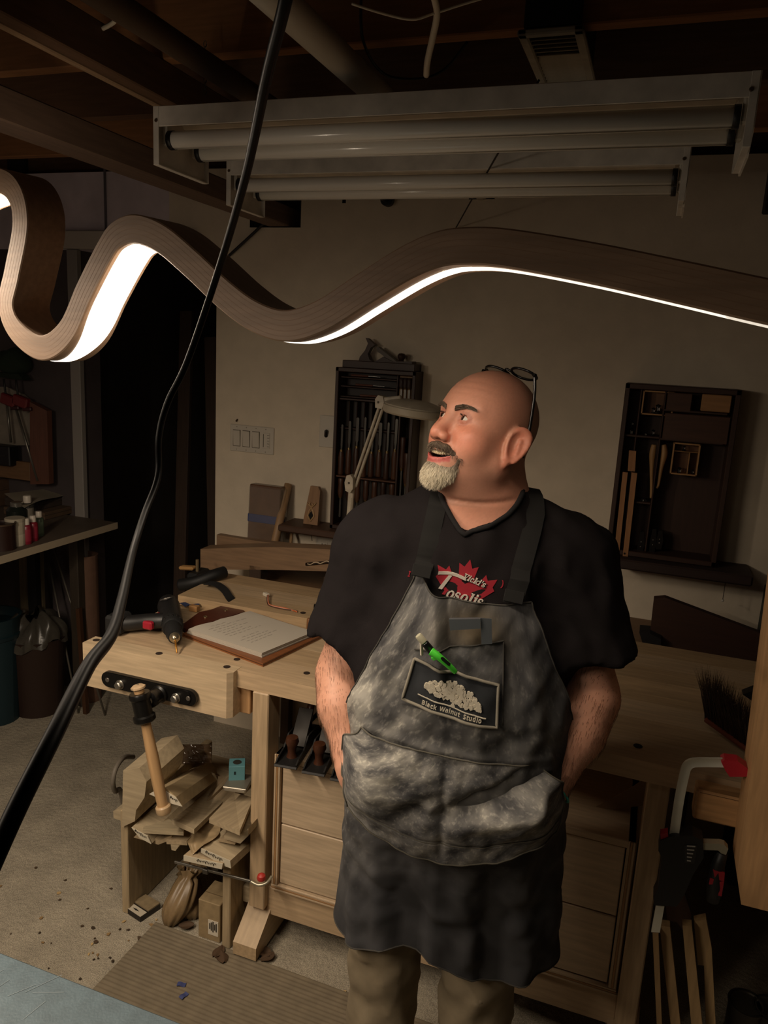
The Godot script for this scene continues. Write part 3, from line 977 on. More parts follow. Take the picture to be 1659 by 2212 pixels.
	for c in [[cx0 + 0.023, -0.422], [-0.378, cx1 - 0.023]]:
		for r in [[y0 + 0.024, ym - 0.002], [ym + 0.002, y1 - 0.024]]:
			var d := bx("drawer", Vector3(c[0], r[0], -1.742) - o, Vector3(c[1], r[1], -1.762) - o, wood("d2ba9b", "x", 0.5), cab, 0.002)
			bx("drawer_box", Vector3(-0.2, -0.08, -0.02), Vector3(0.2, 0.06, -0.48), ply, d)
			if r[0] < ym - 0.1 and c[0] < -0.5:
				obj("knot", lathe(rod(0.008, 0.001, 0.0003), 12), mat("5d3d22", 0.8), d, Vector3(0.0, -0.03, 0.0101), align(Vector3(0, 0, 1)) * Basis.from_scale(Vector3(1.4, 1, 0.7)))

# a small iron hand plane lying on its side wall; nose towards +z
func hand_plane(label: String, at: Vector3, turn: float, s: float):
	var t := thing("hand_plane", label, "hand plane", at, turn, "hand planes on the drawer cabinet")
	var dk := mat("191716", 0.6, 0.2)
	var st := mb()
	var w := 0.03 * s
	var poly := PackedVector2Array([Vector2(-0.12, 0), Vector2(0.118, 0), Vector2(0.125, 0.012), Vector2(0.105, 0.02), Vector2(0.06, 0.024), Vector2(0.02, 0.05), Vector2(-0.06, 0.04), Vector2(-0.11, 0.02), Vector2(-0.122, 0.01)])
	for q in poly.size(): poly[q] *= s
	obj("sole", solid(t_extrude(PackedVector2Array([Vector2(-0.122, 0), Vector2(0.122, 0), Vector2(0.126, 0.004), Vector2(0.122, 0.008), Vector2(-0.122, 0.008)]), 2.2 * w, -1.1 * w), false), dk, t, Vector3.ZERO, Basis(Vector3(0, 0, 1), Vector3(0, 1, 0), Vector3(-1, 0, 0)))
	for k in [-1, 1]:
		put(st, t_extrude(poly, 0.004, k * w - 0.002), false)
	obj("cheeks", done(st), dk, t, Vector3.ZERO, Basis(Vector3(0, 0, 1), Vector3(0, 1, 0), Vector3(-1, 0, 0)))
	obj("knob", lathe([Vector2(0, 0), Vector2(0.015, 0), Vector2(0.011, 0.012), Vector2(0.013, 0.03), Vector2(0.019, 0.045), Vector2(0.016, 0.058), Vector2(0, 0.062)], 18), wood("4a2b1c", "y", 0.35), t, Vector3(0, 0.008, 0.075 * s))
	obj("iron", box(Vector3(0.045 * s, 0.11, 0.004), 0.001), mat("2e2b28", 0.5, 0.6), t, Vector3(0, 0.055, -0.01), Basis(Vector3.RIGHT, -0.75))
	obj("tote", tube([Vector3(0, 0.005, -0.09 * s), Vector3(0, 0.04, -0.075 * s), Vector3(0, 0.075, -0.09 * s), Vector3(0, 0.095, -0.11 * s)], 0.011, 10), wood("4a2b1c", "y", 0.35), t)

# ---------------------------------------------------------------- tools and fittings on the back wall
func chisel(called, label: String, at: Vector3, L: float, hex: String, group: String, up := true, blade := 0.012, category := "chisel"):
	# hangs upright: handle below (or above) and blade the other way
	var t := thing(called, label, category, at, 0.0, group)
	if not up: t.rotation.z = PI
	obj("handle", lathe([Vector2(0, 0), Vector2(0.010, 0), Vector2(0.0125, 0.006), Vector2(0.0105, L * 0.16), Vector2(0.0125, L * 0.34), Vector2(0.009, L * 0.46), Vector2(0, L * 0.46)], 12), wood(hex, "y", 0.45), t)
	obj("ferrule", lathe([Vector2(0, L * 0.455), Vector2(0.0085, L * 0.455), Vector2(0.0075, L * 0.5), Vector2(0, L * 0.5)], 12), mat("6c5a3a", 0.35, 0.8), t)
	var b := blade / 2
	var st := mb()
	put(st, t_extrude(PackedVector2Array([Vector2(-0.003, L * 0.49), Vector2(0.003, L * 0.49), Vector2(0.0035, L * 0.56), Vector2(b, L * 0.6), Vector2(b, L * 0.98), Vector2(0, L), Vector2(-b, L * 0.98), Vector2(-b, L * 0.6), Vector2(-0.0035, L * 0.56)]), 0.003, -0.0015), false)
	obj("blade", done(st), mat("625f5a", 0.3, 0.9), t)
func build_wall_tools():
	var wal := wood("38241a", "y", 0.5)
	var wal_x := wood("38241a", "x", 0.5)
	var x0 := -1.178
	var x1 := -0.853
	var y0 := 1.03
	var y1 := 1.67
	var zf := -2.75
	var c := thing("tool_cabinet", "tall dark walnut wall cabinet full of chisels, left of the man's head", "cabinet", Vector3((x0 + x1) / 2, y0, WALL_Z))
	var o := c.position
	bx("back", Vector3(x0, y0, WALL_Z + 0.002) - o, Vector3(x1, y1, WALL_Z + 0.012) - o, wood("26180f", "y"), c)
	for x in [x0, x1 - 0.014]: bx("side", Vector3(x, y0, WALL_Z + 0.002) - o, Vector3(x + 0.014, y1, zf) - o, wal, c)
	for y in [y0, y1 - 0.016]: bx("rail", Vector3(x0, y, WALL_Z + 0.002) - o, Vector3(x1, y + 0.016, zf) - o, wal_x, c)
	bx("cornice", Vector3(x0 + 0.022, y1, WALL_Z + 0.002) - o, Vector3(x1 - 0.01, y1 + 0.028, zf - 0.012) - o, wal_x, c)
	for y in [1.555, 1.595, 1.63]: bx("shelf", Vector3(x0 + 0.014, y, WALL_Z + 0.012) - o, Vector3(x1 - 0.075, y + 0.006, zf - 0.02) - o, wal_x, c)
	bx("shelf", Vector3(x0 + 0.014, 1.545, WALL_Z + 0.012) - o, Vector3(x1 - 0.014, 1.553, zf - 0.015) - o, wal_x, c)
	bx("tool_rail", Vector3(x0 + 0.014, 1.24, WALL_Z + 0.012) - o, Vector3(x1 - 0.06, 1.247, zf - 0.01) - o, wood("5e3d29", "x"), c)
	bx("tool_rail", Vector3(x0 + 0.014, 1.43, WALL_Z + 0.012) - o, Vector3(x1 - 0.06, 1.437, zf - 0.035) - o, wal_x, c)
	bx("divider", Vector3(x1 - 0.062, y0 + 0.016, WALL_Z + 0.012) - o, Vector3(x1 - 0.054, 1.545, zf - 0.012) - o, wal, c)
	bx("divider", Vector3(x1 - 0.078, 1.553, WALL_Z + 0.012) - o, Vector3(x1 - 0.072, y1 - 0.016, zf - 0.012) - o, wal, c)
	for k in 8: bx("slot_post", Vector3(x0 + 0.042 + 0.032 * k, 1.27, WALL_Z + 0.012) - o, Vector3(x0 + 0.045 + 0.032 * k, 1.54, zf - 0.05) - o, wal, c)
	# a board of pale backing with three fine carving tools, top right
	bx("tool_board", Vector3(x1 - 0.07, 1.556, zf - 0.03) - o, Vector3(x1 - 0.016, 1.652, zf - 0.022) - o, wood("8c6c4a", "y"), c)
	var hx := ["45291a", "4d2f1d", "3b2316", "553520"]
	for k in 8:
		chisel("chisel", "%s dark handled chisel from the left in the upper row of the walnut cabinet" % ORD[k], Vector3(x0 + 0.03 + 0.032 * k, 1.25 + 0.004 * (k % 3), zf - 0.02), 0.2 + 0.012 * (k * 5 % 4), hx[k % 4], "upper row of chisels", true, 0.008 + 0.002 * (k % 3))
	for k in 7:
		chisel("chisel", "%s blade-down chisel from the left in the lower row of the walnut cabinet" % ORD[k], Vector3(x0 + 0.034 + 0.036 * k, 1.235 + 0.003 * (k % 2), zf - 0.02), 0.16 + 0.01 * (k * 3 % 4), hx[(k + 1) % 4], "lower row of chisels", false, 0.008 + 0.004 * (k % 4))
	for k in 3:
		chisel("carving_tool", "%s fine pale-tipped carving tool from the left on the cabinet's top right board" % ORD[k], Vector3(x1 - 0.058 + 0.0155 * k, 1.645, zf - 0.014), 0.085, "2c1a12", "fine carving tools on the pale board", false, 0.008, "carving tool")
	for k in 2:
		chisel("file_tool", "%s slim tool hanging in the narrow right bay of the walnut cabinet" % ["left", "right"][k], Vector3(x1 - 0.044 + 0.02 * k, 1.42 - 0.06 * k, zf - 0.03), 0.26, hx[k], "slim tools in the right bay", false, 0.006, "file")
	for k in 3:
		var kn := thing("marking_tool", "slim dark tool lying on the %s narrow shelf of the walnut cabinet" % ["top", "middle", "lowest"][k], "tool", Vector3(x0 + 0.05 + 0.02 * k, [1.641, 1.606, 1.566][k], zf - 0.04), 0.05)
		obj("handle", lathe(rod(0.004, 0.07), 10), wood("6a3b26", "y"), kn, Vector3.ZERO, align(Vector3(1, 0, 0)))
		obj("blade", box(Vector3(0.05, 0.002, 0.006), 0.0006), mat("8d8a84", 0.3, 0.9), kn, Vector3(0.095, 0, 0))
	# wooden plane on top of the cabinet, seen in profile
	var pl := thing("wooden_plane", "dark old hand plane with a horn handle standing on the chisel cabinet", "hand plane", Vector3(-1.005, y1 + 0.0285, -2.80))
	var dkw := wood("3b2416", "x", 0.5)
	var q := func(zx, zy): # crop of the photograph to the plane of the cabinet top
		var w := pz(460 + zx / 3.318, 700 + zy / 3.318, -2.80) - pl.position
		return Vector2(w.x, w.y)
	obj("stock", solid(t_extrude(PackedVector2Array([q.call(1010, 290), q.call(1440, 295), q.call(1440, 268), q.call(1300, 268), q.call(1235, 235), q.call(1190, 262), q.call(1150, 275), q.call(1010, 268)]), 0.05, -0.025), false), dkw, pl)
	obj("horn", solid(t_extrude(PackedVector2Array([q.call(1050, 275), q.call(1062, 235), q.call(1098, 190), q.call(1120, 140), q.call(1103, 100), q.call(1118, 103), q.call(1170, 150), q.call(1140, 170), q.call(1118, 215), q.call(1130, 255), q.call(1165, 278)]), 0.028, -0.014), false), dkw, pl)
	obj("iron", solid(t_extrude(PackedVector2Array([q.call(1182, 170), q.call(1192, 163), q.call(1240, 200), q.call(1330, 272), q.call(1300, 285), q.call(1215, 215), q.call(1190, 200)]), 0.034, -0.017), false), mat("37322d", 0.4, 0.7), pl)
	var kb: Vector2 = q.call(1350, 270)
	obj("knob", lathe([Vector2(0, 0), Vector2(0.012, 0), Vector2(0.009, 0.006), Vector2(0.014, 0.014), Vector2(0.016, 0.022), Vector2(0.011, 0.03), Vector2(0, 0.032)], 18), dkw, pl, Vector3(kb.x, kb.y, 0))
	# shelf under the cabinet
	var sh := bx("wall_shelf", Vector3(-1.385, 1.03, WALL_Z + 0.001), Vector3(-0.80, 1.058, -2.7), wood("4f3524", "x", 0.6), null, 0.005)
	sh.position.y -= 0.03
	tag(sh, "thick dark wooden shelf under the chisel cabinet", "shelf")
	var ys := 1.0285
	# carved box standing on the shelf
	var cb := thing("carved_box", "small carved wooden panel with a diamond opening leaning on the dark shelf", "carving", Vector3(-1.268, ys, -2.775), 0.0)
	cb.rotation.x = -0.1
	obj("panel", solid(t_extrude(PackedVector2Array([Vector2(-0.034, 0), Vector2(0.03, 0), Vector2(0.03, 0.14), Vector2(0.02, 0.158), Vector2(-0.014, 0.158), Vector2(-0.034, 0.02)]), 0.02, -0.01), false), wood("9a7450", "y"), cb)
	obj("diamond_rim", solid(t_tube(PackedVector3Array([Vector3(-0.002, 0.014, 0), Vector3(0.012, 0.036, 0), Vector3(0.006, 0.058, 0), Vector3(-0.002, 0.068, 0), Vector3(-0.01, 0.058, 0), Vector3(-0.016, 0.036, 0), Vector3(-0.002, 0.014, 0)]), 0.0035, 8)), mat("b08f66", 0.5), cb, Vector3(0, 0, 0.011))
	obj("diamond_hole", solid(t_extrude(PackedVector2Array([Vector2(-0.002, 0.019), Vector2(0.009, 0.037), Vector2(-0.002, 0.056), Vector2(-0.013, 0.037)]), 0.002), false), mat("0f0b08", 0.9), cb, Vector3(0, 0, 0.0095))
	for k in 4: obj("carved_leaf", solid(t_tube(spline([Vector3(-0.002, 0.07, 0), Vector3(-0.002 + [-0.016, -0.008, 0.006, 0.014][k], 0.084, 0.003), Vector3(-0.002 + [-0.02, -0.006, 0.004, 0.018][k], 0.08 + 0.012 * (k % 2 * 0.5 + 0.5), 0)], 5), 0.003, 6)), mat("a5845c", 0.5), cb, Vector3(0, 0, 0.011))
	# switches and outlet
	var plate := mat("c4bcae", 0.4)
	var s0 := pz(499, 917, WALL_Z)
	var s1 := pz(592, 981, WALL_Z)
	var sw := thing("light_switch", "four-gang wall plate with three rocker switches and a dimmer", "light switch", Vector3((s0.x + s1.x) / 2, (s0.y + s1.y) / 2, WALL_Z))
	var w := s1.x - s0.x
	obj("plate", box(Vector3(w, 0.114, 0.007), 0.002), plate, sw, Vector3(0, 0, 0.0035))
	for k in 3:
		var rx := -w / 2 + 0.033 + 0.046 * k
		obj("rocker_frame", box(Vector3(0.036, 0.07, 0.001), 0.0), mat("57503f", 0.8), sw, Vector3(rx, 0, 0.0073))
		obj("rocker", box(Vector3(0.032, 0.066, 0.005), 0.001), plate, sw, Vector3(rx, 0, 0.0085), Basis(Vector3.RIGHT, 0.06))
	obj("dimmer", box(Vector3(0.033, 0.066, 0.004), 0.001), plate, sw, Vector3(w / 2 - 0.034, 0, 0.008))
	obj("dimmer_slot", box(Vector3(0.0025, 0.055, 0.001), 0.0), mat("4a4336", 0.8), sw, Vector3(w / 2 - 0.046, 0, 0.0103))
	for k in 5: obj("dimmer_mark", box(Vector3(0.01, 0.0015, 0.001), 0.0), mat("4a4336", 0.8), sw, Vector3(w / 2 - 0.024, 0.024 - 0.012 * k, 0.0103))
	for k in 4: for j in [-1, 1]: obj("screw", lathe(rod(0.0025, 0.001, 0.0003), 8), mat("8d8474", 0.5), sw, Vector3(-w / 2 + 0.033 + 0.046 * k, j * 0.048, 0.007), align(Vector3(0, 0, 1)))
	var hk := obj("wall_nail", lathe(rod(0.0035, 0.014), 8), mat("4a3b2c", 0.6, 0.4), null, pz(513, 906, WALL_Z), align(Vector3(0, -0.6, 1)))
	tag(hk, "small rusty nail in the wall above the four-gang switch", "nail")
	var t0 := pz(692, 900, WALL_Z)
	var t1 := pz(735, 965, WALL_Z)
	var p2 := thing("light_switch", "pale wall plate with a black toggle, partly behind the chisel cabinet", "light switch", Vector3((t0.x + t1.x) / 2, (t0.y + t1.y) / 2, WALL_Z))
	obj("plate", box(Vector3(t1.x - t0.x, 0.13, 0.006), 0.002), plate, p2, Vector3(0, 0, 0.003))
	obj("toggle", box(Vector3(0.014, 0.035, 0.016), 0.005), mat("14110f", 0.4), p2, pz(707, 936, WALL_Z) - p2.position + Vector3(0, 0, 0.012), Basis(Vector3.RIGHT, 0.4) * Basis(Vector3.BACK, -0.2))
	var u := pz(701, 1172, WALL_Z)
	var ou := thing("power_outlet", "pale wall outlet below the dark shelf, beside the lamp post", "outlet", u + Vector3(0, -0.03, 0))
	obj("plate", box(Vector3(0.078, 0.12, 0.006), 0.002), plate, ou, Vector3(0, 0, 0.003))
	for j in [-1, 1]:
		obj("socket", box(Vector3(0.034, 0.028, 0.003), 0.006), plate, ou, Vector3(0, j * 0.02, 0.007))
		for k in [-1, 1]: obj("slot", box(Vector3(0.003, 0.01, 0.001), 0.0), mat("1d1812", 0.8), ou, Vector3(k * 0.007, j * 0.02 + 0.002, 0.0088))
	var hc := obj("hanging_cord", tube([pz(674, 1136, -2.72), pz(673, 1152, -2.76), pz(674, 1168, -2.8)], 0.0014, 6), mat("3a2c20", 0.7))
	tag(hc, "short dark pull string hanging under the left shelf", "cord")
	# swing-arm magnifier lamp
	var g := tri("c8bda9", tex.mottle, 4.0, 0.35)
	var base := pz(748, 1215, -2.52)
	var ml := thing("magnifier_lamp", "pale swing-arm magnifier lamp in front of the chisel cabinet", "lamp", Vector3(base.x, 0.887, -2.52))
	var zz := -2.52
	var J := func(x, y, dz := 0.0): return pz(x, y, zz + dz) - ml.position
	var bar = func(called, a: Vector3, b: Vector3, wd: float, th: float):
		var d := b - a
		var yb := d.normalized()
		var xb := yb.cross(Vector3(0, 0, 1)).normalized()
		return obj(called, box(Vector3(wd, d.length(), th), 0.003), g, ml, (a + b) / 2, Basis(xb, yb, xb.cross(yb)))
	var foot := Vector3(J.call(747, 1190).x, 0.02, 0)
	obj("clamp", box(Vector3(0.05, 0.03, 0.06), 0.004), g, ml, Vector3(foot.x, 0.016, 0))
	bar.call("post", foot, J.call(760, 1055), 0.021, 0.016)
	bar.call("post_slot", J.call(754, 1150, 0.0085), J.call(759, 1075, 0.0085), 0.004, 0.003)
	var el: Vector3 = J.call(757, 1042, 0.014)
	obj("joint", solid(t_extrude(PackedVector2Array([Vector2(-0.012, -0.03), Vector2(0.006, -0.036), Vector2(0.016, -0.02), Vector2(0.014, 0.018), Vector2(0.004, 0.03), Vector2(-0.01, 0.026), Vector2(-0.017, 0.0)]), 0.03, -0.015), false), g, ml, el)
	obj("joint_screw", lathe(rod(0.004, 0.003), 10), mat("4a4338", 0.5, 0.5), ml, el + Vector3(0.0, 0, 0.014), align(Vector3(0, 0, 1)))
	for k in [-1, 1]:
		var w2: float = 0.0075 * k
		bar.call("arm", J.call(764, 1052) + Vector3(w2, 0, 0), J.call(826, 872) + Vector3(w2, 0, 0), 0.009, 0.014)
	var hj: Vector3 = J.call(823, 866, 0.01)
	obj("head_joint", solid(t_extrude(PackedVector2Array([Vector2(-0.014, -0.024), Vector2(0.01, -0.026), Vector2(0.018, -0.006), Vector2(0.012, 0.017), Vector2(-0.006, 0.02), Vector2(-0.016, 0.006)]), 0.034, -0.017), false), g, ml, hj)
	obj("joint_screw", lathe(rod(0.004, 0.003), 10), mat("4a4338", 0.5, 0.5), ml, hj + Vector3(-0.004, -0.004, 0.016), align(Vector3(0, 0, 1)))
	# head: round shade seen edge on, ring of tube below
	var hc2: Vector3 = J.call(897, 872)
	var hb := Basis(Vector3(0, 0, 1), -0.1)
	obj("shade", lathe([Vector2(0, 0.012), Vector2(0.03, 0.0115), Vector2(0.06, 0.008), Vector2(0.09, 0.0), Vector2(0.105, -0.008), Vector2(0.104, -0.012), Vector2(0.09, -0.012), Vector2(0, -0.012)], 40), g, ml, hc2, hb)
	obj("rim", lathe([Vector2(0.085, -0.04), Vector2(0.103, -0.04), Vector2(0.109, -0.034), Vector2(0.109, -0.014), Vector2(0.1, -0.01), Vector2(0.085, -0.01)], 40), mat("bdb29d", 0.3), ml, hc2, hb)
	obj("lens", lathe(rod(0.086, 0.006), 36), mat("6d6a62", 0.1), ml, hc2 + Vector3(0, -0.03, 0), hb)
	bar.call("head_arm", hj, hc2 + Vector3(-0.05, 0.014, 0), 0.022, 0.03)
	# things behind the bench: a low back counter carries them
	var ctr := bx("back_counter", Vector3(-1.45, 0.80, WALL_Z + 0.002), Vector3(0.3, 0.825, -2.56), wood("7b5c40", "x"), null, 0.003)
	tag(ctr, "narrow dark ledge against the back wall behind the workbench", "ledge")
	for x in [-1.4, -0.6, 0.25]: bx("leg", Vector3(x, 0.0, WALL_Z + 0.01) - ctr.position, Vector3(x + 0.04, 0.80, -2.80) - ctr.position, wood("5c4430", "y"), ctr)
	var p0 := pz(540, 1046, -2.75)
	var p1 := pz(600, 1175, -2.75)
	var bd := thing("wrapped_board", "plastic-wrapped dark board with a blue tape band standing against the wall", "board", Vector3((p0.x + p1.x) / 2, 0.826, -2.76))
	var wB := p1.x - p0.x + 0.01
	var hB := p0.y - 0.826
	bd.rotation.x = -0.06
	obj("board", box(Vector3(wB, hB, 0.05), 0.004), tri("6b4f3d", tex.mottle, 3.0, 0.25), bd, Vector3(0, hB / 2, 0))
	obj("tape_band", box(Vector3(wB + 0.004, 0.036, 0.054), 0.003), mat("23386e", 0.5), bd, Vector3(0, pz(570, 1122, -2.75).y - 0.826, 0))
	var film := StandardMaterial3D.new()
	film.resource_name = "film"
	film.transparency = BaseMaterial3D.TRANSPARENCY_ALPHA
	film.albedo_color = Color(0.7, 0.66, 0.6, 0.14)
	film.roughness = 0.12
	obj("plastic_film", box(Vector3(wB + 0.012, hB * 0.98, 0.06), 0.008), film, bd, Vector3(0.004, hB / 2, 0))
	var r0 := pz(623, 1046, -2.82)
	var r1 := pz(592, 1178, -2.70)
	var rt := obj("wooden_rod", solid(t_tube(PackedVector3Array([r1 + (r1 - r0) * 0.3, r0]), 0.0165, 18)), wood("a98660", "y"))
	tag(rt, "thick pale wooden rod leaning on the wall right of the wrapped board", "rod")
	var r2 := obj("wooden_stick", solid(t_tube(PackedVector3Array([pz(626, 1190, -2.74), pz(631, 1146, -2.8)]), 0.007, 6), false), wood("a5835e", "y"))
	tag(r2, "short thin stick leaning on the wall below the dark shelf", "stick")
	# two bent laminated lengths for the next lamp, lying on edge behind the bench
	var lw := wood("8f7256", "x", 0.5)
	var mk = func(called, label, top: Array, bot: Array, z: float, th: float) -> Node3D:
		var n := top.size()
		var st := mb()
		var P := func(a, dz): return pz(a[0], a[1], z) + Vector3(0, 0, dz)
		var mid := pz(top[n / 2][0], top[n / 2][1], z)
		var fr := PackedVector3Array()
		var up := PackedVector3Array()
		for i in n - 1:
			var a: Vector3 = P.call(top[i], 0.0) - mid
			var b: Vector3 = P.call(top[i + 1], 0.0) - mid
			var c2: Vector3 = P.call(bot[i + 1], 0.0) - mid
			var d: Vector3 = P.call(bot[i], 0.0) - mid
			var k := Vector3(0, 0, -th)
			fr.append_array([a, b, c2, a, c2, d])
			fr.append_array([b + k, a + k, d + k, b + k, d + k, c2 + k])
			up.append_array([a, a + k, b + k, a, b + k, b])
			up.append_array([d, c2, c2 + k, d, c2 + k, d + k])
		for i in [0, n - 1]:
			var a: Vector3 = P.call(top[i], 0.0) - mid
			var d: Vector3 = P.call(bot[i], 0.0) - mid
			var k := Vector3(0, 0, -th)
			if i == 0: up.append_array([a, d, d + k, a, d + k, a + k])
			else: up.append_array([a, d + k, d, a, a + k, d + k])
		put(st, fr, false, Transform3D.IDENTITY, null, false)
		put(st, up, false, Transform3D.IDENTITY, null, false)
		var t := thing(called, label, "lamp part", mid)
		obj("bent_bar", done(st), lw, t)
		return t
	var lo_t := []
	var lo_b := []
	var up_t := []
	var up_b := []
	for k in 13:
		var f := k / 12.0
		lo_t.append([433 + 360 * f, 1186 + 3 * f - 6 * sin(PI * f) + 4 * f * f])
		lo_b.append([433 + 360 * f, 1231 + 7 * f - 3 * sin(PI * f)])
		up_t.append([468 + 330 * f, 1155 + 30 * pow(f, 0.9) + 6 * sin(PI * f)])
		up_b.append([468 + 330 * f, 1185 + 14 * f + 4 * sin(PI * f)])
	var l1: Node3D = mk.call("bent_lamination", "lower bent wooden lamination with a plastic-wrapped slot behind the bench", lo_t, lo_b, -2.47, 0.07)
	var so := []
	for k in 9: so.append(pz(661 + 13 * k, 1219 - 1.2 * k, -2.469) - l1.position)
	obj("slot", solid(t_tube(PackedVector3Array(so), 0.0062, 8)), mat("21150d", 0.3), l1)
	var wr := []
	for k in 14: wr.append(pz(664 + 7 * k, 1218 - 0.7 * k + 2.0 * sin(k * 1.9), -2.464) - l1.position)
	obj("plastic_wrap", solid(t_tube(spline(wr, 3), 0.0022, 6)), mat("b9a68c", 0.12), l1)
	mk.call("bent_lamination", "upper bent wooden lamination lying behind the other, below the wrapped board", up_t, up_b, -2.56, 0.03)
	for x in [-1.36, -1.05]:
		var sb := obj("support_block", box(Vector3(0.05, 0.06, 0.06), 0.003), mat("3a2a1e", 0.8), null, Vector3(x, 0.917, -2.44))
		sb.position.y = 0.857 + 0.03
		sb.position.z = -2.5
		tag(sb, "dark block carrying the %s end of the bent laminations" % ("left" if x < -1.2 else "right"), "block", "blocks under the laminations")

# ---------------------------------------------------------------- the right-hand tool cabinet
func build_right_cabinet():
	var wal := wood("3d261a", "y", 0.55)
	var wal_x := wood("3d261a", "x", 0.55)
	var x0 := -0.103
	var x1 := 0.258
	var y0 := 1.083
	var y1 := 1.679
	var zf := -2.73
	var c := thing("tool_cabinet", "dark open tool cabinet with mallet and wooden boxes, right of the man", "cabinet", Vector3((x0 + x1) / 2, y0, WALL_Z))
	var o := c.position
	bx("back", Vector3(x0, y0, WALL_Z + 0.002) - o, Vector3(x1, y1, WALL_Z + 0.012) - o, wal, c)
	for x in [x0, x1 - 0.016]: bx("side", Vector3(x, y0, WALL_Z + 0.002) - o, Vector3(x + 0.016, y1, zf) - o, wal, c)
	for y in [y0, y1 - 0.018]: bx("rail", Vector3(x0, y, WALL_Z + 0.002) - o, Vector3(x1, y + 0.018, zf) - o, wal_x, c)
	var Z := func(zx, zy, z := -2.74): return pz(1260 + zx / 3.687, 780 + zy / 3.687, z)
	var sh := func(a: Vector3, L: float): bx("shelf", a - o, a + Vector3(L, 0.008, 0.09) - o, wal_x, c)
	sh.call(Vector3(x0 + 0.016, Z.call(500, 615).y, WALL_Z + 0.012), 0.115)
	sh.call(Vector3(x0 + 0.055, Z.call(540, 1150).y, WALL_Z + 0.012), 0.075)
	sh.call(Vector3(x0 + 0.13, Z.call(900, 418).y, WALL_Z + 0.012), 0.2)
	sh.call(Vector3(x0 + 0.13, Z.call(900, 655).y, WALL_Z + 0.012), 0.2)
	for a in [[0.050, y0 + 0.018, y1 - 0.018], [0.128, y0 + 0.018, y1 - 0.018]]:
		bx("divider", Vector3(x0 + a[0], a[1], WALL_Z + 0.012) - o, Vector3(x0 + a[0] + 0.006, a[2], zf - 0.02) - o, wal, c)
	for k in 2: # closed fronts: two small drawers and one wide
		bx("drawer", Vector3(x0 + 0.137 + 0.0, Z.call(820, 405).y, zf - 0.03) - o, Vector3(x0 + 0.215, y1 - 0.022, zf - 0.018) - o, wood("4d3020", "x"), c) if k == 0 else bx("drawer", Vector3(x0 + 0.137, Z.call(900, 648).y, zf - 0.03) - o, Vector3(x1 - 0.02, Z.call(900, 430).y, zf - 0.018) - o, wood("4d3020", "x"), c)
	var pale := wood("a97c4e", "x", 0.6)
	var fd := Z.call(952, 262, zf) as Vector3
	var fe := Z.call(1168, 414, zf) as Vector3
	bx("drawer", Vector3(fd.x, fe.y, zf - 0.03) - o, Vector3(fe.x, fd.y, zf - 0.006) - o, pale, c, 0.002)
	var tray := func(label: String, a: Vector3, b: Vector3, parts: Array):
		var t := thing("pale_tray", label, "box", Vector3((a.x + b.x) / 2, b.y, -2.78))
		var w := b.x - a.x
		var h := a.y - b.y
		var d := 0.05
		var e := wood("b98d5c", "x", 0.6)
		obj("bottom", box(Vector3(w, h, 0.004), 0.001), wood("6e4a2c", "x"), t, Vector3(0, h / 2, -d / 2))
		for s in [-1, 1]:
			obj("side", box(Vector3(0.005, h, d), 0.001), e, t, Vector3(s * (w / 2 - 0.0025), h / 2, 0))
			obj("side", box(Vector3(w, 0.005, d), 0.001), e, t, Vector3(0, h / 2 + s * (h / 2 - 0.0025), 0))
		for p in parts: obj("partition", box(Vector3(p[2] * w, p[3] * h, d * 0.9), 0.001), e, t, Vector3((p[0] - 0.5) * w, p[1] * h, 0))
		return t
	tray.call("square pale wooden tray holding dark fittings at the cabinet's top", Z.call(480, 232), Z.call(708, 445), [])
	tray.call("upright pale wooden tray with three compartments in the right cabinet's middle", Z.call(722, 650), Z.call(905, 925), [[0.5, 0.73, 1.0, 0.02], [0.64, 0.36, 0.03, 0.7]])
	# fittings in the trays and on the shelves
	var bolt = func(label: String, p: Vector3, s: float):
		var t := thing("metal_fitting", label, "fitting", p)
		obj("body", lathe([Vector2(0, 0), Vector2(s, 0), Vector2(s * 1.1, s * 0.5), Vector2(s * 0.6, s * 0.9), Vector2(s * 0.55, s * 2.2), Vector2(s * 0.9, s * 2.6), Vector2(0, s * 3)], 12), mat("2a2725", 0.3, 0.7), t)
		obj("stud", lathe(rod(s * 0.3, s * 1.0), 8), mat("c8c2b8", 0.2, 0.9), t, Vector3(s * 0.4, s * 1.0, s * 0.5))
	var fl := [["dark fitting standing in the square pale tray", 590, 420, 0.011], ["second dark fitting in the square pale tray, to its left", 555, 425, 0.008], ["dark fitting on the narrow top left shelf of the right cabinet", 375, 600, 0.010], ["upper bright-knobbed fitting in the top left bay of the right cabinet", 388, 520, 0.006], ["slim dark fitting on the shelf below the square tray", 552, 600, 0.008], ["small dark fitting left on the shelf below the square tray", 492, 605, 0.006], ["dark fitting in the upright tray's lower left compartment", 760, 905, 0.009], ["dark fitting in the upright tray's top compartment", 800, 715, 0.006], ["slim fitting in the upright tray's right compartment", 868, 905, 0.006]]
	for f in fl: bolt.call(f[0], Z.call(f[1], f[2], -2.77), f[3])
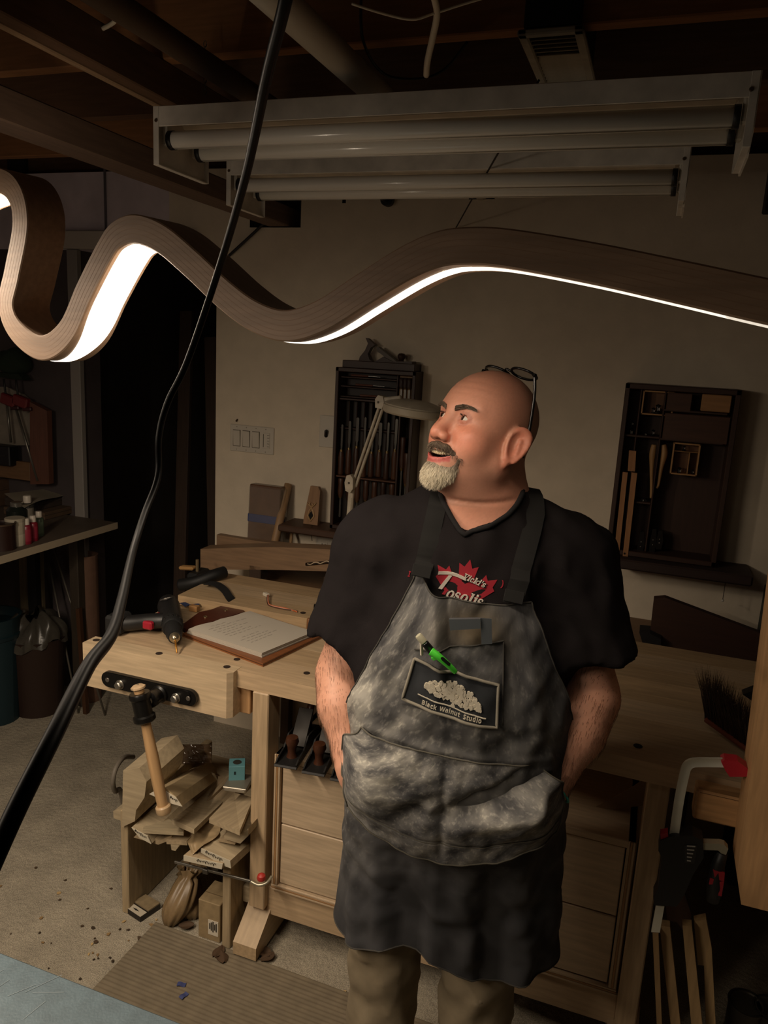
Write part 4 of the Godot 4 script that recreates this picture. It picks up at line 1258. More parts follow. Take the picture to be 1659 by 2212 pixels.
	# two long marked sticks in the left bay, a stub above them
	for k in 2:
		var s := slab_obj("story_stick", [Z.call(245 + 70 * k, 1540 + 8 * k), Z.call(285 + 70 * k, 1545 + 8 * k), Z.call(355 + 75 * k, 885 + 4 * k), Z.call(315 + 70 * k, 880 + 4 * k)], Vector3(0, 0, 0.012), wood("a8764a", "y"))
		tag(s, ["left long pale stick with a hole standing in the right cabinet", "right long pale stick with a hole standing in the right cabinet"][k], "stick", "long sticks in the right cabinet")
		obj("hole", lathe(rod(0.0035, 0.001, 0.0), 10), mat("120c08", 0.9), s, (Z.call(262 + 68 * k, 1518 + 8 * k) as Vector3) - s.position + Vector3(0, 0, 0.0125), align(Vector3(0, 0, 1)))
	var sp := slab_obj("wood_offcut", [Z.call(355, 870), Z.call(412, 876), Z.call(422, 715), Z.call(366, 708)], Vector3(0, 0, 0.012), wood("a8764a", "y"))
	tag(sp, "short pale block above the two long sticks in the right cabinet", "block")
	# two turned handles hanging heads up
	for k in 2:
		var pth := [Z.call(565 + 75 * k, 665, -2.77), Z.call(552 + 92 * k, 740, -2.77), Z.call(545 + 75 * k, 850, -2.77), Z.call(543 + 55 * k, 980, -2.77), Z.call(541 + 40 * k, (1090 if k == 0 else 1010), -2.77)]
		var h := obj("wooden_mallet", tube(pth, PackedFloat32Array([0.008, 0.009, 0.0095, 0.010, 0.0105, 0.011, 0.011, 0.0108, 0.010, 0.0092, 0.0085, 0.0078, 0.007, 0.0066, 0.0062, 0.0058, 0.0055, 0.0053, 0.0052, 0.005, 0.005, 0.005, 0.005, 0.005, 0.005]), 14, 6), wood("b48a58", "y"))
		tag(h, ["left pale turned wooden handle hanging in the right cabinet", "right pale turned wooden handle, tip leaning left, in the right cabinet"][k], "handle", "turned handles")
	for k in 4:
		var pp: Vector3 = Z.call([450, 545, 480, 600][k], [1540, 1530, 1120, 1500][k], -2.77)
		var t := thing("dark_tool", ["dark tool with bright rivets in the right cabinet's lowest bay, leftmost", "dark pointed tool in the right cabinet's lowest bay, middle", "small black clamp under the left turned handle", "slim dark blade in the right cabinet's lowest bay, rightmost"][k], "tool", pp)
		var hgt: float = [0.085, 0.09, 0.012, 0.07][k]
		obj("body", solid(t_extrude(PackedVector2Array([Vector2(-0.010, 0), Vector2(0.008, 0.002), Vector2(0.011, hgt * 0.5), Vector2(0.004, hgt), Vector2(-0.008, hgt * 0.97), Vector2(-0.012, hgt * 0.4)]), 0.012, -0.006), false), mat("1d1a18", 0.35, 0.4), t)
		for j in 2: obj("rivet", lathe([Vector2(0, 0), Vector2(0.0025, 0), Vector2(0.0015, 0.0015), Vector2(0, 0.002)], 8), mat("d5cfc4", 0.15, 0.9), t, Vector3(-0.001, hgt * (0.35 + 0.2 * j), 0.006), align(Vector3(0, 0, 1)))
	var lg := bx("wall_ledge", Vector3(-0.095, 1.045, WALL_Z + 0.001), Vector3(0.372, 1.081, -2.68), wood("33211a", "x", 0.7), null, 0.006)
	tag(lg, "dark thick ledge under the right tool cabinet", "shelf")
	var c0 := pz(1567, 1258, -2.75)
	var c1 := pz(1561, 1297, -2.75)
	var pch := thing("pull_chain", "thin chain with a pale bead hanging under the right ledge", "cord", c0)
	obj("chain", solid(t_tube(PackedVector3Array([Vector3(0, 0.02, 0), (c1 - c0)]), 0.0012, 6)), mat("3a3026", 0.6), pch)
	obj("bead", lathe([Vector2(0, -0.005), Vector2(0.0035, -0.0035), Vector2(0.005, 0), Vector2(0.0035, 0.0035), Vector2(0, 0.005)], 14), mat("c9c4b8", 0.3), pch, c1 - c0)
	# things at the right edge of the wall
	var gc := bx("green_cupboard", Vector3(0.432, 0.0, WALL_Z + 0.002), Vector3(0.9, 1.02, -2.6), tri("2c332a", tex.mottle, 2.0, 0.7), null, 0.004)
	tag(gc, "dark green cupboard against the wall at the right edge", "cupboard")
	bx("door", Vector3(-0.228, -0.49, 0.125), Vector3(0.228, 0.49, 0.137), mat("2a3129", 0.6), gc)
	var sb := bx("dark_wall_box", Vector3(0.247, 2.235, WALL_Z + 0.001), Vector3(0.42, 2.365, -2.77), mat("171412", 0.7), null, 0.004)
	tag(sb, "small black box high on the wall at the right edge", "box")
	bx("cover", Vector3(-0.07, -0.05, 0.04), Vector3(0.07, 0.05, 0.045), mat("1f1b18", 0.5), sb)

# ---------------------------------------------------------------- the woodworker
const MAN := Vector3(-0.305, 0, -1.44)
const MAN_TURN := 0.2
var head_b := Basis.from_euler(Vector3(deg_to_rad(-19.0), deg_to_rad(-48.5), 0))
const HEAD := Vector3(0, 1.607, 0)
# a line of sight met with the upright plane lz in front of the man's axis, in his own axes
func ml(x: float, y: float, lz: float) -> Vector3:
	var b := Basis(Vector3.UP, MAN_TURN)
	var r := ray(x, y)
	var n := b.z
	var t: float = (MAN + n * lz - EYE).dot(n) / r.dot(n)
	return b.inverse() * (EYE + r * t - MAN)

const RING := [[0.36, 0.245, 0.115, -0.14], [0.5, 0.238, 0.118, -0.14], [0.65, 0.226, 0.13, -0.14], [0.76, 0.216, 0.158, -0.14], [0.84, 0.21, 0.188, -0.15], [0.92, 0.212, 0.204, -0.15], [1.0, 0.214, 0.21, -0.145], [1.1, 0.212, 0.203, -0.14], [1.2, 0.206, 0.178, -0.14], [1.3, 0.198, 0.143, -0.135], [1.38, 0.182, 0.112, -0.12], [1.43, 0.145, 0.088, -0.1], [1.48, 0.09, 0.062, -0.085], [1.52, 0.05, 0.04, -0.06]]
func ring(y: float) -> Vector3: # half width, front, back
	var k := 0
	while k < RING.size() - 2 and y > RING[k + 1][0]: k += 1
	var t: float = clampf((y - RING[k][0]) / (RING[k + 1][0] - RING[k][0]), 0, 1)
	return Vector3(lerpf(RING[k][1], RING[k + 1][1], t), lerpf(RING[k][2], RING[k + 1][2], t), lerpf(RING[k][3], RING[k + 1][3], t))
func torso(p: Vector3, grow := 0.0) -> float:
	var r := ring(p.y)
	var zc := (r.y + r.z) / 2
	var a := r.x + grow
	var b := (r.y - r.z) / 2 + grow
	var q := pow(pow(absf(p.x) / a, 2.3) + pow(absf(p.z - zc) / b, 2.3), 1 / 2.3)
	return maxf(maxf((q - 1) * minf(a, b), p.y - 1.5), 0.79 - p.y)

const SH := [Vector3(-0.19, 1.362, -0.02), Vector3(0.19, 1.365, -0.02)]
const EL := [Vector3(-0.247, 1.085, 0.02), Vector3(0.246, 1.112, 0.06)]
const WR := [Vector3(-0.205, 0.945, 0.125), Vector3(0.182, 0.945, 0.13)]
const HA := [Vector3(-0.168, 0.905, 0.150), Vector3(0.138, 0.905, 0.160)]
var fold := FastNoiseLite.new()

func shirt_field(p: Vector3) -> float:
	var d := torso(p)
	for s in 2:
		d = smin(d, cap(p, SH[s], Vector3(0.05 * (2 * s - 1), 1.432, -0.03), 0.07, 0.062), 0.06)
		var hem: Vector3 = SH[s].lerp(EL[s], 0.76) + Vector3(0.008 * (2 * s - 1), 0, 0.004)
		var ab: Vector3 = hem - SH[s]
		var arm := cap(p, SH[s], hem + ab * 0.15, 0.082, 0.088 if s == 0 else 0.098)
		arm = smax(arm, (p - hem).dot(ab.normalized()) + 0.012 * sin(p.x * 40.0), 0.008)
		d = smin(d, arm, 0.05)
	d += fold.get_noise_3d(p.x * 1.0, p.y * 0.55, p.z) * 0.011 + fold.get_noise_3d(p.x * 1.7 + p.y * 1.4, p.y * 0.8 - p.x, p.z * 1.4) * 0.004
	# neck opening: a soft V in front, round behind
	var o: float
	if p.z > -0.03: o = maxf(absf(p.x - 0.008) - 0.083, neck_v(p.x) - p.y)
	else: o = maxf(Vector2(p.x - 0.008, p.z + 0.03).length() - 0.083, 1.498 - p.y)
	return smax(smax(d, -o, 0.006), 0.86 - p.y, 0.01)
const NECK := [[-0.1, 1.53], [-0.076, 1.5], [-0.062, 1.475], [-0.043, 1.449], [-0.028, 1.432], [-0.017, 1.425], [-0.004, 1.432], [0.012, 1.438], [0.035, 1.447], [0.058, 1.462], [0.076, 1.482], [0.09, 1.51], [0.11, 1.54]]
func neck_v(x: float) -> float: # the collar's lower edge in front
	var k := 0
	while k < NECK.size() - 2 and x > NECK[k + 1][0]: k += 1
	return lerpf(NECK[k][1], NECK[k + 1][1], clampf((x - NECK[k][0]) / (NECK[k + 1][0] - NECK[k][0]), 0, 1))
func surf_z(f: Callable, x: float, y: float) -> float:
	var z := 0.32
	for k in 60:
		var d: float = f.call(Vector3(x, y, z))
		if d < 0.0006: break
		z -= maxf(d * 0.7, 0.0008)
		if z < -0.2: break
	return z

func skin_low(p: Vector3) -> float: # hidden under the clothes, and the chest
	var d := torso(p, -0.02)
	d = smin(d, cap(p, Vector3(0.005, 1.36, -0.025), Vector3(0.005, 1.47, -0.02), 0.08, 0.074), 0.05)
	for s in 2:
		d = smin(d, cap(p, SH[s], Vector3(0.05 * (2 * s - 1), 1.42, -0.03), 0.05, 0.05), 0.05)
		d = smin(d, cap(p, SH[s], EL[s], 0.058, 0.05), 0.03)
		var hx: float = [-0.105, 0.09][s]
		d = smin(d, cap(p, Vector3(hx * 0.9, 0.86, 0), Vector3(hx, 0.47, 0.0), 0.09, 0.055), 0.04)
		d = minf(d, cap(p, Vector3(hx, 0.47, 0.0), Vector3(hx, 0.09, -0.02), 0.055, 0.042))
	return smax(d, p.y - 1.4, 0.01)
func arm_field(p: Vector3, s: int) -> float:
	var e: Vector3 = EL[s]
	var w: Vector3 = WR[s]
	var h: Vector3 = HA[s]
	var mid := e.lerp(w, 0.35)
	var d := cap(p, SH[s].lerp(e, 0.5), e, 0.056, 0.052)
	d = smin(d, cap(p, e, mid + Vector3(0.004 * (2 * s - 1), 0, 0), 0.05, 0.05), 0.03)
	d = smin(d, cap(p, mid, w, 0.05, 0.033), 0.03)
	d = smin(d, ell(p, w.lerp(h, 0.62), Vector3(0.04, 0.042, 0.024)), 0.02)
	var fw := (h - w).normalized()
	var side := Vector3(0, 1, 0).cross(fw).normalized()
	for k in 4: # four fingers, unequal and a little curled inside the pocket
		var root: Vector3 = h + Vector3(0, 1, 0) * (0.022 - 0.015 * k)
		var L: float = [0.028, 0.032, 0.03, 0.024][k]
		var m := root + (fw * Vector3(1, 0.4, 0.1) + Vector3(0, -0.35, 0)).normalized() * L
		d = smin(d, cap(p, root, m, 0.0095, 0.009), 0.006)
		d = smin(d, cap(p, m, m + (fw * Vector3(0.6, 0, 0) + Vector3(0, -0.5, -0.7)).normalized() * L * 0.8, 0.009, 0.008), 0.004)
	var tr: Vector3 = w.lerp(h, 0.5) + Vector3(0, 0.03, 0)
	d = smin(d, cap(p, tr, tr + (fw * Vector3(1, 1, 0.2) + Vector3(0, 0.5, -0.1)).normalized() * 0.03, 0.012, 0.0105), 0.008)
	d = smin(d, cap(p, tr + (fw * Vector3(1, 1, 0.2) + Vector3(0, 0.5, -0.1)).normalized() * 0.03, tr + fw * Vector3(0.05, 0.05, 0.0) + Vector3(0, 0.012, 0), 0.0105, 0.009), 0.005)
	return d

# head, in its own axes: +z out of the face
func head_field(q: Vector3) -> float:
	var p := q
	p.x = absf(q.x)
	var d := ell(p, Vector3(0, 0.028, -0.014), Vector3(0.0765, 0.09, 0.099))
	d = smin(d, ell(p, Vector3(0, 0.022, 0.03), Vector3(0.066, 0.058, 0.057)), 0.03)
	d = smin(d, ell(p, Vector3(0, -0.045, 0.024), Vector3(0.066, 0.07, 0.058)), 0.03)
	d = smin(d, cap(p, Vector3(0.052, -0.065, -0.005), Vector3(0.012, -0.102, 0.056), 0.03, 0.026), 0.03)
	d = smin(d, ell(p, Vector3(0.043, -0.04, 0.05), Vector3(0.028, 0.031, 0.028)), 0.022)
	d = smin(d, ell(p, Vector3(0.041, -0.03, 0.062), Vector3(0.016, 0.013, 0.016)), 0.014)
	d = smin(d, cap(p, Vector3(0, 0.0175, 0.079), Vector3(0.045, 0.021, 0.062), 0.0115, 0.011), 0.014)
	# sockets
	d = smax(d, -ell(p, Vector3(0.031, 0.0, 0.094), Vector3(0.018, 0.0105, 0.014)), 0.016)
	d = smin(d, (p - Vector3(0.031, 0.0, 0.0705)).length() - 0.0142, 0.004)
	var sl := ell(p, Vector3(0.031, 0.0 - 3.0 * pow(p.x - 0.031, 2.0), 0.086), Vector3(0.0125, 0.0035, 0.012))
	d = smax(d, -sl, 0.002)
	# nose
	d = smin(d, cap(p, Vector3(0, 0.004, 0.083), Vector3(0, -0.034, 0.1015), 0.0088, 0.0115), 0.014)
	d = smin(d, (p - Vector3(0, -0.0385, 0.1045)).length() - 0.0122, 0.008)
	d = smin(d, ell(p, Vector3(0.0148, -0.0425, 0.096), Vector3(0.0085, 0.0085, 0.0115)), 0.006)
	d = smax(d, -ell(p, Vector3(0.0085, -0.053, 0.1015), Vector3(0.0045, 0.006, 0.0065)), 0.003)
	# muzzle, laughing mouth, lips
	d = smin(d, ell(p, Vector3(0, -0.076, 0.062), Vector3(0.036, 0.034, 0.033)), 0.016)
	d = smin(d, (p - Vector3(0, -0.105, 0.07)).length() - 0.021, 0.016)
	var my := p.y + 0.0765 - 6.5 * p.x * p.x
	var lip := cap(Vector3(p.x, my, p.z + 7.0 * p.x * p.x), Vector3(0, -0.0085, 0.0925), Vector3(0.034, -0.002, 0.0925), 0.006, 0.0026)
	d = smin(d, lip, 0.004)
	d = smax(d, -ell(Vector3(p.x, my, p.z), Vector3(0, 0.0005, 0.084), Vector3(0.037, 0.0068, 0.031)), 0.003)
	# smile fold beside the nose and crow's foot
	d += 0.0022 * exp(-pow(segd(p, Vector3(0.021, -0.042, 0.09), Vector3(0.041, -0.08, 0.066)) / 0.0035, 2.0))
	d += 0.0012 * exp(-pow(segd(p, Vector3(0.049, 0.0, 0.065), Vector3(0.064, -0.004, 0.04)) / 0.0022, 2.0))
	d += 0.0012 * exp(-pow(segd(p, Vector3(0.024, -0.014, 0.083), Vector3(0.046, -0.011, 0.07)) / 0.003, 2.0))
	for k in 3: d += 0.0006 * exp(-pow((p.y - 0.045 - 0.014 * k - p.x * 0.05) / 0.0025, 2.0)) * smoothstep(0.03, 0.07, p.z)
	return minf(smin(d, ear_field(p), 0.006), 1.0)
func segd(p: Vector3, a: Vector3, b: Vector3) -> float:
	var h: float = clampf((p - a).dot(b - a) / (b - a).length_squared(), 0, 1)
	return (p - a - (b - a) * h).length()
func ear_field(p: Vector3) -> float:
	var c := Vector3(0.078, -0.02, -0.012)
	if (p - c).length() > 0.07: return (p - c).length() - 0.045
	var r := p - c
	r = Basis.from_euler(Vector3(-0.12, -0.55, 0.12)).inverse() * r # flares out behind
	var w := 1.0 + 0.32 * clampf(r.y / 0.036, -1, 1) # wider at the top
	var q := Vector3(r.x, r.y, r.z / w)
	var d := ell(q, Vector3(0.004, 0, -0.006), Vector3(0.0075, 0.036, 0.0195))
	var rim := absf(Vector2((q.z + 0.006) / 0.0175, q.y / 0.034).length() - 1.0) * 0.019
	var helix := Vector2(rim, q.x - 0.0085).length() - 0.0048
	if q.y > -0.03 : d = smin(d, helix, 0.004)
	d = smax(d, -ell(q, Vector3(0.014, 0.004, -0.003), Vector3(0.0105, 0.024, 0.0125)), 0.004)
	d = smin(d, cap(q, Vector3(0.007, 0.016, -0.008), Vector3(0.0075, -0.014, -0.012), 0.0035, 0.0035), 0.004)
	d = smin(d, ell(q, Vector3(0.003, -0.031, 0.0), Vector3(0.007, 0.0125, 0.0095)), 0.006)
	d = smin(d, ell(q, Vector3(0.005, -0.006, 0.0105), Vector3(0.0045, 0.007, 0.0045)), 0.003)
	return d
func top_field(p: Vector3) -> float: # head, neck and the chest in the collar, in the man's axes
	var q := head_b.inverse() * (p - HEAD)
	var d := 1.0
	if p.y > 1.44: d = head_field(q)
	var n := cap(p, Vector3(0.006, 1.36, -0.03), Vector3(0.01, 1.56, -0.03), 0.082, 0.07)
	n = smin(n, ell(p, Vector3(-0.018, 1.505, 0.028), Vector3(0.058, 0.04, 0.052)), 0.04) # double chin
	n = smin(n, torso(p, -0.012), 0.05)
	n = smin(n, cap(p, Vector3(0.06, 1.44, -0.03), Vector3(0.05, 1.53, -0.05), 0.05, 0.03), 0.03)
	n += 0.003 * exp(-pow((p.y - 1.478 - 1.1 * p.x * p.x) / 0.005, 2.0)) * smoothstep(0.02, 0.05, p.z)
	d = smin(d, n, 0.022)
	return smax(d, 1.372 - p.y, 0.004)
func head_color(p: Vector3) -> Color:
	var q := head_b.inverse() * (p - HEAD)
	var c := lin("d0937a")
	var ax := absf(q.x)
	var red := exp(-pow((q - Vector3(0, -0.04, 0.11)).length() / 0.022, 2.0)) * 0.4 + exp(-pow((Vector3(ax, q.y, q.z) - Vector3(0.045, -0.035, 0.07)).length() / 0.03, 2.0)) * 0.6
	if q.z < 0.03 and ax > 0.07: red += 0.5 * smoothstep(0.078, 0.086, ax)
	c = c.lerp(lin("cc7259"), clampf(red, 0, 1))
	var stub := smoothstep(0.03, -0.06, q.z) * smoothstep(-0.02, 0.03, q.y) * 0.6
	if ax < 0.082: c = c.lerp(lin("7f604e"), clampf(stub * 1.25, 0, 1))
	var jaw := smoothstep(-0.045, -0.085, q.y) * smoothstep(-0.03, 0.02, q.z) * 0.4
	if p.y > 1.47: c = c.lerp(lin("94705e"), clampf(jaw, 0, 1))
	var my := q.y + 0.0765 - 6.5 * q.x * q.x
	if q.z > 0.07 and my < -0.002 and my > -0.0155 and ax < 0.034: c = lin("b8605a")
	if q.z > 0.05 and q.z < 0.0865 - 6.0 * q.x * q.x and absf(my) < 0.009 and ax < 0.034: c = lin("35100f")
	for e in [Vector3(0.031, 0, 0.0705)]:
		var dd: float = (Vector3(ax, q.y, q.z) - e).length()
		if dd < 0.018: c = c.lerp(lin("9c5a48"), 0.5)
	var nz := fold.get_noise_3d(p.x * 30, p.y * 30, p.z * 30) * 0.08
	return c * (1.0 + nz)
func goatee(q: Vector3) -> float:
	var p := Vector3(absf(q.x), q.y, q.z)
	var d := ell(p, Vector3(0, -0.103, 0.073), Vector3(0.035, 0.025, 0.020))
	d = smin(d, ell(p, Vector3(0, -0.116, 0.077), Vector3(0.027, 0.018, 0.0165)), 0.014)
	d = smin(d, ell(p, Vector3(0, -0.094, 0.087), Vector3(0.015, 0.009, 0.0075)), 0.006)
	d = smin(d, cap(p, Vector3(0.0405, -0.075, 0.064), Vector3(0.032, -0.105, 0.068), 0.006, 0.01), 0.01)
	var m := cap(p, Vector3(0, -0.0585, 0.0935), Vector3(0.019, -0.0615, 0.0875), 0.0072, 0.0072)
	m = smin(m, cap(p, Vector3(0.019, -0.0615, 0.0875), Vector3(0.0405, -0.073, 0.065), 0.0068, 0.006), 0.006)
	d = smin(d, m, 0.006)
	var my := p.y + 0.0765 - 6.5 * p.x * p.x # leave the mouth and the lower lip free
	return smax(d, -ell(Vector3(p.x, my, p.z), Vector3(0, -0.0035, 0.095), Vector3(0.0345, 0.0100, 0.045)), 0.003)
func hair_color(q: Vector3, r: float) -> Color:
	var white := smoothstep(-0.08, -0.112, q.y)
	var c := lin("5b4a3c").lerp(lin("d9cdb4"), clampf(white + (r - 0.5) * 0.5, 0, 1))
	return c * (0.8 + 0.4 * r)
func strand(st: SurfaceTool, p: Vector3, dir: Vector3, bend: Vector3, L: float, r: float, c: Color):
	var pts := PackedVector3Array([p, p + (dir + bend * 0.2).normalized() * L * 0.5, p + (dir + bend * 0.2).normalized() * L * 0.5 + (dir + bend).normalized() * L * 0.5])
	put(st, t_tube(pts, [r, r * 0.75, r * 0.15], 3), true, Transform3D.IDENTITY, c, false)

# the apron as an outer ring round the body; u across (-1..1), y height
const EDGE := [[0.36, 1.62], [0.8, 1.62], [0.95, 1.6], [1.03, 1.45], [1.07, 1.22], [1.1, 0.205], [1.16, 0.184], [1.25, 0.141], [1.3, 0.118], [1.345, 0.102], [1.4, 0.1]]
func apron_edge(y: float) -> float: # half angle
	if y < 1.07:
		var k := 0
		while k < 3 and y > EDGE[k + 1][0]: k += 1
		var t: float = clampf((y - EDGE[k][0]) / (EDGE[k + 1][0] - EDGE[k][0]), 0, 1)
		return lerpf(EDGE[k][1], EDGE[k + 1][1], t)
	var k := 5
	while k < 9 and y > EDGE[k + 1][0]: k += 1
	var t: float = clampf((y - EDGE[k][0]) / (EDGE[k + 1][0] - EDGE[k][0]), 0, 1)
	var xe := lerpf(EDGE[k][1], EDGE[k + 1][1], t)
	var a := ring(y).x + 0.014
	var th := asin(clampf(pow(xe / a, 1.15), 0, 0.999))
	return lerpf(1.22, th, smoothstep(1.07, 1.1, y)) if y < 1.1 else th
func ap_pt(th: float, y: float, off: float) -> Vector3:
	var r := ring(y)
	var zc := (r.y + r.z) / 2
	off = maxf(off, -0.009)
	var a := r.x + 0.018 + off
	var b := (r.y - r.z) / 2 + 0.02 + off
	return Vector3(a * signf(sin(th)) * pow(absf(sin(th)), 2 / 2.3), y, zc + b * signf(cos(th)) * pow(absf(cos(th)), 2 / 2.3))
func th_of(x: float, y: float) -> float:
	var a := ring(y).x + 0.014
	return asin(clampf(pow(absf(x) / a, 1.15), 0, 0.9999)) * signf(x)
func crease(x: float, y: float, a: Vector2, b: Vector2, w: float, amp: float) -> float:
	var p := Vector2(x, y)
	var h: float = clampf((p - a).dot(b - a) / (b - a).length_squared(), 0, 1)
	var d := (p - a - (b - a) * h).length()
	return amp * exp(-pow(d / w, 2.0)) * sin(PI * clampf(0.15 + 0.7 * h, 0, 1))
func apron_disp(x: float, y: float) -> float:
	var d := 0.0
	d += crease(x, y, Vector2(-0.062, 1.33), Vector2(-0.035, 1.17), 0.011, 0.012)
	d += crease(x, y, Vector2(-0.035, 1.34), Vector2(-0.012, 1.19), 0.014, -0.016)
	d += crease(x, y, Vector2(0.06, 1.33), Vector2(-0.015, 1.255), 0.013, -0.008)
	d += crease(x, y, Vector2(0.085, 1.30), Vector2(0.035, 1.235), 0.011, 0.006)
	d += crease(x, y, Vector2(-0.12, 1.26), Vector2(-0.16, 1.1), 0.014, 0.007)
	d += crease(x, y, Vector2(0.11, 1.24), Vector2(0.15, 1.08), 0.016, 0.006)
	d += crease(x, y, Vector2(0.16, 1.1), Vector2(0.06, 1.06), 0.015, -0.006)
	d += crease(x, y, Vector2(-0.17, 1.062), Vector2(0.17, 1.038), 0.007, 0.005)
	d += crease(x, y, Vector2(-0.17, 1.046), Vector2(0.17, 1.022), 0.004, -0.003)
	if y < 0.9:
		var k := smoothstep(0.9, 0.6, y)
		d += k * (0.012 * sin(x * 38.0 + 0.8) + 0.007 * sin(x * 71.0 + y * 6.0))
		d += crease(x, y, Vector2(-0.02, 0.86), Vector2(-0.02, 0.62), 0.008, 0.006)
		d += crease(x, y, Vector2(-0.19, 0.71), Vector2(-0.02, 0.64), 0.02, -0.012)
		d += crease(x, y, Vector2(0.19, 0.68), Vector2(0.04, 0.63), 0.022, -0.012)
		d += crease(x, y, Vector2(-0.03, 0.66), Vector2(0.03, 0.65), 0.02, 0.012)
	d += fold.get_noise_2d(x * 1.6, y * 1.1) * 0.007
	return d
func apron_z(x: float, y: float) -> float:
	return ap_pt(th_of(x, y), y, apron_disp(x, y)).z
func pocket_pt(u: float, v: float, lift := 0.0) -> Vector3:
	var x0 := lerpf(-0.17, -0.205, smoothstep(0.0, 0.35, v))
	x0 = lerpf(x0, -0.172, smoothstep(0.55, 1.0, v))
	var x1 := lerpf(0.15, 0.182, smoothstep(0.0, 0.35, v))
	x1 = lerpf(x1, 0.172, smoothstep(0.6, 1.0, v))
	var x := lerpf(x0, x1, u)
	var y := lerpf(1.044 - 0.07 * x, 0.822 + 2.4 * x * x + 0.02 * x, v)
	var off := 0.005 + 0.012 * sin(PI * u) * sin(PI * v) + 0.014 * v * v
	off += 0.036 * exp(-pow((x + 0.135) / 0.052, 2.0) - pow((y - 0.955) / 0.07, 2.0))
	off += 0.034 * exp(-pow((x - 0.125) / 0.05, 2.0) - pow((y - 0.94) / 0.06, 2.0))
	off += crease(x, y, Vector2(0.165, 1.035), Vector2(-0.015, 0.935), 0.016, -0.032)
	off += crease(x, y, Vector2(0.17, 1.0), Vector2(0.02, 0.912), 0.018, 0.018)
	off += crease(x, y, Vector2(-0.016, 1.03), Vector2(-0.012, 0.83), 0.006, -0.006)
	off += crease(x, y, Vector2(-0.03, 0.965), Vector2(-0.095, 0.905), 0.016, -0.019)
	off += crease(x, y, Vector2(-0.025, 0.94), Vector2(-0.07, 0.955), 0.012, 0.008)
	off += crease(x, y, Vector2(0.16, 1.0), Vector2(0.11, 0.9), 0.010, -0.007)
	off += crease(x, y, Vector2(0.14, 1.0), Vector2(0.085, 0.9), 0.011, 0.007)
	off += crease(x, y, Vector2(-0.17, 1.0), Vector2(-0.09, 1.0), 0.014, 0.006)
	off -= 0.003 * exp(-pow((v - 0.78) / 0.012, 2.0))
	off += fold.get_noise_2d(x * 1.8 + 50, y * 1.5) * 0.006
	return ap_pt(th_of(x, y), y, off + lift)

func dusty(w: int, h: int, hex: String, weight: Callable, seed_: int) -> ImageTexture:
	# worn canvas with rubbed-in sawdust: paler wherever weight(u, v) is high; the apron's weight also paints shade
	var n1 := FastNoiseLite.new()
	n1.seed = seed_
	n1.frequency = 0.010
	n1.fractal_octaves = 5
	var n2 := FastNoiseLite.new()
	n2.fractal_gain = 0.65
	n2.seed = seed_ + 1
	n2.frequency = 0.045
	n2.fractal_octaves = 4
	var im := Image.create(w, h, false, Image.FORMAT_RGB8)
	var base := Color(hex)
	var dust := Color("d4cfc0")
	for j in h:
		for i in w:
			var u := float(i) / w
			var v := float(j) / h
			var k: float = weight.call(u, v)
			var a := n1.get_noise_2d(i * 1.0 + j * 0.3, j * 0.7)
			var b := n2.get_noise_2d(i * 1.3 + j * 0.4, j * 0.8 - i * 0.15)
			var d := clampf(0.27 * k + 0.42 * k * a, 0, 0.66) + clampf((b - 0.2 + 0.12 * k) * 0.5, 0, 0.26) * clampf(k, 0, 1)
			var c := base * (1.0 + 0.22 * a)
			c = c.lerp(dust, clampf(d, 0, 0.85))
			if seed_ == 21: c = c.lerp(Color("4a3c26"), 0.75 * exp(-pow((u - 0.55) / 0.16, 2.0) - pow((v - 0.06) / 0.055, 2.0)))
			im.set_pixel(i, j, c)
	im.generate_mipmaps()
	return ImageTexture.create_from_image(im)

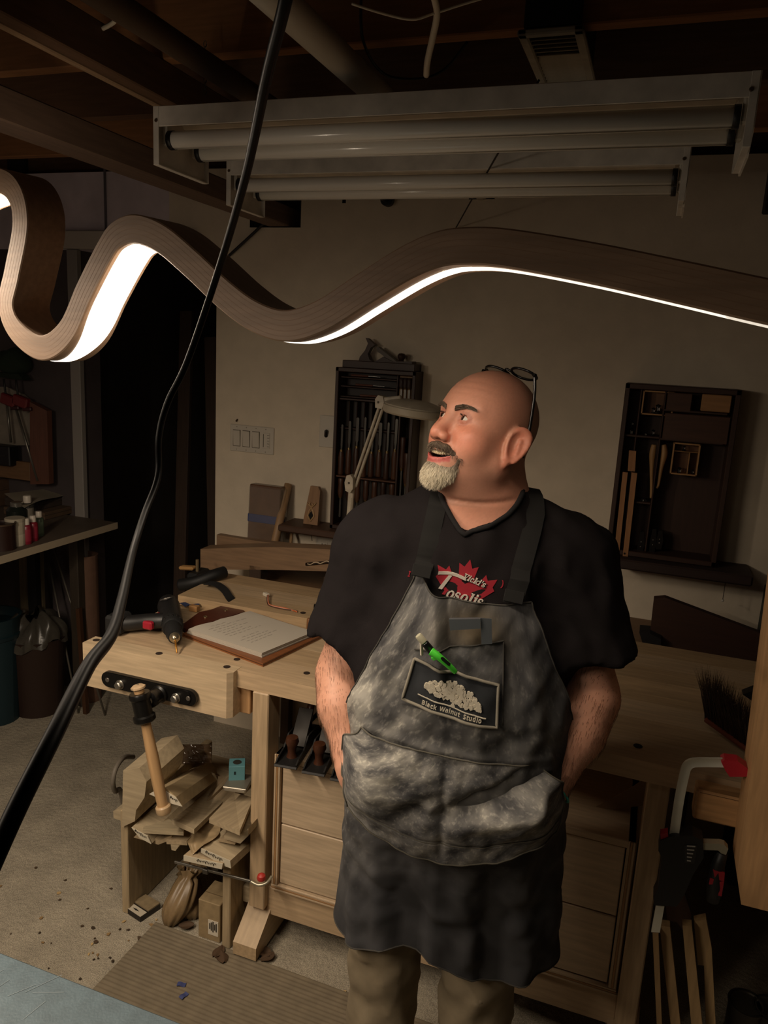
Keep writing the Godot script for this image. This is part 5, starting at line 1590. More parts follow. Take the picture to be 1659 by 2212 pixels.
func build_person():
	fold.seed = 4
	fold.frequency = 9.0
	fold.fractal_octaves = 2
	var man := thing("person", "bald man with grey goatee in a black t-shirt and dusty apron, hands in its pocket", "person", MAN, MAN_TURN)
	# ---- the body: one surface
	var st := mb()
	put(st, nets(skin_low, Vector3(-0.36, 0.02, -0.22), Vector3(0.36, 1.44, 0.24), 0.014), true, Transform3D.IDENTITY, lin("c98f74"))
	for s in 2:
		var c: Vector3 = (EL[s] + HA[s]) / 2
		var t := nets(arm_field.bind(s), Vector3(c.x - 0.15, 0.80, -0.12), Vector3(c.x + 0.15, 1.24, 0.27), 0.0065)
		put(st, t, true, Transform3D.IDENTITY, func(p): return lin("d49c82") * (1.0 + 0.1 * fold.get_noise_3d(p.x * 12, p.y * 12, p.z * 12)))
	put(st, nets(top_field, Vector3(-0.17, 1.37, -0.16), Vector3(0.17, 1.745, 0.17), 0.0034), true, Transform3D.IDENTITY, head_color)
	var skin := StandardMaterial3D.new()
	skin.resource_name = "skin"
	skin.vertex_color_use_as_albedo = true
	skin.roughness = 0.48
	skin.subsurf_scatter_enabled = true
	skin.subsurf_scatter_strength = 0.08
	obj("body", done(st), skin, man)
	# ---- face details
	for s in [-1, 1]:
		var c := HEAD + head_b * Vector3(0.031 * s, 0.0, 0.0702)
		var gaze := (head_b * Vector3(-0.22, 0.12, 1)).normalized()
		var ey := obj("eye", lathe([Vector2(0, -0.0125), Vector2(0.0062, -0.0108), Vector2(0.0108, -0.0062), Vector2(0.0125, 0), Vector2(0.0108, 0.0062), Vector2(0.0058, 0.0111)], 20), mat("d8d0c4", 0.15), man, c, align(gaze))
		obj("iris", lathe([Vector2(0.0061, 0.0110), Vector2(0.0045, 0.01175), Vector2(0.0026, 0.0123), Vector2(0, 0.0127)], 20), mat("2d1a10", 0.08), ey)
	var te := mb()
	for k in 10: # upper teeth
		var x := (k - 4.5) * 0.0057
		var p := HEAD + head_b * Vector3(x, -0.0722 + 6.5 * x * x, 0.0875 - 8.0 * x * x)
		put(te, t_box(Vector3(0.0052, 0.0075, 0.004), 0.0012), true, Transform3D(head_b * Basis(Vector3.UP, x * 20), p))
	obj("teeth", done(te), mat("cdbb98", 0.3), man)
	# ---- beard: a soft core and many single hairs
	var bcore := nets(goatee, Vector3(-0.05, -0.165, 0.02), Vector3(0.05, -0.04, 0.115), 0.0032)
	var bs := mb()
	var hx := Transform3D(head_b, HEAD)
	put(bs, bcore, true, hx, func(p): return hair_color(p, 0.35) * 0.8)
	rng.seed = 11
	var cnt := bcore.size() / 3
	for k in 4200:
		var i := rng.randi_range(0, cnt - 1) * 3
		var p: Vector3 = (bcore[i] + bcore[i + 1] + bcore[i + 2]) / 3
		if p.z < 0.048: continue
		var g := Vector3(goatee(p + Vector3(0.001, 0, 0)) - goatee(p - Vector3(0.001, 0, 0)), goatee(p + Vector3(0, 0.001, 0)) - goatee(p - Vector3(0, 0.001, 0)), goatee(p + Vector3(0, 0, 0.001)) - goatee(p - Vector3(0, 0, 0.001))).normalized()
		var jit := Vector3(rng.randf() - 0.5, rng.randf() - 0.5, rng.randf() - 0.5) * 0.7
		var low := p.y < -0.085
		var L := rng.randf_range(0.006, 0.011) if low else rng.randf_range(0.005, 0.009)
		var down := Vector3(p.x * 4.0, -1.0, 0.15) if low else Vector3(signf(p.x) * 0.8, -0.9, 0.1)
		strand(bs, hx * p, head_b * (g * 0.3 + down + jit * 0.7).normalized(), head_b * (down * 1.2), L, 0.0003, hair_color(p, rng.randf()))
	var be := obj("beard", done(bs), vcol(0.7), man)
	be.set_meta("kind", "stuff")
	var eb := mb()
	for k in 760: # eyebrows
		var s: float = -1.0 if k % 2 else 1.0
		var f := rng.randf()
		var x := lerpf(0.012, 0.052, f)
		var yb := 0.0125 + 0.0085 * sin(f * 2.3) + rng.randf_range(-0.0048, 0.0048) * (1.0 - 0.5 * f)
		var p := Vector3(x, yb, 0.11)
		for q in 40:
			var d := head_field(p)
			if d < 0.0005: break
			p.z -= maxf(d * 0.8, 0.0005)
		p.x *= s
		strand(eb, hx * p, head_b * Vector3(s * (0.7 + 0.5 * f), 0.55 - 1.0 * f, 0.45).normalized(), head_b * Vector3(s, -0.3, -0.4), rng.randf_range(0.006, 0.010), 0.0004, lin("4a3b2f").lerp(lin("968671"), rng.randf() * 0.7))
	for k in 60: # lashes
		var s: float = -1.0 if k % 2 else 1.0
		var f := rng.randf()
		var ang := lerpf(-0.75, 0.75, f)
		var p := Vector3(s * (0.031 + 0.0115 * sin(ang)), 0.0042 - 3.0 * pow(0.0115 * sin(ang), 2.0), 0.0702 + 0.0132 * cos(ang))
		strand(eb, hx * p, head_b * Vector3(s * sin(ang) * 0.6, 0.25, 1).normalized(), head_b * Vector3(0, 0.7, 0.2), 0.0055, 0.0003, lin("1c130d"))
	var ebo := obj("eyebrows", done(eb), vcol(0.7), man)
	ebo.set_meta("kind", "stuff")
	# hair on the forearms
	var ah := mb()
	for s in 2:
		for k in 900:
			var f := rng.randf_range(-0.25, 0.95)
			var ax: Vector3 = EL[s].lerp(WR[s], f) if f > 0 else EL[s].lerp(SH[s], -f)
			var fw: Vector3 = (WR[s] - EL[s]).normalized()
			var a := rng.randf() * TAU
			var ou := Vector3(cos(a), 0.5 * sin(a), absf(sin(a)) * 0.8 + 0.1)
			ou = (ou - fw * ou.dot(fw)).normalized()
			var p := ax + ou * 0.09
			for q in 30:
				var d := arm_field(p, s)
				if d < 0.0006: break
				p -= ou * maxf(d * 0.8, 0.0006)
			strand(ah, p, (fw * 0.8 + ou * 0.14 + Vector3(0, -0.5, 0)).normalized(), fw * 0.4 - ou * 0.3, rng.randf_range(0.010, 0.02), 0.0002, lin("6e4c36"))
	var aho := obj("arm_hair", done(ah), vcol(0.6), man)
	aho.set_meta("kind", "stuff")
	var bw: Vector3 = WR[1].lerp(HA[1], -0.15)
	var bl := (HA[1] - WR[1]).normalized()
	var brp := PackedVector3Array()
	for k in 19: brp.append(bw + align(bl) * Vector3(0.037 * cos(TAU * k / 18), 0, 0.037 * sin(TAU * k / 18)))
	obj("bracelet", solid(t_tube(brp, 0.0024, 6)), mat("2fa59a", 0.4), man)
	# ---- t-shirt
	var cloth := tri("353031", tex.weave, 9.0, 0.95)
	cloth.metallic_specular = 0.2
	var sh := obj("t_shirt", solid(nets(shirt_field, Vector3(-0.38, 0.85, -0.2), Vector3(0.39, 1.53, 0.25), 0.0078)), cloth, man)
	var nk := PackedVector3Array()
	for k in 33: # ribbed collar
		var x := lerpf(-0.07, 0.083, k / 32.0)
		var y := neck_v(x) - 0.004
		nk.append(Vector3(x, y, maxf(surf_z(shirt_field, x, y - 0.006) - 0.001, -0.03)))
	for k in 9:
		var a := lerpf(0.15, PI - 0.15, k / 8.0)
		nk.append(Vector3(0.008 + 0.082 * cos(a), 1.497, -0.035 - 0.075 * sin(a)))
	nk.append(nk[0])
	obj("collar", solid(t_tube(nk, 0.005, 8)), tri("231f20", tex.weave, 30.0, 0.95), sh)
	# print on the chest: a red maple leaf with white script across it
	var sz := func(x, y): return surf_z(shirt_field, x, y) + 0.0006
	var lc := ml(1000, 1278, 0.165)
	var half := [[0, 1.0], [0.13, 0.74], [0.32, 0.82], [0.25, 0.42], [0.38, 0.45], [0.42, 0.33], [0.62, 0.62], [0.70, 0.47], [1.0, 0.55], [0.90, 0.30], [0.98, 0.20], [0.60, -0.14], [0.66, -0.28], [0.08, -0.22], [0.06, -0.6]]
	var leaf := PackedVector2Array()
	for q in half: leaf.append(Vector2(q[0], q[1]) * 0.056)
	for k in range(half.size() - 1, 0, -1): leaf.append(Vector2(-half[k][0], half[k][1]) * 0.056)
	var lt := t_extrude(leaf, 0.0008)
	obj("leaf_print", drape(solid(lt, false), sz, Vector2(lc.x, lc.y - 0.008), -0.14), mat("a3202f", 0.8), sh)
	for a in [["osolis", 0.066, 0.004, -0.0195, -0.12, "Droid Serif"], ["Vicki's", 0.043, 0.019, 0.0115, -0.26, "Droid Serif"]]:
		obj("print_outline", drape(letters(a[0], a[1] * 1.09, a[5], 0.004, true), sz, Vector2(lc.x + a[2] + 0.0008, lc.y + a[3] - 0.0008), a[4] - 0.05, 0.3), mat("0e0c0d", 0.85), sh)
		obj("print_lettering", drape(letters(a[0], a[1], a[5], 0.006, true), sz, Vector2(lc.x + a[2], lc.y + a[3]), a[4] - 0.05, 0.3), mat("cfc5b8", 0.8), sh)
	obj("print_lettering", drape(solid(t_extrude(PackedVector2Array([Vector2(-0.030, 0.013), Vector2(-0.024, 0.013), Vector2(-0.038, -0.012), Vector2(-0.045, -0.012)]), 0.003), false), sz, Vector2(lc.x, lc.y), -0.08), mat("cfc5b8", 0.8), sh)
	var sw := PackedVector2Array()
	for k in 12: sw.append(Vector2(-0.050 + 0.052 * k / 11.0, 0.0155 + 0.0035 * sin(PI * k / 11.0)))
	for k in range(11, -1, -1): sw.append(Vector2(-0.050 + 0.052 * k / 11.0, 0.0105 + 0.0035 * sin(PI * k / 11.0)))
	obj("print_swash", drape(solid(t_extrude(sw, 0.003), false), sz, Vector2(lc.x, lc.y), -0.08), mat("cfc5b8", 0.8), sh)
	for a in [[877, 1258], [1086, 1274]]:
		var q := ml(a[0], a[1], 0.16)
		obj("print_lettering", drape(letters("I" if a[0] < 900 else ")", 0.004, "Droid Sans", 0.0012, true), sz, Vector2(q.x, q.y), -0.15), mat("a3202f", 0.8), sh)
	# ---- trousers and shoes
	var tr := func(p: Vector3) -> float:
		var d := torso(p, -0.03)
		d = maxf(d, p.y - 0.9)
		for s in 2:
			var hx2: float = [-0.122, 0.085][s]
			d = smin(d, cap(p, Vector3(hx2 * 0.85, 0.82, 0), Vector3(hx2, 0.47, 0.015), 0.11, 0.08), 0.03)
			d = smin(d, cap(p, Vector3(hx2, 0.47, 0.015), Vector3(hx2, 0.1, 0.0), 0.08, 0.075), 0.01)
		d += fold.get_noise_3d(p.x * 1.2, p.y * 1.0, p.z * 1.2) * 0.016
		return smax(d, 0.05 - p.y, 0.006)
	obj("trousers", solid(nets(tr, Vector3(-0.28, 0.03, -0.2), Vector3(0.28, 0.92, 0.24), 0.011)), tri("8a7c64", tex.mottle, 3.0, 0.9), man)
	for s in 2:
		var hx2: float = [-0.122, 0.085][s]
		var sf := func(p: Vector3) -> float:
			var d := cap(p, Vector3(hx2, 0.045, -0.07), Vector3(hx2 * 1.12, 0.04, 0.12), 0.042, 0.046)
			d = smin(d, cap(p, Vector3(hx2, 0.05, -0.03), Vector3(hx2, 0.11, -0.02), 0.045, 0.04), 0.02)
			return smax(d, -p.y + 0.002, 0.004)
		obj("shoe", solid(nets(sf, Vector3(hx2 - 0.08, -0.01, -0.14), Vector3(hx2 + 0.1, 0.16, 0.2), 0.009)), mat("2b2320", 0.6), man)
	build_apron(man)
	build_glasses()

func build_apron(man: Node3D):
	var canvas := StandardMaterial3D.new()
	canvas.resource_name = "canvas"
	canvas.roughness = 0.92
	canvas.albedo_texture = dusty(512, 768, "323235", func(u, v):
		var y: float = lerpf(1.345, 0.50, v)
		var k: float = 0.75 - 0.35 * u + 0.7 * exp(-pow((y - 1.08) / 0.09, 2.0)) * (1.1 - u)  # sawdust, with the brighter lit left side painted in too
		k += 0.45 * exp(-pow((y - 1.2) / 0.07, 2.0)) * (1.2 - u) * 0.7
		if y < 0.9: k = lerpf(0.08 + 0.75 * smoothstep(0.36, 0.08, u) * smoothstep(0.5, 0.78, y) + 0.22 * smoothstep(0.62, 0.85, y), k, smoothstep(0.84, 0.9, y))  # skirt: shade under the belly and the lit left are painted in
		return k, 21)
	var ytop := func(u: float) -> float: # the bib's top edge sags between the straps
		var q := absf(u)
		return lerpf(1.313, 1.345 if u < 0 else 1.322, smoothstep(0.35, 1.0, q)) - 0.005 * u
	var yhem := func(u: float) -> float:
		return 0.505 + 0.05 * exp(-pow((u + 0.14) / 0.2, 2.0)) - 0.012 * exp(-pow((u - 0.25) / 0.3, 2.0))
	var f := func(u: float, v: float) -> Vector3:
		var s := u * 2 - 1
		var y := lerpf(ytop.call(s), yhem.call(s), v)
		var th := s * apron_edge(y)
		var x := ap_pt(th, y, 0).x
		return ap_pt(th, y, apron_disp(x, y))
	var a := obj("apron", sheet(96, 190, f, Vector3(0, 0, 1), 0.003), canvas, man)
	# hem and edge stitching as thin rolled borders
	var edge_m := tri("66625b", tex.weave, 20.0, 0.95)
	for s in [0.0, 1.0]:
		var pts := PackedVector3Array()
		for k in 70: pts.append(f.call(s, k / 69.0 * 0.999) + Vector3(0, 0, 0.001))
		obj("rolled_edge", solid(t_tube(pts, 0.0015, 6)), edge_m, a)
	var hem := PackedVector3Array()
	var top := PackedVector3Array()
	for k in 61:
		hem.append(f.call(k / 60.0, 1.0))
		top.append(f.call(k / 60.0, 0.0))
	obj("hem", solid(t_tube(hem, 0.0018, 6)), edge_m, a)
	obj("rolled_edge", solid(t_tube(top, 0.0016, 6)), edge_m, a)
	# straps over the shoulders
	var web := tri("1a1713", tex.weave, 26.0, 0.9)
	for s in 2:
		var lo: Vector3 = ml(908, 1240, 0.16) if s == 0 else ml(1108, 1288, 0.15)
		var hi: Vector3 = ml(950, 1052, 0.05) if s == 0 else ml(1160, 1090, 0.05)
		var up := PackedVector3Array()
		for k in 21:
			var t := k / 20.0
			var x := lerpf(lo.x, hi.x, t)
			var y := lerpf(lo.y - 0.012, hi.y - 0.02, t)
			var z := surf_z(shirt_field, x, y)
			if y < 1.36: z = maxf(z, apron_z(x, minf(y, 1.34)))
			up.append(Vector3(x, y, z + 0.0065))
		var z0 := up[20].z
		for k in 9: # over the shoulder and down the back, resting on the shirt
			var zz := lerpf(z0 - 0.008, -0.13, k / 8.0)
			var yy := 1.53
			while yy > 1.3 and shirt_field(Vector3(hi.x - 0.002 * k, yy, zz)) > 0.001: yy -= 0.002
			if yy < up[20].y - 0.14: break
			up.append(Vector3(hi.x - 0.002 * k, yy + 0.0065, zz))
		var w := 0.0172
		var stf := func(u: float, v: float) -> Vector3:
			var i: float = v * (up.size() - 1)
			var p := up[int(i)].lerp(up[min(int(i) + 1, up.size() - 1)], i - int(i))
			return p + Vector3((u - 0.5) * 2 * w, (u - 0.5) * (-0.2 if s == 0 else -0.25) * w, -absf(u - 0.5) * 0.002)
		obj("strap", sheet(4, 90, stf, Vector3(0, 0.3, 1), 0.0025), web, a)
		# box-stitched end
		var e := up[1]
		obj("strap_end", box(Vector3(0.035, 0.022, 0.002), 0.0008), web, a, Vector3(e.x, e.y + 0.006, e.z + 0.002), Basis.from_euler(Vector3(-0.35, 0, -0.12)))
	# big double pocket
	var pm := StandardMaterial3D.new()
	pm.resource_name = "pocket_canvas"
	pm.roughness = 0.92
	pm.albedo_texture = dusty(640, 512, "3c3c3f", func(u, v):
		var k: float = 0.9 + 0.7 * exp(-pow((u - 0.22) / 0.2, 2.0) - pow((v - 0.25) / 0.3, 2.0))
		k += 0.45 * exp(-pow((u - 0.75) / 0.18, 2.0) - pow((v - 0.5) / 0.25, 2.0))
		return k, 33)
	var po := obj("pocket", sheet(100, 80, pocket_pt, Vector3(0, 0, 1), 0.003), pm, a)
	for e in [[0, 0], [1, 0], [0, 1], [1, 1], [0, 2]]: # seams: sides, top, bottom and the band above the bottom
		var pts := PackedVector3Array()
		for k in 50:
			var t := k / 49.0
			if e[1] == 0: pts.append(pocket_pt(e[0], t, 0.001))
			elif e[1] == 1: pts.append(pocket_pt(t, float(e[0]), 0.001))
			else: pts.append(pocket_pt(t, 0.79, 0.0005))
		obj("seam", solid(t_tube(pts, 0.0015 if e[1] < 2 else 0.0009, 6)), tri("8d8778", tex.weave, 20.0, 0.95), po)
	# chest pocket and the patch on it
	var quad := func(c: Array, lift: float, u: float, v: float) -> Vector3:
		var q: Vector3 = (c[0] as Vector3).lerp(c[1], u).lerp((c[3] as Vector3).lerp(c[2], u), v)
		return Vector3(q.x, q.y, apron_z(q.x, q.y) + lift)
	var pc := [ml(893, 1412, 0.205), ml(1088, 1390, 0.195), ml(1086, 1570, 0.22), ml(864, 1528, 0.22)]
	var cp_t := dusty(256, 256, "38383a", func(_u, _v): return 0.5, 44)
	var cpm := StandardMaterial3D.new()
	cpm.resource_name = "chest_pocket_canvas"
	cpm.roughness = 0.92
	cpm.albedo_texture = cp_t
	var cp := obj("chest_pocket", sheet(30, 30, func(u, v): return quad.call(pc, 0.004 + 0.006 * (1 - v) * sin(PI * u) + 0.002 * exp(-pow((u - 0.72) / 0.03, 2.0)), u, v), Vector3(0, 0, 1), 0.003), cpm, a)
	var rim := PackedVector3Array()
	for k in 21: rim.append(quad.call(pc, 0.0055 + 0.006 * sin(PI * k / 20.0), k / 20.0, 0.0))
	for k in 21: rim.append(quad.call(pc, 0.005, 1.0, k / 20.0))
	obj("seam", solid(t_tube(rim, 0.0015, 6)), edge_m, cp)
	var pa := [ml(893, 1430, 0.212), ml(1077, 1479, 0.212), ml(1073, 1573, 0.225), ml(867, 1517, 0.225)]
	obj("patch", sheet(24, 12, func(u, v): return quad.call(pa, 0.012 + 0.003 * sin(PI * u), u, v), Vector3(0, 0, 1), 0.002), tri("23262a", tex.mottle, 8.0, 0.9), a)
	var bo := PackedVector3Array()
	for e in [[0, 0, 1, 0], [1, 0, 1, 1], [1, 1, 0, 1], [0, 1, 0, 0]]:
		for k in 16: bo.append(quad.call(pa, 0.0135 + 0.003 * sin(PI * lerpf(e[0], e[2], k / 16.0)), lerpf(e[0], e[2], k / 16.0), lerpf(e[1], e[3], k / 16.0)))
	bo.append(bo[0])
	obj("patch_border", solid(t_tube(bo, 0.0029, 7)), tri("cfc6b2", tex.weave, 40.0, 0.95), a)
	var pz_ := func(x, y): return apron_z(x, y) + 0.0150
	var uv := func(u: float, v: float) -> Vector2:
		var q: Vector3 = quad.call(pa, 0.0, u, v)
		return Vector2(q.x, q.y)
	var ang: float = ((uv.call(0.9, 0.8) as Vector2) - (uv.call(0.1, 0.8) as Vector2)).angle()
	var thread := mat("d8cfbb", 0.9)
	obj("patch_lettering", drape(letters("Black  Walnut  Studio", 0.108, "Droid Sans", 0.0014, true), pz_, uv.call(0.52, 0.88), ang, 0.0), thread, a)
	# embroidered tree: round clumps of leaves over a short trunk, and the ground line
	var tree := mb()
	rng.seed = 5
	var crown := [[0.2, 0.42, 0.5], [0.3, 0.27, 0.58], [0.38, 0.22, 0.62], [0.5, 0.23, 0.64], [0.62, 0.28, 0.68], [0.72, 0.38, 0.71], [0.82, 0.58, 0.70]]
	for k in 300:
		var u := rng.randf_range(0.2, 0.82)
		var q := 0
		while q < 5 and u > crown[q + 1][0]: q += 1
		var ft: float = (u - crown[q][0]) / (crown[q + 1][0] - crown[q][0])
		var v := rng.randf_range(lerpf(crown[q][1], crown[q + 1][1], ft), lerpf(crown[q][2], crown[q + 1][2], ft))
		var ce: Vector2 = uv.call(u, v)
		var r := rng.randf_range(0.002, 0.0037)
		var blob := PackedVector2Array()
		for w in 8: blob.append(Vector2(r * (0.75 + 0.5 * rng.randf()), 0).rotated(TAU * w / 8.0))
		var m := drape(solid(t_extrude(blob, 0.0012 + 0.0006 * (k % 3)), false), pz_, ce)
		tree.append_from(m, 0, Transform3D.IDENTITY)
	var tk: Vector2 = uv.call(0.52, 0.69)
	tree.append_from(drape(solid(t_extrude(PackedVector2Array([Vector2(-0.004, -0.006), Vector2(0.006, -0.006), Vector2(0.003, 0.0), Vector2(0.003, 0.012), Vector2(-0.001, 0.012), Vector2(-0.001, 0.0)]), 0.0014), false), pz_, tk, ang), 0, Transform3D.IDENTITY)
	for k in 20: # ground line, stitch by stitch
		tree.append_from(drape(solid(t_extrude(PackedVector2Array([Vector2(-0.0032, -0.0007), Vector2(0.0032, -0.0009), Vector2(0.0032, 0.0007), Vector2(-0.0032, 0.0008)]), 0.0014), false), pz_, uv.call(0.16 + 0.037 * k, 0.725 + 0.0045 * k), ang), 0, Transform3D.IDENTITY)
	obj("tree_emblem", tree.commit(), thread, a)
	# what sticks out of the chest pocket
	var R := Basis(Vector3.UP, MAN_TURN)
	var W := func(x, y, lz) -> Vector3: return MAN + R * ml(x, y, lz)
	var zt := 0.222
	var pen := thing("marker_pen", "black pen with clear tip and bright green clip in the chest pocket", "pen", W.call(925, 1400, zt))
	var o := pen.position
	var p0: Vector3 = W.call(903, 1372, zt) - o
	var p1: Vector3 = W.call(944, 1420, zt - 0.004) - o
	var dr := (p1 - p0).normalized()
	var cl := mat("b8b39a", 0.1)
	obj("cap", lathe([Vector2(0, 0), Vector2(0.0055, 0), Vector2(0.0065, 0.002), Vector2(0.0065, 0.016), Vector2(0, 0.016)], 16), cl, pen, p0, align(dr))
	obj("core", lathe(rod(0.0045, 0.006), 12), mat("3fae3a", 0.3), pen, p0 + dr * 0.0135, align(dr))
	obj("barrel", lathe(rod(0.0068, 0.034, 0.001), 16), mat("121314", 0.3), pen, p0 + dr * 0.018, align(dr))
	var gm := mat("4fd03c", 0.35)
	var g0: Vector3 = W.call(931, 1407, zt + 0.008) - o
	var g1: Vector3 = W.call(984, 1452, zt + 0.004) - o
	var gp := spline([g0, g0.lerp(g1, 0.3) + R * Vector3(0.001, 0.003, 0.004), g0.lerp(g1, 0.7) + R * Vector3(0.002, 0.0015, 0.003), g1], 6)
	var rr := PackedFloat32Array()
	for k in gp.size(): rr.append(lerpf(0.0075, 0.0042, float(k) / gp.size()))
	obj("clip", solid(t_tube(gp, rr, 12)), gm, pen)
	obj("collar", lathe(rod(0.009, 0.007, 0.001), 16), gm, pen, p0 + dr * 0.046, align(dr))
	var lab := t_extrude(PackedVector2Array([Vector2(-0.011, 0), Vector2(-0.009, 0.003), Vector2(0.009, 0.003), Vector2(0.011, 0), Vector2(0.009, -0.003), Vector2(-0.009, -0.003)]), 0.001)
	var gx := (g1 - g0).normalized()
	obj("label", solid(lab, false), mat("10140f", 0.4), pen, g0.lerp(g1, 0.52) + R * Vector3(0.0035, 0.006, 0.0092), Basis(gx, (R.z.cross(gx)).normalized(), gx.cross(R.z.cross(gx)).normalized()))
	var pe := thing("pencil", "thin white pencil behind the green pen in the chest pocket", "pencil", W.call(912, 1402, zt - 0.006))
	obj("shaft", lathe(rod(0.003, 0.03), 6), mat("c9bfae", 0.5), pe, Vector3(0, -0.012, 0), align(Vector3(-0.1, 1, 0)))
	var sq := thing("try_square", "small grey steel square standing in the apron's chest pocket", "square", W.call(1050, 1386, 0.196))
	o = sq.position
	var stl := mat("6f7478", 0.4, 0.6)
	var bl := PackedVector3Array()
	for q in [[1038, 1335], [1062, 1337], [1063, 1391], [1040, 1392]]: bl.append(W.call(q[0], q[1], 0.2) - o)
	obj("blade", solid(slab(Array(bl), R * Vector3(0, 0, -0.002)), false), stl, sq)
	bl = PackedVector3Array()
	for q in [[970, 1338], [1038, 1337], [1038, 1358], [972, 1362]]: bl.append(W.call(q[0], q[1], 0.204) - o)
	obj("stock", solid(slab(Array(bl), R * Vector3(0, 0, -0.008)), false), stl, sq)

func build_glasses():
	var R := Basis(Vector3.UP, MAN_TURN)
	var hb := R * head_b
	var at := MAN + R * HEAD
	var g := thing("eyeglasses", "black-framed eyeglasses pushed up on top of the man's bald head", "glasses", at)
	var blk := mat("0f0e0e", 0.2)
	var H := func(p: Vector3) -> Vector3: return hb * p
	for s in [-1, 1]:
		obj("temple", solid(t_tube(spline([H.call(Vector3(0.074 * s, 0.118, -0.012)), H.call(Vector3(0.079 * s, 0.085, -0.022)), H.call(Vector3(0.082 * s, 0.03, -0.034)), H.call(Vector3(0.082 * s, 0.0, -0.038)), H.call(Vector3(0.079 * s, -0.03, -0.046))], 6), 0.0031, 8)), blk, g)
		var ring_ := PackedVector3Array()
		var lens := []
		for k in 25:
			var a := TAU * k / 24
			var p := Vector3(s * (0.037 + 0.029 * cos(a) * (1.0 - 0.08 * sin(a))), 0.122 + 0.004 * sin(a), -0.018 + 0.021 * sin(a))
			ring_.append(H.call(p))
			if k < 24: lens.append(H.call(Vector3(s * (0.037 + 0.028 * cos(a)), 0.122 + 0.004 * sin(a), -0.018 + 0.02 * sin(a))))
		obj("rim", solid(t_tube(ring_, 0.0026, 8)), blk, g)
		var gl := StandardMaterial3D.new()
		gl.resource_name = "lens"
		gl.transparency = BaseMaterial3D.TRANSPARENCY_ALPHA
		gl.albedo_color = Color(0.5, 0.52, 0.5, 0.08)
		gl.roughness = 0.03
		obj("lens", solid(slab(lens, H.call(Vector3(0, 0.001, 0))), false), gl, g)
		obj("hinge", box(Vector3(0.006, 0.006, 0.008), 0.001), blk, g, H.call(Vector3(0.0715 * s, 0.12, -0.013)), hb)
	obj("bridge", solid(t_tube(spline([H.call(Vector3(-0.009, 0.123, -0.01)), H.call(Vector3(0, 0.1255, -0.006)), H.call(Vector3(0.009, 0.123, -0.01))], 6), 0.0022, 8)), blk, g)

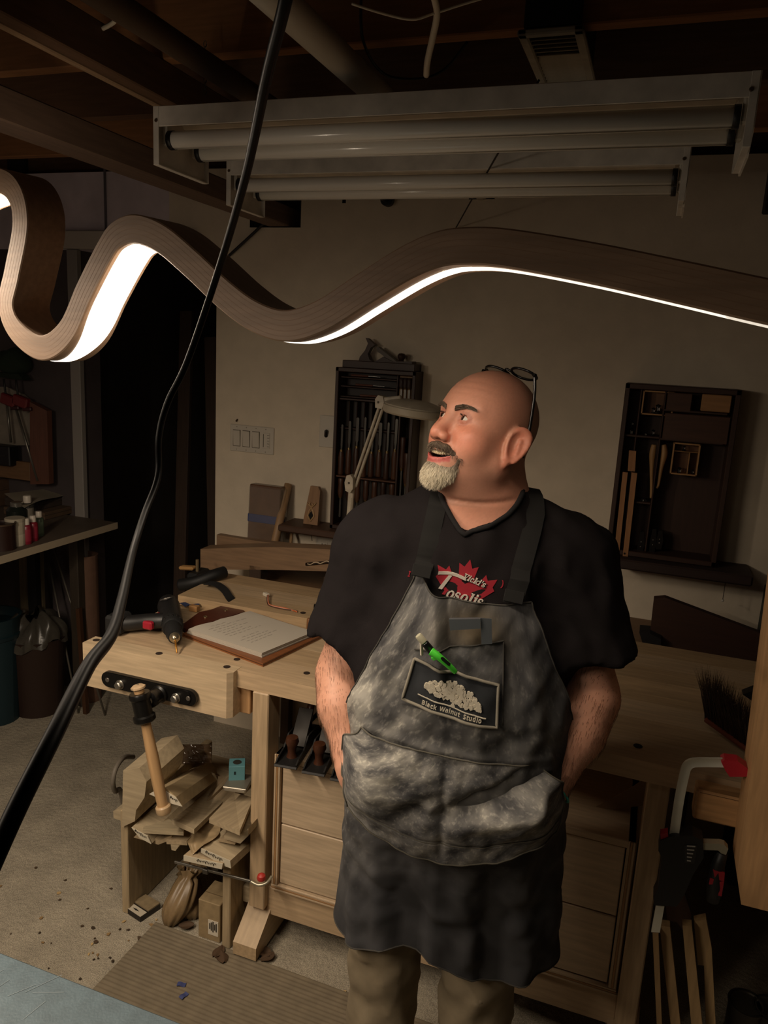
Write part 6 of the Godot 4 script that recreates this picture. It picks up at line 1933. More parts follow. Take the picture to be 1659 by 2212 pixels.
# ---------------------------------------------------------------- things on the bench
func build_bench_items():
	var B := func(zx, zy, h := BENCH_Y) -> Vector3: return py(170 + zx / 2.765, 1180 + zy / 2.765, h)
	# cordless drill lying on its side, chuck towards the camera
	var far: Vector3 = B.call(535, 345, 0.905)
	var near: Vector3 = B.call(574, 545, 0.893)
	var ax := (near - far).normalized()
	var dr := thing("cordless_drill", "black and red cordless drill with a bit, lying beside the clipboard", "drill", Vector3(far.x, BENCH_Y, far.z))
	var o := dr.position
	var blk := mat("1d1c1c", 0.45)
	var rub := mat("121212", 0.7)
	var red := mat("a11c2f", 0.4)
	var L := (near - far).length()
	obj("housing", lathe([Vector2(0, -0.02), Vector2(0.022, -0.018), Vector2(0.031, -0.006), Vector2(0.035, 0.02), Vector2(0.034, L * 0.52), Vector2(0.03, L * 0.6), Vector2(0, L * 0.6)], 28), blk, dr, far - o, align(ax))
	obj("torque_ring", lathe([Vector2(0, L * 0.58), Vector2(0.0315, L * 0.58), Vector2(0.0315, L * 0.72), Vector2(0.028, L * 0.74), Vector2(0, L * 0.74)], 28), rub, dr, far - o, align(ax))
	for k in 16: obj("torque_tooth", box(Vector3(0.004, 0.012, 0.003), 0.0005), blk, dr, far - o + ax * L * 0.65 + align(ax) * Vector3(0.032 * cos(TAU * k / 16), 0, 0.032 * sin(TAU * k / 16)), align(ax) * Basis(Vector3.UP, PI / 2 - TAU * k / 16))
	obj("chuck", lathe([Vector2(0, L * 0.73), Vector2(0.024, L * 0.73), Vector2(0.024, L * 0.9), Vector2(0.021, L * 0.93), Vector2(0.0195, L), Vector2(0, L)], 24), rub, dr, far - o, align(ax))
	obj("chuck_nose", lathe([Vector2(0, L), Vector2(0.0165, L), Vector2(0.011, L + 0.014), Vector2(0.005, L + 0.018), Vector2(0, L + 0.018)], 20), mat("b9ab8f", 0.25, 0.9), dr, far - o, align(ax))
	var tip: Vector3 = B.call(587, 637, 0.868)
	obj("drill_bit", solid(t_tube(PackedVector3Array([near - o + ax * 0.016, (near - o).lerp(tip - o, 0.5), tip - o]), [0.0028, 0.0034, 0.0018], 8)), mat("c48a3e", 0.3, 0.8), dr)
	var gl: Vector3 = B.call(258, 462, 0.893)
	var gr: Vector3 = B.call(480, 445, 0.897)
	obj("grip", solid(t_tube(spline([gr + Vector3(0.03, 0.003, -0.01), gr, gr.lerp(gl, 0.4) + Vector3(0, 0, -0.004), gr.lerp(gl, 0.7), gl], 6).duplicate(), 0.024, 16)), blk, dr, -o)
	obj("battery", box(Vector3(0.055, 0.058, 0.07), 0.008), rub, dr, gl - o + Vector3(-0.012, 0.002, 0.0), Basis(Vector3.UP, 0.05))
	obj("trigger", box(Vector3(0.034, 0.026, 0.02), 0.005), red, dr, (B.call(425, 466, 0.893) as Vector3) - o + Vector3(0, 0, 0.008))
	obj("direction_switch", box(Vector3(0.01, 0.014, 0.012), 0.002), red, dr, (B.call(478, 408, 0.915) as Vector3) - o + Vector3(-0.002, -0.002, 0))
	var lp := far - o + ax * 0.04 + Vector3(-0.008, 0.0335, 0.004)
	obj("label_plate", box(Vector3(0.026, 0.002, 0.032), 0.0005), mat("55524f", 0.4), dr, lp, Basis(Vector3(0, 0, 1), 0.22))
	for k in 3: obj("label_line", box(Vector3(0.018 - 0.004 * k, 0.001, 0.0025), 0.0), mat("b9b4ac", 0.5), dr, lp + Vector3(0.0, 0.0012, -0.009 + 0.007 * k), Basis(Vector3(0, 0, 1), 0.22))
	# clipboard with its paper
	var c := [B.call(620, 540), B.call(1100, 722), B.call(1458, 548), B.call(985, 366)]
	c[3] = c[0] + c[2] - c[1]
	var mid: Vector3 = (c[0] + c[1] + c[2] + c[3]) / 4
	var cb := thing("clipboard", "brown wooden clipboard with a dark wooden clip and handwritten papers on the bench", "clipboard", mid)
	var t := []
	for q in c: t.append(q - mid + Vector3(0, 0.011, 0))
	for k in 3:
		var s := slab(t.map(func(q): return q * Vector3(1 - 0.004 * (k % 2), 1, 1 - 0.004 * (k % 2)) - Vector3(0, 0.0036 * k, 0)), Vector3(0, -0.0034, 0))
		obj("board_ply", solid(s, false), wood(["8a5431", "5f3820", "9a6239"][k], "x", 0.4), cb)
	var e0: Vector3 = B.call(612, 470, 0.875)
	var clipc := [B.call(610, 475, 0.876), B.call(640, 497, 0.876), B.call(985, 392, 0.876), B.call(985, 375, 0.876), B.call(870, 348, 0.876), B.call(790, 378, 0.876), B.call(720, 392, 0.876)]
	var cm := []
	for q in clipc: cm.append(q - mid)
	obj("clip", solid(slab(cm, Vector3(0, -0.008, 0)), false), wood("532417", "x", 0.35), cb)
	for p in [[757, 422], [878, 382]]:
		obj("clip_screw", lathe([Vector2(0, 0), Vector2(0.007, 0), Vector2(0.0065, 0.002), Vector2(0.003, 0.0035), Vector2(0, 0.0038)], 16), mat("b9a27c", 0.25, 0.9), cb, (B.call(p[0], p[1], 0.876) as Vector3) - mid)
	var pc := [B.call(655, 500, 0.8715), B.call(1095, 640, 0.885), B.call(1405, 512, 0.885), B.call(1025, 392, 0.8715)]
	pc[0].y = 0.884
	pc[3].y = 0.884
	pc = [B.call(655, 497, 0.884), B.call(1095, 640, 0.884), B.call(1405, 512, 0.884), B.call(1025, 392, 0.884)]
	var ps := thing("paper_stack", "stack of white paper with handwritten lines on the clipboard", "paper", mid + Vector3(0, 0.011, 0))
	rng.seed = 3
	for k in 6:
		var q := []
		var a := rng.randf_range(-0.01, 0.01)
		for v in pc: q.append((v - mid) * Vector3(1, 0, 1) * (1.0 + 0.006 * (5 - k) * rng.randf()) + Vector3(a * 0.3, 0.0022 * (k + 1) + 0.0002, a * 0.2))
		obj("sheet", solid(slab(q, Vector3(0, -0.0018, 0)), false), mat("b9b0a2", 0.85), ps)
	# handwriting: printed on the top sheet by a drawn texture
	var im := Image.create(512, 640, false, Image.FORMAT_RGB8)
	im.fill(Color("bdb4a6"))
	rng.seed = 21
	for line in 12:
		if line == 7: continue
		var y := 70.0 + line * 36
		var x := 70.0 + (30 if line in [0, 8] else 0) + rng.randf() * 20
		var end := rng.randf_range(230, 400) if line > 0 else 250.0
		while x < end:
			var wl := rng.randf_range(16, 44)
			var ph := rng.randf() * 6
			for s in int(wl * 3):
				var xx := x + s / 3.0
				var yy := y + 5.0 * sin(s * 0.35 + ph) * (0.6 + 0.4 * sin(s * 0.11 + ph)) - 0.02 * (xx - 70)
				for d in 2: im.set_pixel(clampi(int(xx), 0, 511), clampi(int(yy) + d, 0, 639), Color("4d4640"))
			x += wl + 11
	var pm := StandardMaterial3D.new()
	pm.resource_name = "handwriting"
	pm.albedo_texture = ImageTexture.create_from_image(im)
	pm.roughness = 0.85
	obj("written_sheet", sheet(8, 8, func(u, v):
		var l: Vector3 = (pc[0] as Vector3).lerp(pc[1], v)
		var r: Vector3 = (pc[3] as Vector3).lerp(pc[2], v)
		return (l.lerp(r, u) - mid) * Vector3(1, 0, 1) + Vector3(0, 0.0142 + 0.004 * pow(1 - v, 3) * absf(sin(u * 9)), 0), Vector3.UP, 0.0004), pm, ps)
	# bits and pieces
	var bt := thing("blue_tape", "crumpled strip of blue masking tape behind the drill", "tape", B.call(655, 362, BENCH_Y + 0.001))
	var cr := func(u, v): return Vector3((u - 0.5) * 0.075, 0.012 * absf(sin(u * 5 + v)) + 0.006 * v, (v - 0.5) * 0.03 + 0.01 * u)
	obj("strip", sheet(12, 4, cr, Vector3.UP, 0.0006), mat("2a3f6c", 0.6), bt, Vector3.ZERO, Basis(Vector3.UP, 0.35))
	var wb := bx("wood_offcut", Vector3(-0.016, 0, -0.01), Vector3(0.016, 0.02, 0.01), wood("b48654", "x"))
	wb.position = (B.call(690, 388) as Vector3) + Vector3(0, 0.0105, 0)
	tag(wb, "tiny pale wood block between the blue tape and the clipboard", "block")
	# black webbing clamp strap hanging over the rear slab
	var sp := [B.call(765, 218, 0.900), B.call(820, 225, 0.904), B.call(870, 260, 0.896), B.call(905, 310, 0.893), B.call(950, 348, 0.867), B.call(1010, 352, 0.865)]
	var st := thing("black_strap", "black webbing strap draped over the bench's raised rear slab", "strap", sp[2])
	var path := spline(sp, 6)
	obj("webbing", sheet(2, path.size() - 1, func(u, v): return path[int(round(v * (path.size() - 1)))] - sp[2] + Vector3(0.0, 0.002 * u, (u - 0.5) * 0.045), Vector3(0, 1, 0.4), 0.004), mat("131313", 0.9), st)
	# black tool at the bench's back left corner with a pale wooden knob
	var bp := thing("black_clamp_tool", "black clamp tool with a pale wooden knob at the rear left bench corner", "clamp", B.call(690, 262, 0.86))
	obj("body", tube([Vector3(-0.06, 0.01, 0.0), Vector3(0.0, 0.028, -0.01), Vector3(0.05, 0.05, -0.05), Vector3(0.07, 0.055, -0.09)], 0.022, 12), mat("0f0f0f", 0.6), bp)
	obj("jaw", box(Vector3(0.05, 0.05, 0.1), 0.01), mat("0f0f0f", 0.6), bp, Vector3(-0.02, 0.03, -0.06))
	obj("stem", lathe(rod(0.006, 0.05), 10), mat("8b7a5c", 0.4, 0.6), bp, Vector3(-0.02, 0.05, -0.05))
	obj("knob", box(Vector3(0.062, 0.014, 0.03), 0.005), wood("b58a55", "x"), bp, (pz(170 + 650 / 2.765, 1180 + 128 / 2.765, bp.position.z - 0.05)) - bp.position, Basis(Vector3.BACK, 0.1))
	# wire connector
	var wc := thing("wire_connector", "white plug with orange and brown wires lying on the rear slab", "cable", B.call(1120, 300, 0.888))
	obj("plug", box(Vector3(0.026, 0.012, 0.014), 0.002), mat("d0c7b5", 0.5), wc, Vector3(0, 0.007, 0), Basis(Vector3.UP, -0.5))
	for k in 3:
		var dz := 0.004 * (k - 1)
		obj("wire", tube([Vector3(0.006, 0.009, dz), (B.call(1130, 335, 0.895) as Vector3) - wc.position + Vector3(0, 0, dz), (B.call(1150, 355, 0.891) as Vector3) - wc.position + Vector3(0, 0, dz), (B.call(1230, 372, 0.89) as Vector3) - wc.position + Vector3(0, 0, dz * 1.5), (B.call(1305, 392 - 4 * k, 0.89) as Vector3) - wc.position], 0.0018, 6), mat(["c4622a", "d9a08a", "4a2a18"][k], 0.5), wc)
	var cp := thing("round_cap", "small black round cap on its side near the man's sleeve", "cap", B.call(1452, 410, 0.888))
	obj("shell", lathe([Vector2(0.012, 0), Vector2(0.015, 0.0), Vector2(0.017, 0.012), Vector2(0.017, 0.05), Vector2(0.014, 0.05), Vector2(0.013, 0.012), Vector2(0.012, 0)], 20), mat("101010", 0.3), cp, Vector3(-0.02, 0.018, 0.01), align(Vector3(1, 0.1, -0.3)))
	obj("ring", lathe([Vector2(0.013, 0.0), Vector2(0.019, 0.0), Vector2(0.019, 0.006), Vector2(0.013, 0.006)], 20), mat("0c0c0c", 0.25), cp, Vector3(-0.022, 0.018, 0.011), align(Vector3(1, 0.1, -0.3)))
	var pg := obj("bench_dog", lathe([Vector2(0, 0), Vector2(0.0075, 0), Vector2(0.0075, 0.03), Vector2(0.005, 0.034), Vector2(0, 0.034)], 12), wood("8e5f36", "y"), null, B.call(1374, 490))
	tag(pg, "small brown wooden peg standing on the bench by the rear slab", "peg")
	var pg2 := obj("bench_dog", lathe([Vector2(0, 0), Vector2(0.012, 0), Vector2(0.012, 0.012), Vector2(0.009, 0.018), Vector2(0, 0.018)], 12), wood("cfae84", "y"), null, B.call(1452, 508))
	tag(pg2, "pale short wooden plug on the bench beside the man's arm", "peg")

# ---------------------------------------------------------------- the pile under the bench
func build_under_bench():
	var Z := func(zx, zy, z) -> Vector3: return pz(200 + zx / 2.9625, 1500 + zy / 2.9625, z)
	for k in 3:
		hand_plane("%s iron hand plane from the left, on the drawer cabinet under the bench" % ORD[k], Vector3(-0.835 + 0.082 * k, 0.6305, -1.80), 0.12, 0.95)
	var dusty_ := wood("b9a788", "x", 0.85)
	var dz := wood("b5a080", "z", 0.85)
	var cu := thing("scrap_cubby", "open plywood cubby of two panels and a shelf holding wood scraps", "shelf", Vector3(-1.18, 0, -1.9))
	var o := cu.position
	bx("side_panel", Vector3(-1.366, 0, -1.68) - o, Vector3(-1.34, 0.355, -2.15) - o, wood("b5a07e", "y", 0.8), cu, 0.003)
	bx("side_panel", Vector3(-1.012, 0, -1.68) - o, Vector3(-0.985, 0.29, -2.15) - o, wood("b5a07e", "y", 0.8), cu, 0.003)
	bx("shelf_board", Vector3(-1.34, 0.285, -1.74) - o, Vector3(-0.985, 0.3, -2.15) - o, dusty_, cu, 0.003)
	bx("back_panel", Vector3(-1.34, 0, -2.13) - o, Vector3(-1.012, 0.285, -2.15) - o, wood("6b5238", "x"), cu, 0.003)
	bx("toe_block", Vector3(-0.985, 0.11, -1.75) - o, Vector3(-0.9, 0.165, -1.80) - o, dusty_, cu, 0.003)
	var S := func(called, label: String, c: Array, z: float, dir: Vector3, m: Material, cat := "wood scrap", group := "") -> MeshInstance3D:
		var pts := []
		for q in c: pts.append(Z.call(q[0], q[1], z if q.size() < 3 else q[2]))
		var s := slab_obj(called, pts, dir, m)
		tag(s, label, cat, group)
		return s
	var into := Vector3(0, 0, -1)
	S.call("curved_offcut", "large S-cut thick block at the left of the scrap pile", [[195, 488], [300, 470], [345, 560], [332, 660], [278, 742], [270, 812], [188, 850]], -1.67, into * 0.16 + Vector3(0.02, 0.03, 0), dusty_)
	S.call("wood_offcut", "small board end sticking out left of the scrap pile", [[132, 748], [190, 722], [190, 812], [134, 792]], -1.70, into * 0.15, dusty_)
	# the live-edge length with a painted end
	var dir: Vector3 = (Z.call(790, 440, -2.2) as Vector3) - (Z.call(465, 655, -1.62) as Vector3)
	var lg: MeshInstance3D = S.call("live_edge_board", "long live-edge plank with a white painted end, on top of the pile", [[362, 638], [396, 618], [470, 600], [535, 655], [572, 716], [480, 690]], -1.62, dir, wood("bfa880", "z", 0.85))
	var pt := []
	for q in [[362, 638], [396, 618], [470, 622], [532, 660], [572, 718], [480, 692]]: pt.append((Z.call(q[0], q[1], -1.617) as Vector3) - lg.position)
	obj("painted_end", solid(slab(pt, Vector3(0, 0, -0.002)), false), mat("cfc6b2", 0.7), lg)
	var scr := func(parent: Node3D, a: Array, b: Array, z: float, n: int, amp := 9.0): # a scribbled word
		var pp := []
		for k in n * 6 + 1:
			var f := k / float(n * 6)
			pp.append((Z.call(lerpf(a[0], b[0], f) + 3 * sin(k * 1.1), lerpf(a[1], b[1], f) + amp * sin(k * 1.05) * (0.6 + 0.4 * sin(k * 0.37)), z) as Vector3) - parent.position)
		obj("handwritten_word", solid(t_tube(spline(pp, 3), 0.0007, 4)), mat("1d1814", 0.7), parent)
	scr.call(lg, [495, 655], [540, 685], -1.6155, 4, 10.0)
	S.call("flat_board", "dusty flat board in the middle of the pile, its long edge to the front", [[512, 800, -1.66], [650, 862, -1.64], [868, 655, -1.92], [735, 622, -1.95]], -1.65, Vector3(0, -0.016, 0), dusty_)
	S.call("flat_board", "square-cornered dusty board at the right of the pile by the bench leg", [[746, 792, -1.66], [942, 872, -1.62], [1030, 660, -1.85], [905, 628, -1.9]], -1.65, Vector3(0, -0.015, 0), wood("b9a585", "z", 0.85))
	S.call("flat_board", "wedge-shaped dusty board below the vise handle's tip", [[320, 866, -1.66], [582, 880, -1.66], [600, 800, -1.8], [372, 690, -1.9]], -1.65, Vector3(0, -0.012, 0), wood("bfae8e", "x", 0.85))
	# stacked board ends; the painted ones carry a pencilled word
	var ends := [["thick board end with a white painted face and scrawled word, right in the stack", [[693, 985], [880, 1066], [886, 1114], [826, 1092], [693, 1012]], -1.64, true], ["lower painted board end with a scrawled word, just above the thin clamp bar", [[582, 1030], [832, 1086], [826, 1120], [582, 1064]], -1.63, true], ["painted narrow board end with a scrawled word, left in the stack", [[248, 852], [350, 906], [374, 958], [300, 918]], -1.66, true], ["plain thin board end under the wedge-shaped board", [[262, 915], [420, 962], [505, 930], [505, 902], [430, 935], [300, 890]], -1.68, false], ["plain small board end hanging lowest in the stack's middle", [[500, 962], [555, 968], [530, 1002], [505, 996]], -1.67, false], ["plain board end left of the plastic bag", [[470, 932], [602, 938], [606, 966], [474, 958]], -1.67, false], ["upper plain board end against the bench leg", [[842, 905], [940, 925], [996, 858], [996, 905], [945, 955], [842, 925]], -1.67, false], ["lower plain board end against the bench leg", [[800, 940], [910, 962], [914, 948], [820, 920]], -1.68, false]]
	for k in ends.size():
		var e: Array = ends[k]
		var s: MeshInstance3D = S.call("board_end", e[0], e[1], e[2], Vector3(0.05 if k < 2 else 0.01, 0.012, -0.35), dz if k % 2 else dusty_)
		if e[3]:
			var pp := []
			for q in e[1]: pp.append((Z.call(q[0], q[1], e[2] + 0.003) as Vector3) - s.position)
			obj("painted_end", solid(slab(pp, Vector3(0, 0, -0.002)), false), mat("c6bda8", 0.7), s)
	var n := 0
	for ch in get_children():
		if ch.name.begins_with("board_end") and n < 3:
			scr.call(ch, [[720, 1005], [665, 1060], [268, 868]][n], [[825, 1062], [785, 1092], [340, 918]][n], [-1.635, -1.625, -1.655][n], [7, 7, 6][n], [12.0, 10.0, 9.0][n])
			n += 1
	# crumpled plastic bag on the pile
	var bagp: Vector3 = Z.call(700, 900, -1.63)
	var bag := thing("plastic_bag", "crumpled translucent bag drooping over the front of the pile", "bag", bagp)
	var bn := FastNoiseLite.new()
	bn.seed = 9
	bn.frequency = 2.6
	bn.noise_type = FastNoiseLite.TYPE_CELLULAR
	bn.fractal_octaves = 1
	var oc := [[575, 868], [598, 955], [612, 1003], [652, 1028], [705, 965], [880, 884], [800, 840], [740, 800]]
	obj("film", sheet(22, 22, func(u, v):
		var a := Vector2(575, 868).lerp(Vector2(640, 1028), v)
		var b := Vector2(760, 790).lerp(Vector2(705, 965), v)
		var q := a.lerp(b, u)
		if u > 0.5: q.x += (u - 0.5) * 2 * 150 * (1 - v) * v * 2.2
		var z: float = -1.655 + 0.03 * v + 0.02 * bn.get_noise_2d(u, v) - 0.13 * (1 - v) * (0.3 + 0.7 * u)
		return (Z.call(q.x, q.y, z) as Vector3) - bagp, Vector3(0, 0.5, 1), 0.001), tri("b29b78", tex.mottle, 6.0, 0.35), bag)
	var wrap := thing("plastic_sheeting", "dark crinkled plastic sheeting behind the live-edge plank", "plastic", Z.call(560, 370, -1.95))
	obj("film", sheet(20, 10, func(u, v): return (Z.call(lerpf(430, 760, u), lerpf(320, 440, v), -1.95 + 0.03 * bn.get_noise_2d(u * 2, v * 2)) as Vector3) - wrap.position, Vector3(0, 0.3, 1), 0.002), mat("4e3d2c", 0.2), wrap)
	# teal box and metal lid near the leg
	var tb: Vector3 = Z.call(925, 480, -1.86)
	var teal := thing("teal_box", "small teal cardboard box with a dark round window near the bench leg", "box", tb + Vector3(0, -0.026, 0), 0.5)
	obj("carton", box(Vector3(0.048, 0.05, 0.048), 0.001), mat("5c9098", 0.6), teal, Vector3(0, 0.025, 0))
	obj("window", lathe(rod(0.013, 0.001, 0.0002), 18), mat("33332f", 0.4), teal, Vector3(0, 0.0501, 0))
	obj("mark", box(Vector3(0.006, 0.01, 0.001), 0.0), mat("12282b", 0.6), teal, Vector3(-0.006, 0.028, 0.0243))
	var ml_ := thing("metal_tin", "flat silver tin under the small teal box", "tin", Z.call(935, 585, -1.84), 0.2)
	obj("tin", box(Vector3(0.07, 0.015, 0.08), 0.004), mat("a39d90", 0.4, 0.6), ml_, Vector3(0, 0.008, 0))
	obj("tin_lid", box(Vector3(0.073, 0.006, 0.083), 0.002), mat("8f897c", 0.4, 0.6), ml_, Vector3(0, 0.0145, 0))
	# bar clamp gripping the leg
	var ba: Vector3 = Z.call(525, 1072, -1.66)
	var bb: Vector3 = Z.call(1012, 1196, -1.66)
	var bc := thing("bar_clamp", "slim steel bar clamp with red pad gripping the left bench leg", "clamp", ba)
	var bd := (bb - ba)
	obj("bar", box(Vector3(bd.length(), 0.008, 0.005), 0.001), mat("7d7a74", 0.35, 0.8), bc, bd / 2, Basis(bd.normalized(), Vector3(0, 0, 1).cross(bd.normalized()).normalized(), Vector3(0, 0, 1)))
	obj("slider", box(Vector3(0.018, 0.016, 0.012), 0.002), mat("5d5a55", 0.4, 0.7), bc, (Z.call(725, 1130, -1.66) as Vector3) - ba)
	obj("jaw", tube([bd, bd + Vector3(0.025, -0.004, 0.0), bd + Vector3(0.045, 0.002, -0.01), bd + Vector3(0.05, 0.01, -0.03)], 0.0045, 8), mat("a59f8c", 0.35, 0.6), bc)
	obj("pad", lathe([Vector2(0, 0), Vector2(0.011, 0), Vector2(0.013, 0.005), Vector2(0.011, 0.014), Vector2(0.005, 0.019), Vector2(0, 0.02)], 14), mat("b0342c", 0.45), bc, (Z.call(1080, 1185, -1.67) as Vector3) - ba)
	# on the floor inside the cubby
	var F := func(zx, zy, h) -> Vector3: return py(200 + zx / 2.9625, 1500 + zy / 2.9625, h)
	var f0: Vector3 = F.call(320, 1360, 0.02)
	var pk := thing("hardware_packet", "dark hanging packet with a pale header card on the floor in the cubby", "packet", Vector3(f0.x, 0, f0.z))
	var qs := [F.call(208, 1360, 0.02), F.call(305, 1425, 0.02), F.call(432, 1340, 0.02), F.call(340, 1285, 0.02)]
	var ql := []
	for q in qs: ql.append(q - pk.position)
	obj("tray", solid(slab(ql, Vector3(0, -0.018, 0)), false), mat("1d1714", 0.5), pk)
	var hc := [ql[0] + Vector3(0, 0.001, 0), ql[1] + Vector3(0, 0.001, 0), ql[1].lerp(ql[2], 0.33) + Vector3(0, 0.001, 0), ql[0].lerp(ql[3], 0.33) + Vector3(0, 0.001, 0)]
	obj("header_card", solid(slab(hc, Vector3(0, -0.001, 0)), false), mat("b7ad9a", 0.6), pk)
	var hole := Vector3.ZERO
	for q in hc: hole += q / 4
	obj("hang_hole", solid(slab([hole + (ql[1] - ql[0]) * -0.2, hole + (ql[2] - ql[1]) * 0.04, hole + (ql[1] - ql[0]) * 0.2, hole - (ql[2] - ql[1]) * 0.04], Vector3(0, 0.0006, 0)), false), mat("15100d", 0.8), pk)
	obj("blister", solid(slab([ql[0].lerp(ql[3], 0.4) + Vector3(0, 0.004, 0), ql[1].lerp(ql[2], 0.4) + Vector3(0, 0.004, 0), ql[2] + Vector3(0, 0.004, 0), ql[3] + Vector3(0, 0.004, 0)], Vector3(0, -0.004, 0)), false), tri("8d7c60", tex.mottle, 8.0, 0.4), pk)
	for k in 2: # tied dust bags
		var c: Vector3 = F.call([470, 615][k], [1500, 1450][k], 0.0)
		var b := thing("dust_bag", ["long tied brown plastic bag lying on the floor before the cubby", "round tied brown plastic bag beside the cardboard box"][k], "bag", c + Vector3(0, 0, -0.02), 0.3)
		var hgt: float = [0.13, 0.09][k]
		var rad: float = [0.042, 0.045][k]
		var sgn: float = [0.05, -0.03][k]
		obj("film", sheet(40, 22, func(u, v):
			var a: float = u * TAU
			var r: float = rad * (sin(PI * (0.12 + 0.80 * v)) + 0.14 * sin(a * 5 + v * 3) * v * (0.4 + v) + 0.07 * sin(a * 9))
			if v > 0.82: r = rad * (0.3 + (v - 0.82) * 3.2) * (1.0 + 0.25 * sin(a * 6))
			return Vector3(r * cos(a) + sgn * v, hgt * v * 1.15, r * sin(a) * 0.9 - 0.08 * v * v), Vector3(0, 0, 1), 0.0), tri("8a7353", tex.mottle, 9.0, 0.4), b)
		obj("knot", lathe([Vector2(0, 0), Vector2(0.012, 0.002), Vector2(0.014, 0.008), Vector2(0.01, 0.016), Vector2(0, 0.018)], 10), mat("75603f", 0.5), b, Vector3(sgn * 0.85, hgt * 0.92, -0.06))
	var x0: Vector3 = F.call(665, 1562, 0.0)
	var x1: Vector3 = F.call(812, 1595, 0.0)
	var cbw := (x1 - x0).length()
	var card := thing("cardboard_carton", "small plain carton with a white printed label, by the cubby's right panel", "box", (x0 + x1) / 2 + Vector3(0, 0, -0.05), 0.0)
	var ch_: float = (Z.call(735, 1345, x0.z) as Vector3).y
	obj("carton", box(Vector3(cbw, ch_, 0.09), 0.002), tri("a08a66", tex.mottle, 5.0, 0.8), card, Vector3(0, ch_ / 2, 0))
	obj("label_sticker", box(Vector3(0.034, 0.05, 0.001), 0.0), mat("cdc4b2", 0.6), card, Vector3(cbw * 0.2, ch_ * 0.36, 0.0456))
	for k in 5: obj("label_line", box(Vector3(0.004, 0.02 + 0.008 * (k * 7 % 3), 0.0006), 0.0), mat("3a342c", 0.7), card, Vector3(cbw * 0.2 - 0.011 + 0.0055 * k, ch_ * 0.36 + 0.004, 0.0464))
	obj("flap_joint", box(Vector3(cbw - 0.004, 0.0015, 0.002), 0.0), mat("6b5a40", 0.8), card, Vector3(0, ch_ + 0.0002, 0.01))
	# grey hose curling out on the left
	var hs := obj("grey_hose", tube([Z.call(230, 660, -1.9) * Vector3(1, 0, 1) + Vector3(0, 0.008, 0), Z.call(185, 640, -1.85), Z.call(145, 620, -1.82), Z.call(130, 560, -1.8), Z.call(150, 470, -1.82), Z.call(200, 405, -1.88), Z.call(260, 400, -1.98)], 0.008, 10), mat("6f675c", 0.6))
	tag(hs, "grey curved hose behind the S-cut block at the left", "hose")
	# sawdust, chips and dry leaves
	rng.seed = 17
	var db := mb()
	for k in 260:
		var p := Vector3(rng.randf_range(-2.1, -0.2), 0.002, rng.randf_range(-1.75, -0.85))
		if k % 3 == 0: p = Vector3(rng.randfn(-1.1, 0.22), 0.002, rng.randfn(-1.55, 0.1))
		var s := rng.randf_range(0.002, 0.007)
		var pts := PackedVector2Array()
		for q in 6: pts.append(Vector2(s * (0.5 + rng.randf()), 0).rotated(TAU * q / 6))
		put(db, t_extrude(pts, 0.002), false, Transform3D(Basis.from_euler(Vector3(-PI / 2 + rng.randf_range(-0.3, 0.3), rng.randf() * TAU, 0)), p), lin(["4a3a28", "8a6f4a", "b79a6b", "3a2c1e"][k % 4]))
	var chips := obj("floor_debris", done(db), vcol(0.9))
	chips.set_meta("kind", "stuff")
	tag(chips, "scattered wood chips and sawdust on the concrete floor", "debris")
	for k in 5:
		var p := [F.call(805, 1655, 0.006), F.call(1100, 1660, 0.006), F.call(1120, 1690, 0.006), F.call(830, 1690, 0.006), F.call(600, 1490, 0.006)][k] as Vector3
		var lf := thing("dry_leaf", ["curled dry leaf left of the bench foot on the mat's edge", "curled dry leaf beside the bench foot, right of it", "second curled dry leaf right of the bench foot, nearer", "small dry leaf on the corrugated mat near the foot", "dry shaving before the round dust bag"][k], "leaf", p, k * 1.3, "dry leaves by the bench foot")
		obj("blade", sheet(6, 6, func(u, v): return Vector3((u - 0.5) * 0.035 * sin(PI * (0.1 + 0.8 * v)), 0.008 * absf(sin(u * 4 + k)) + 0.002, (v - 0.5) * 0.045), Vector3.UP, 0.0008), mat("4a3623", 0.8), lf)

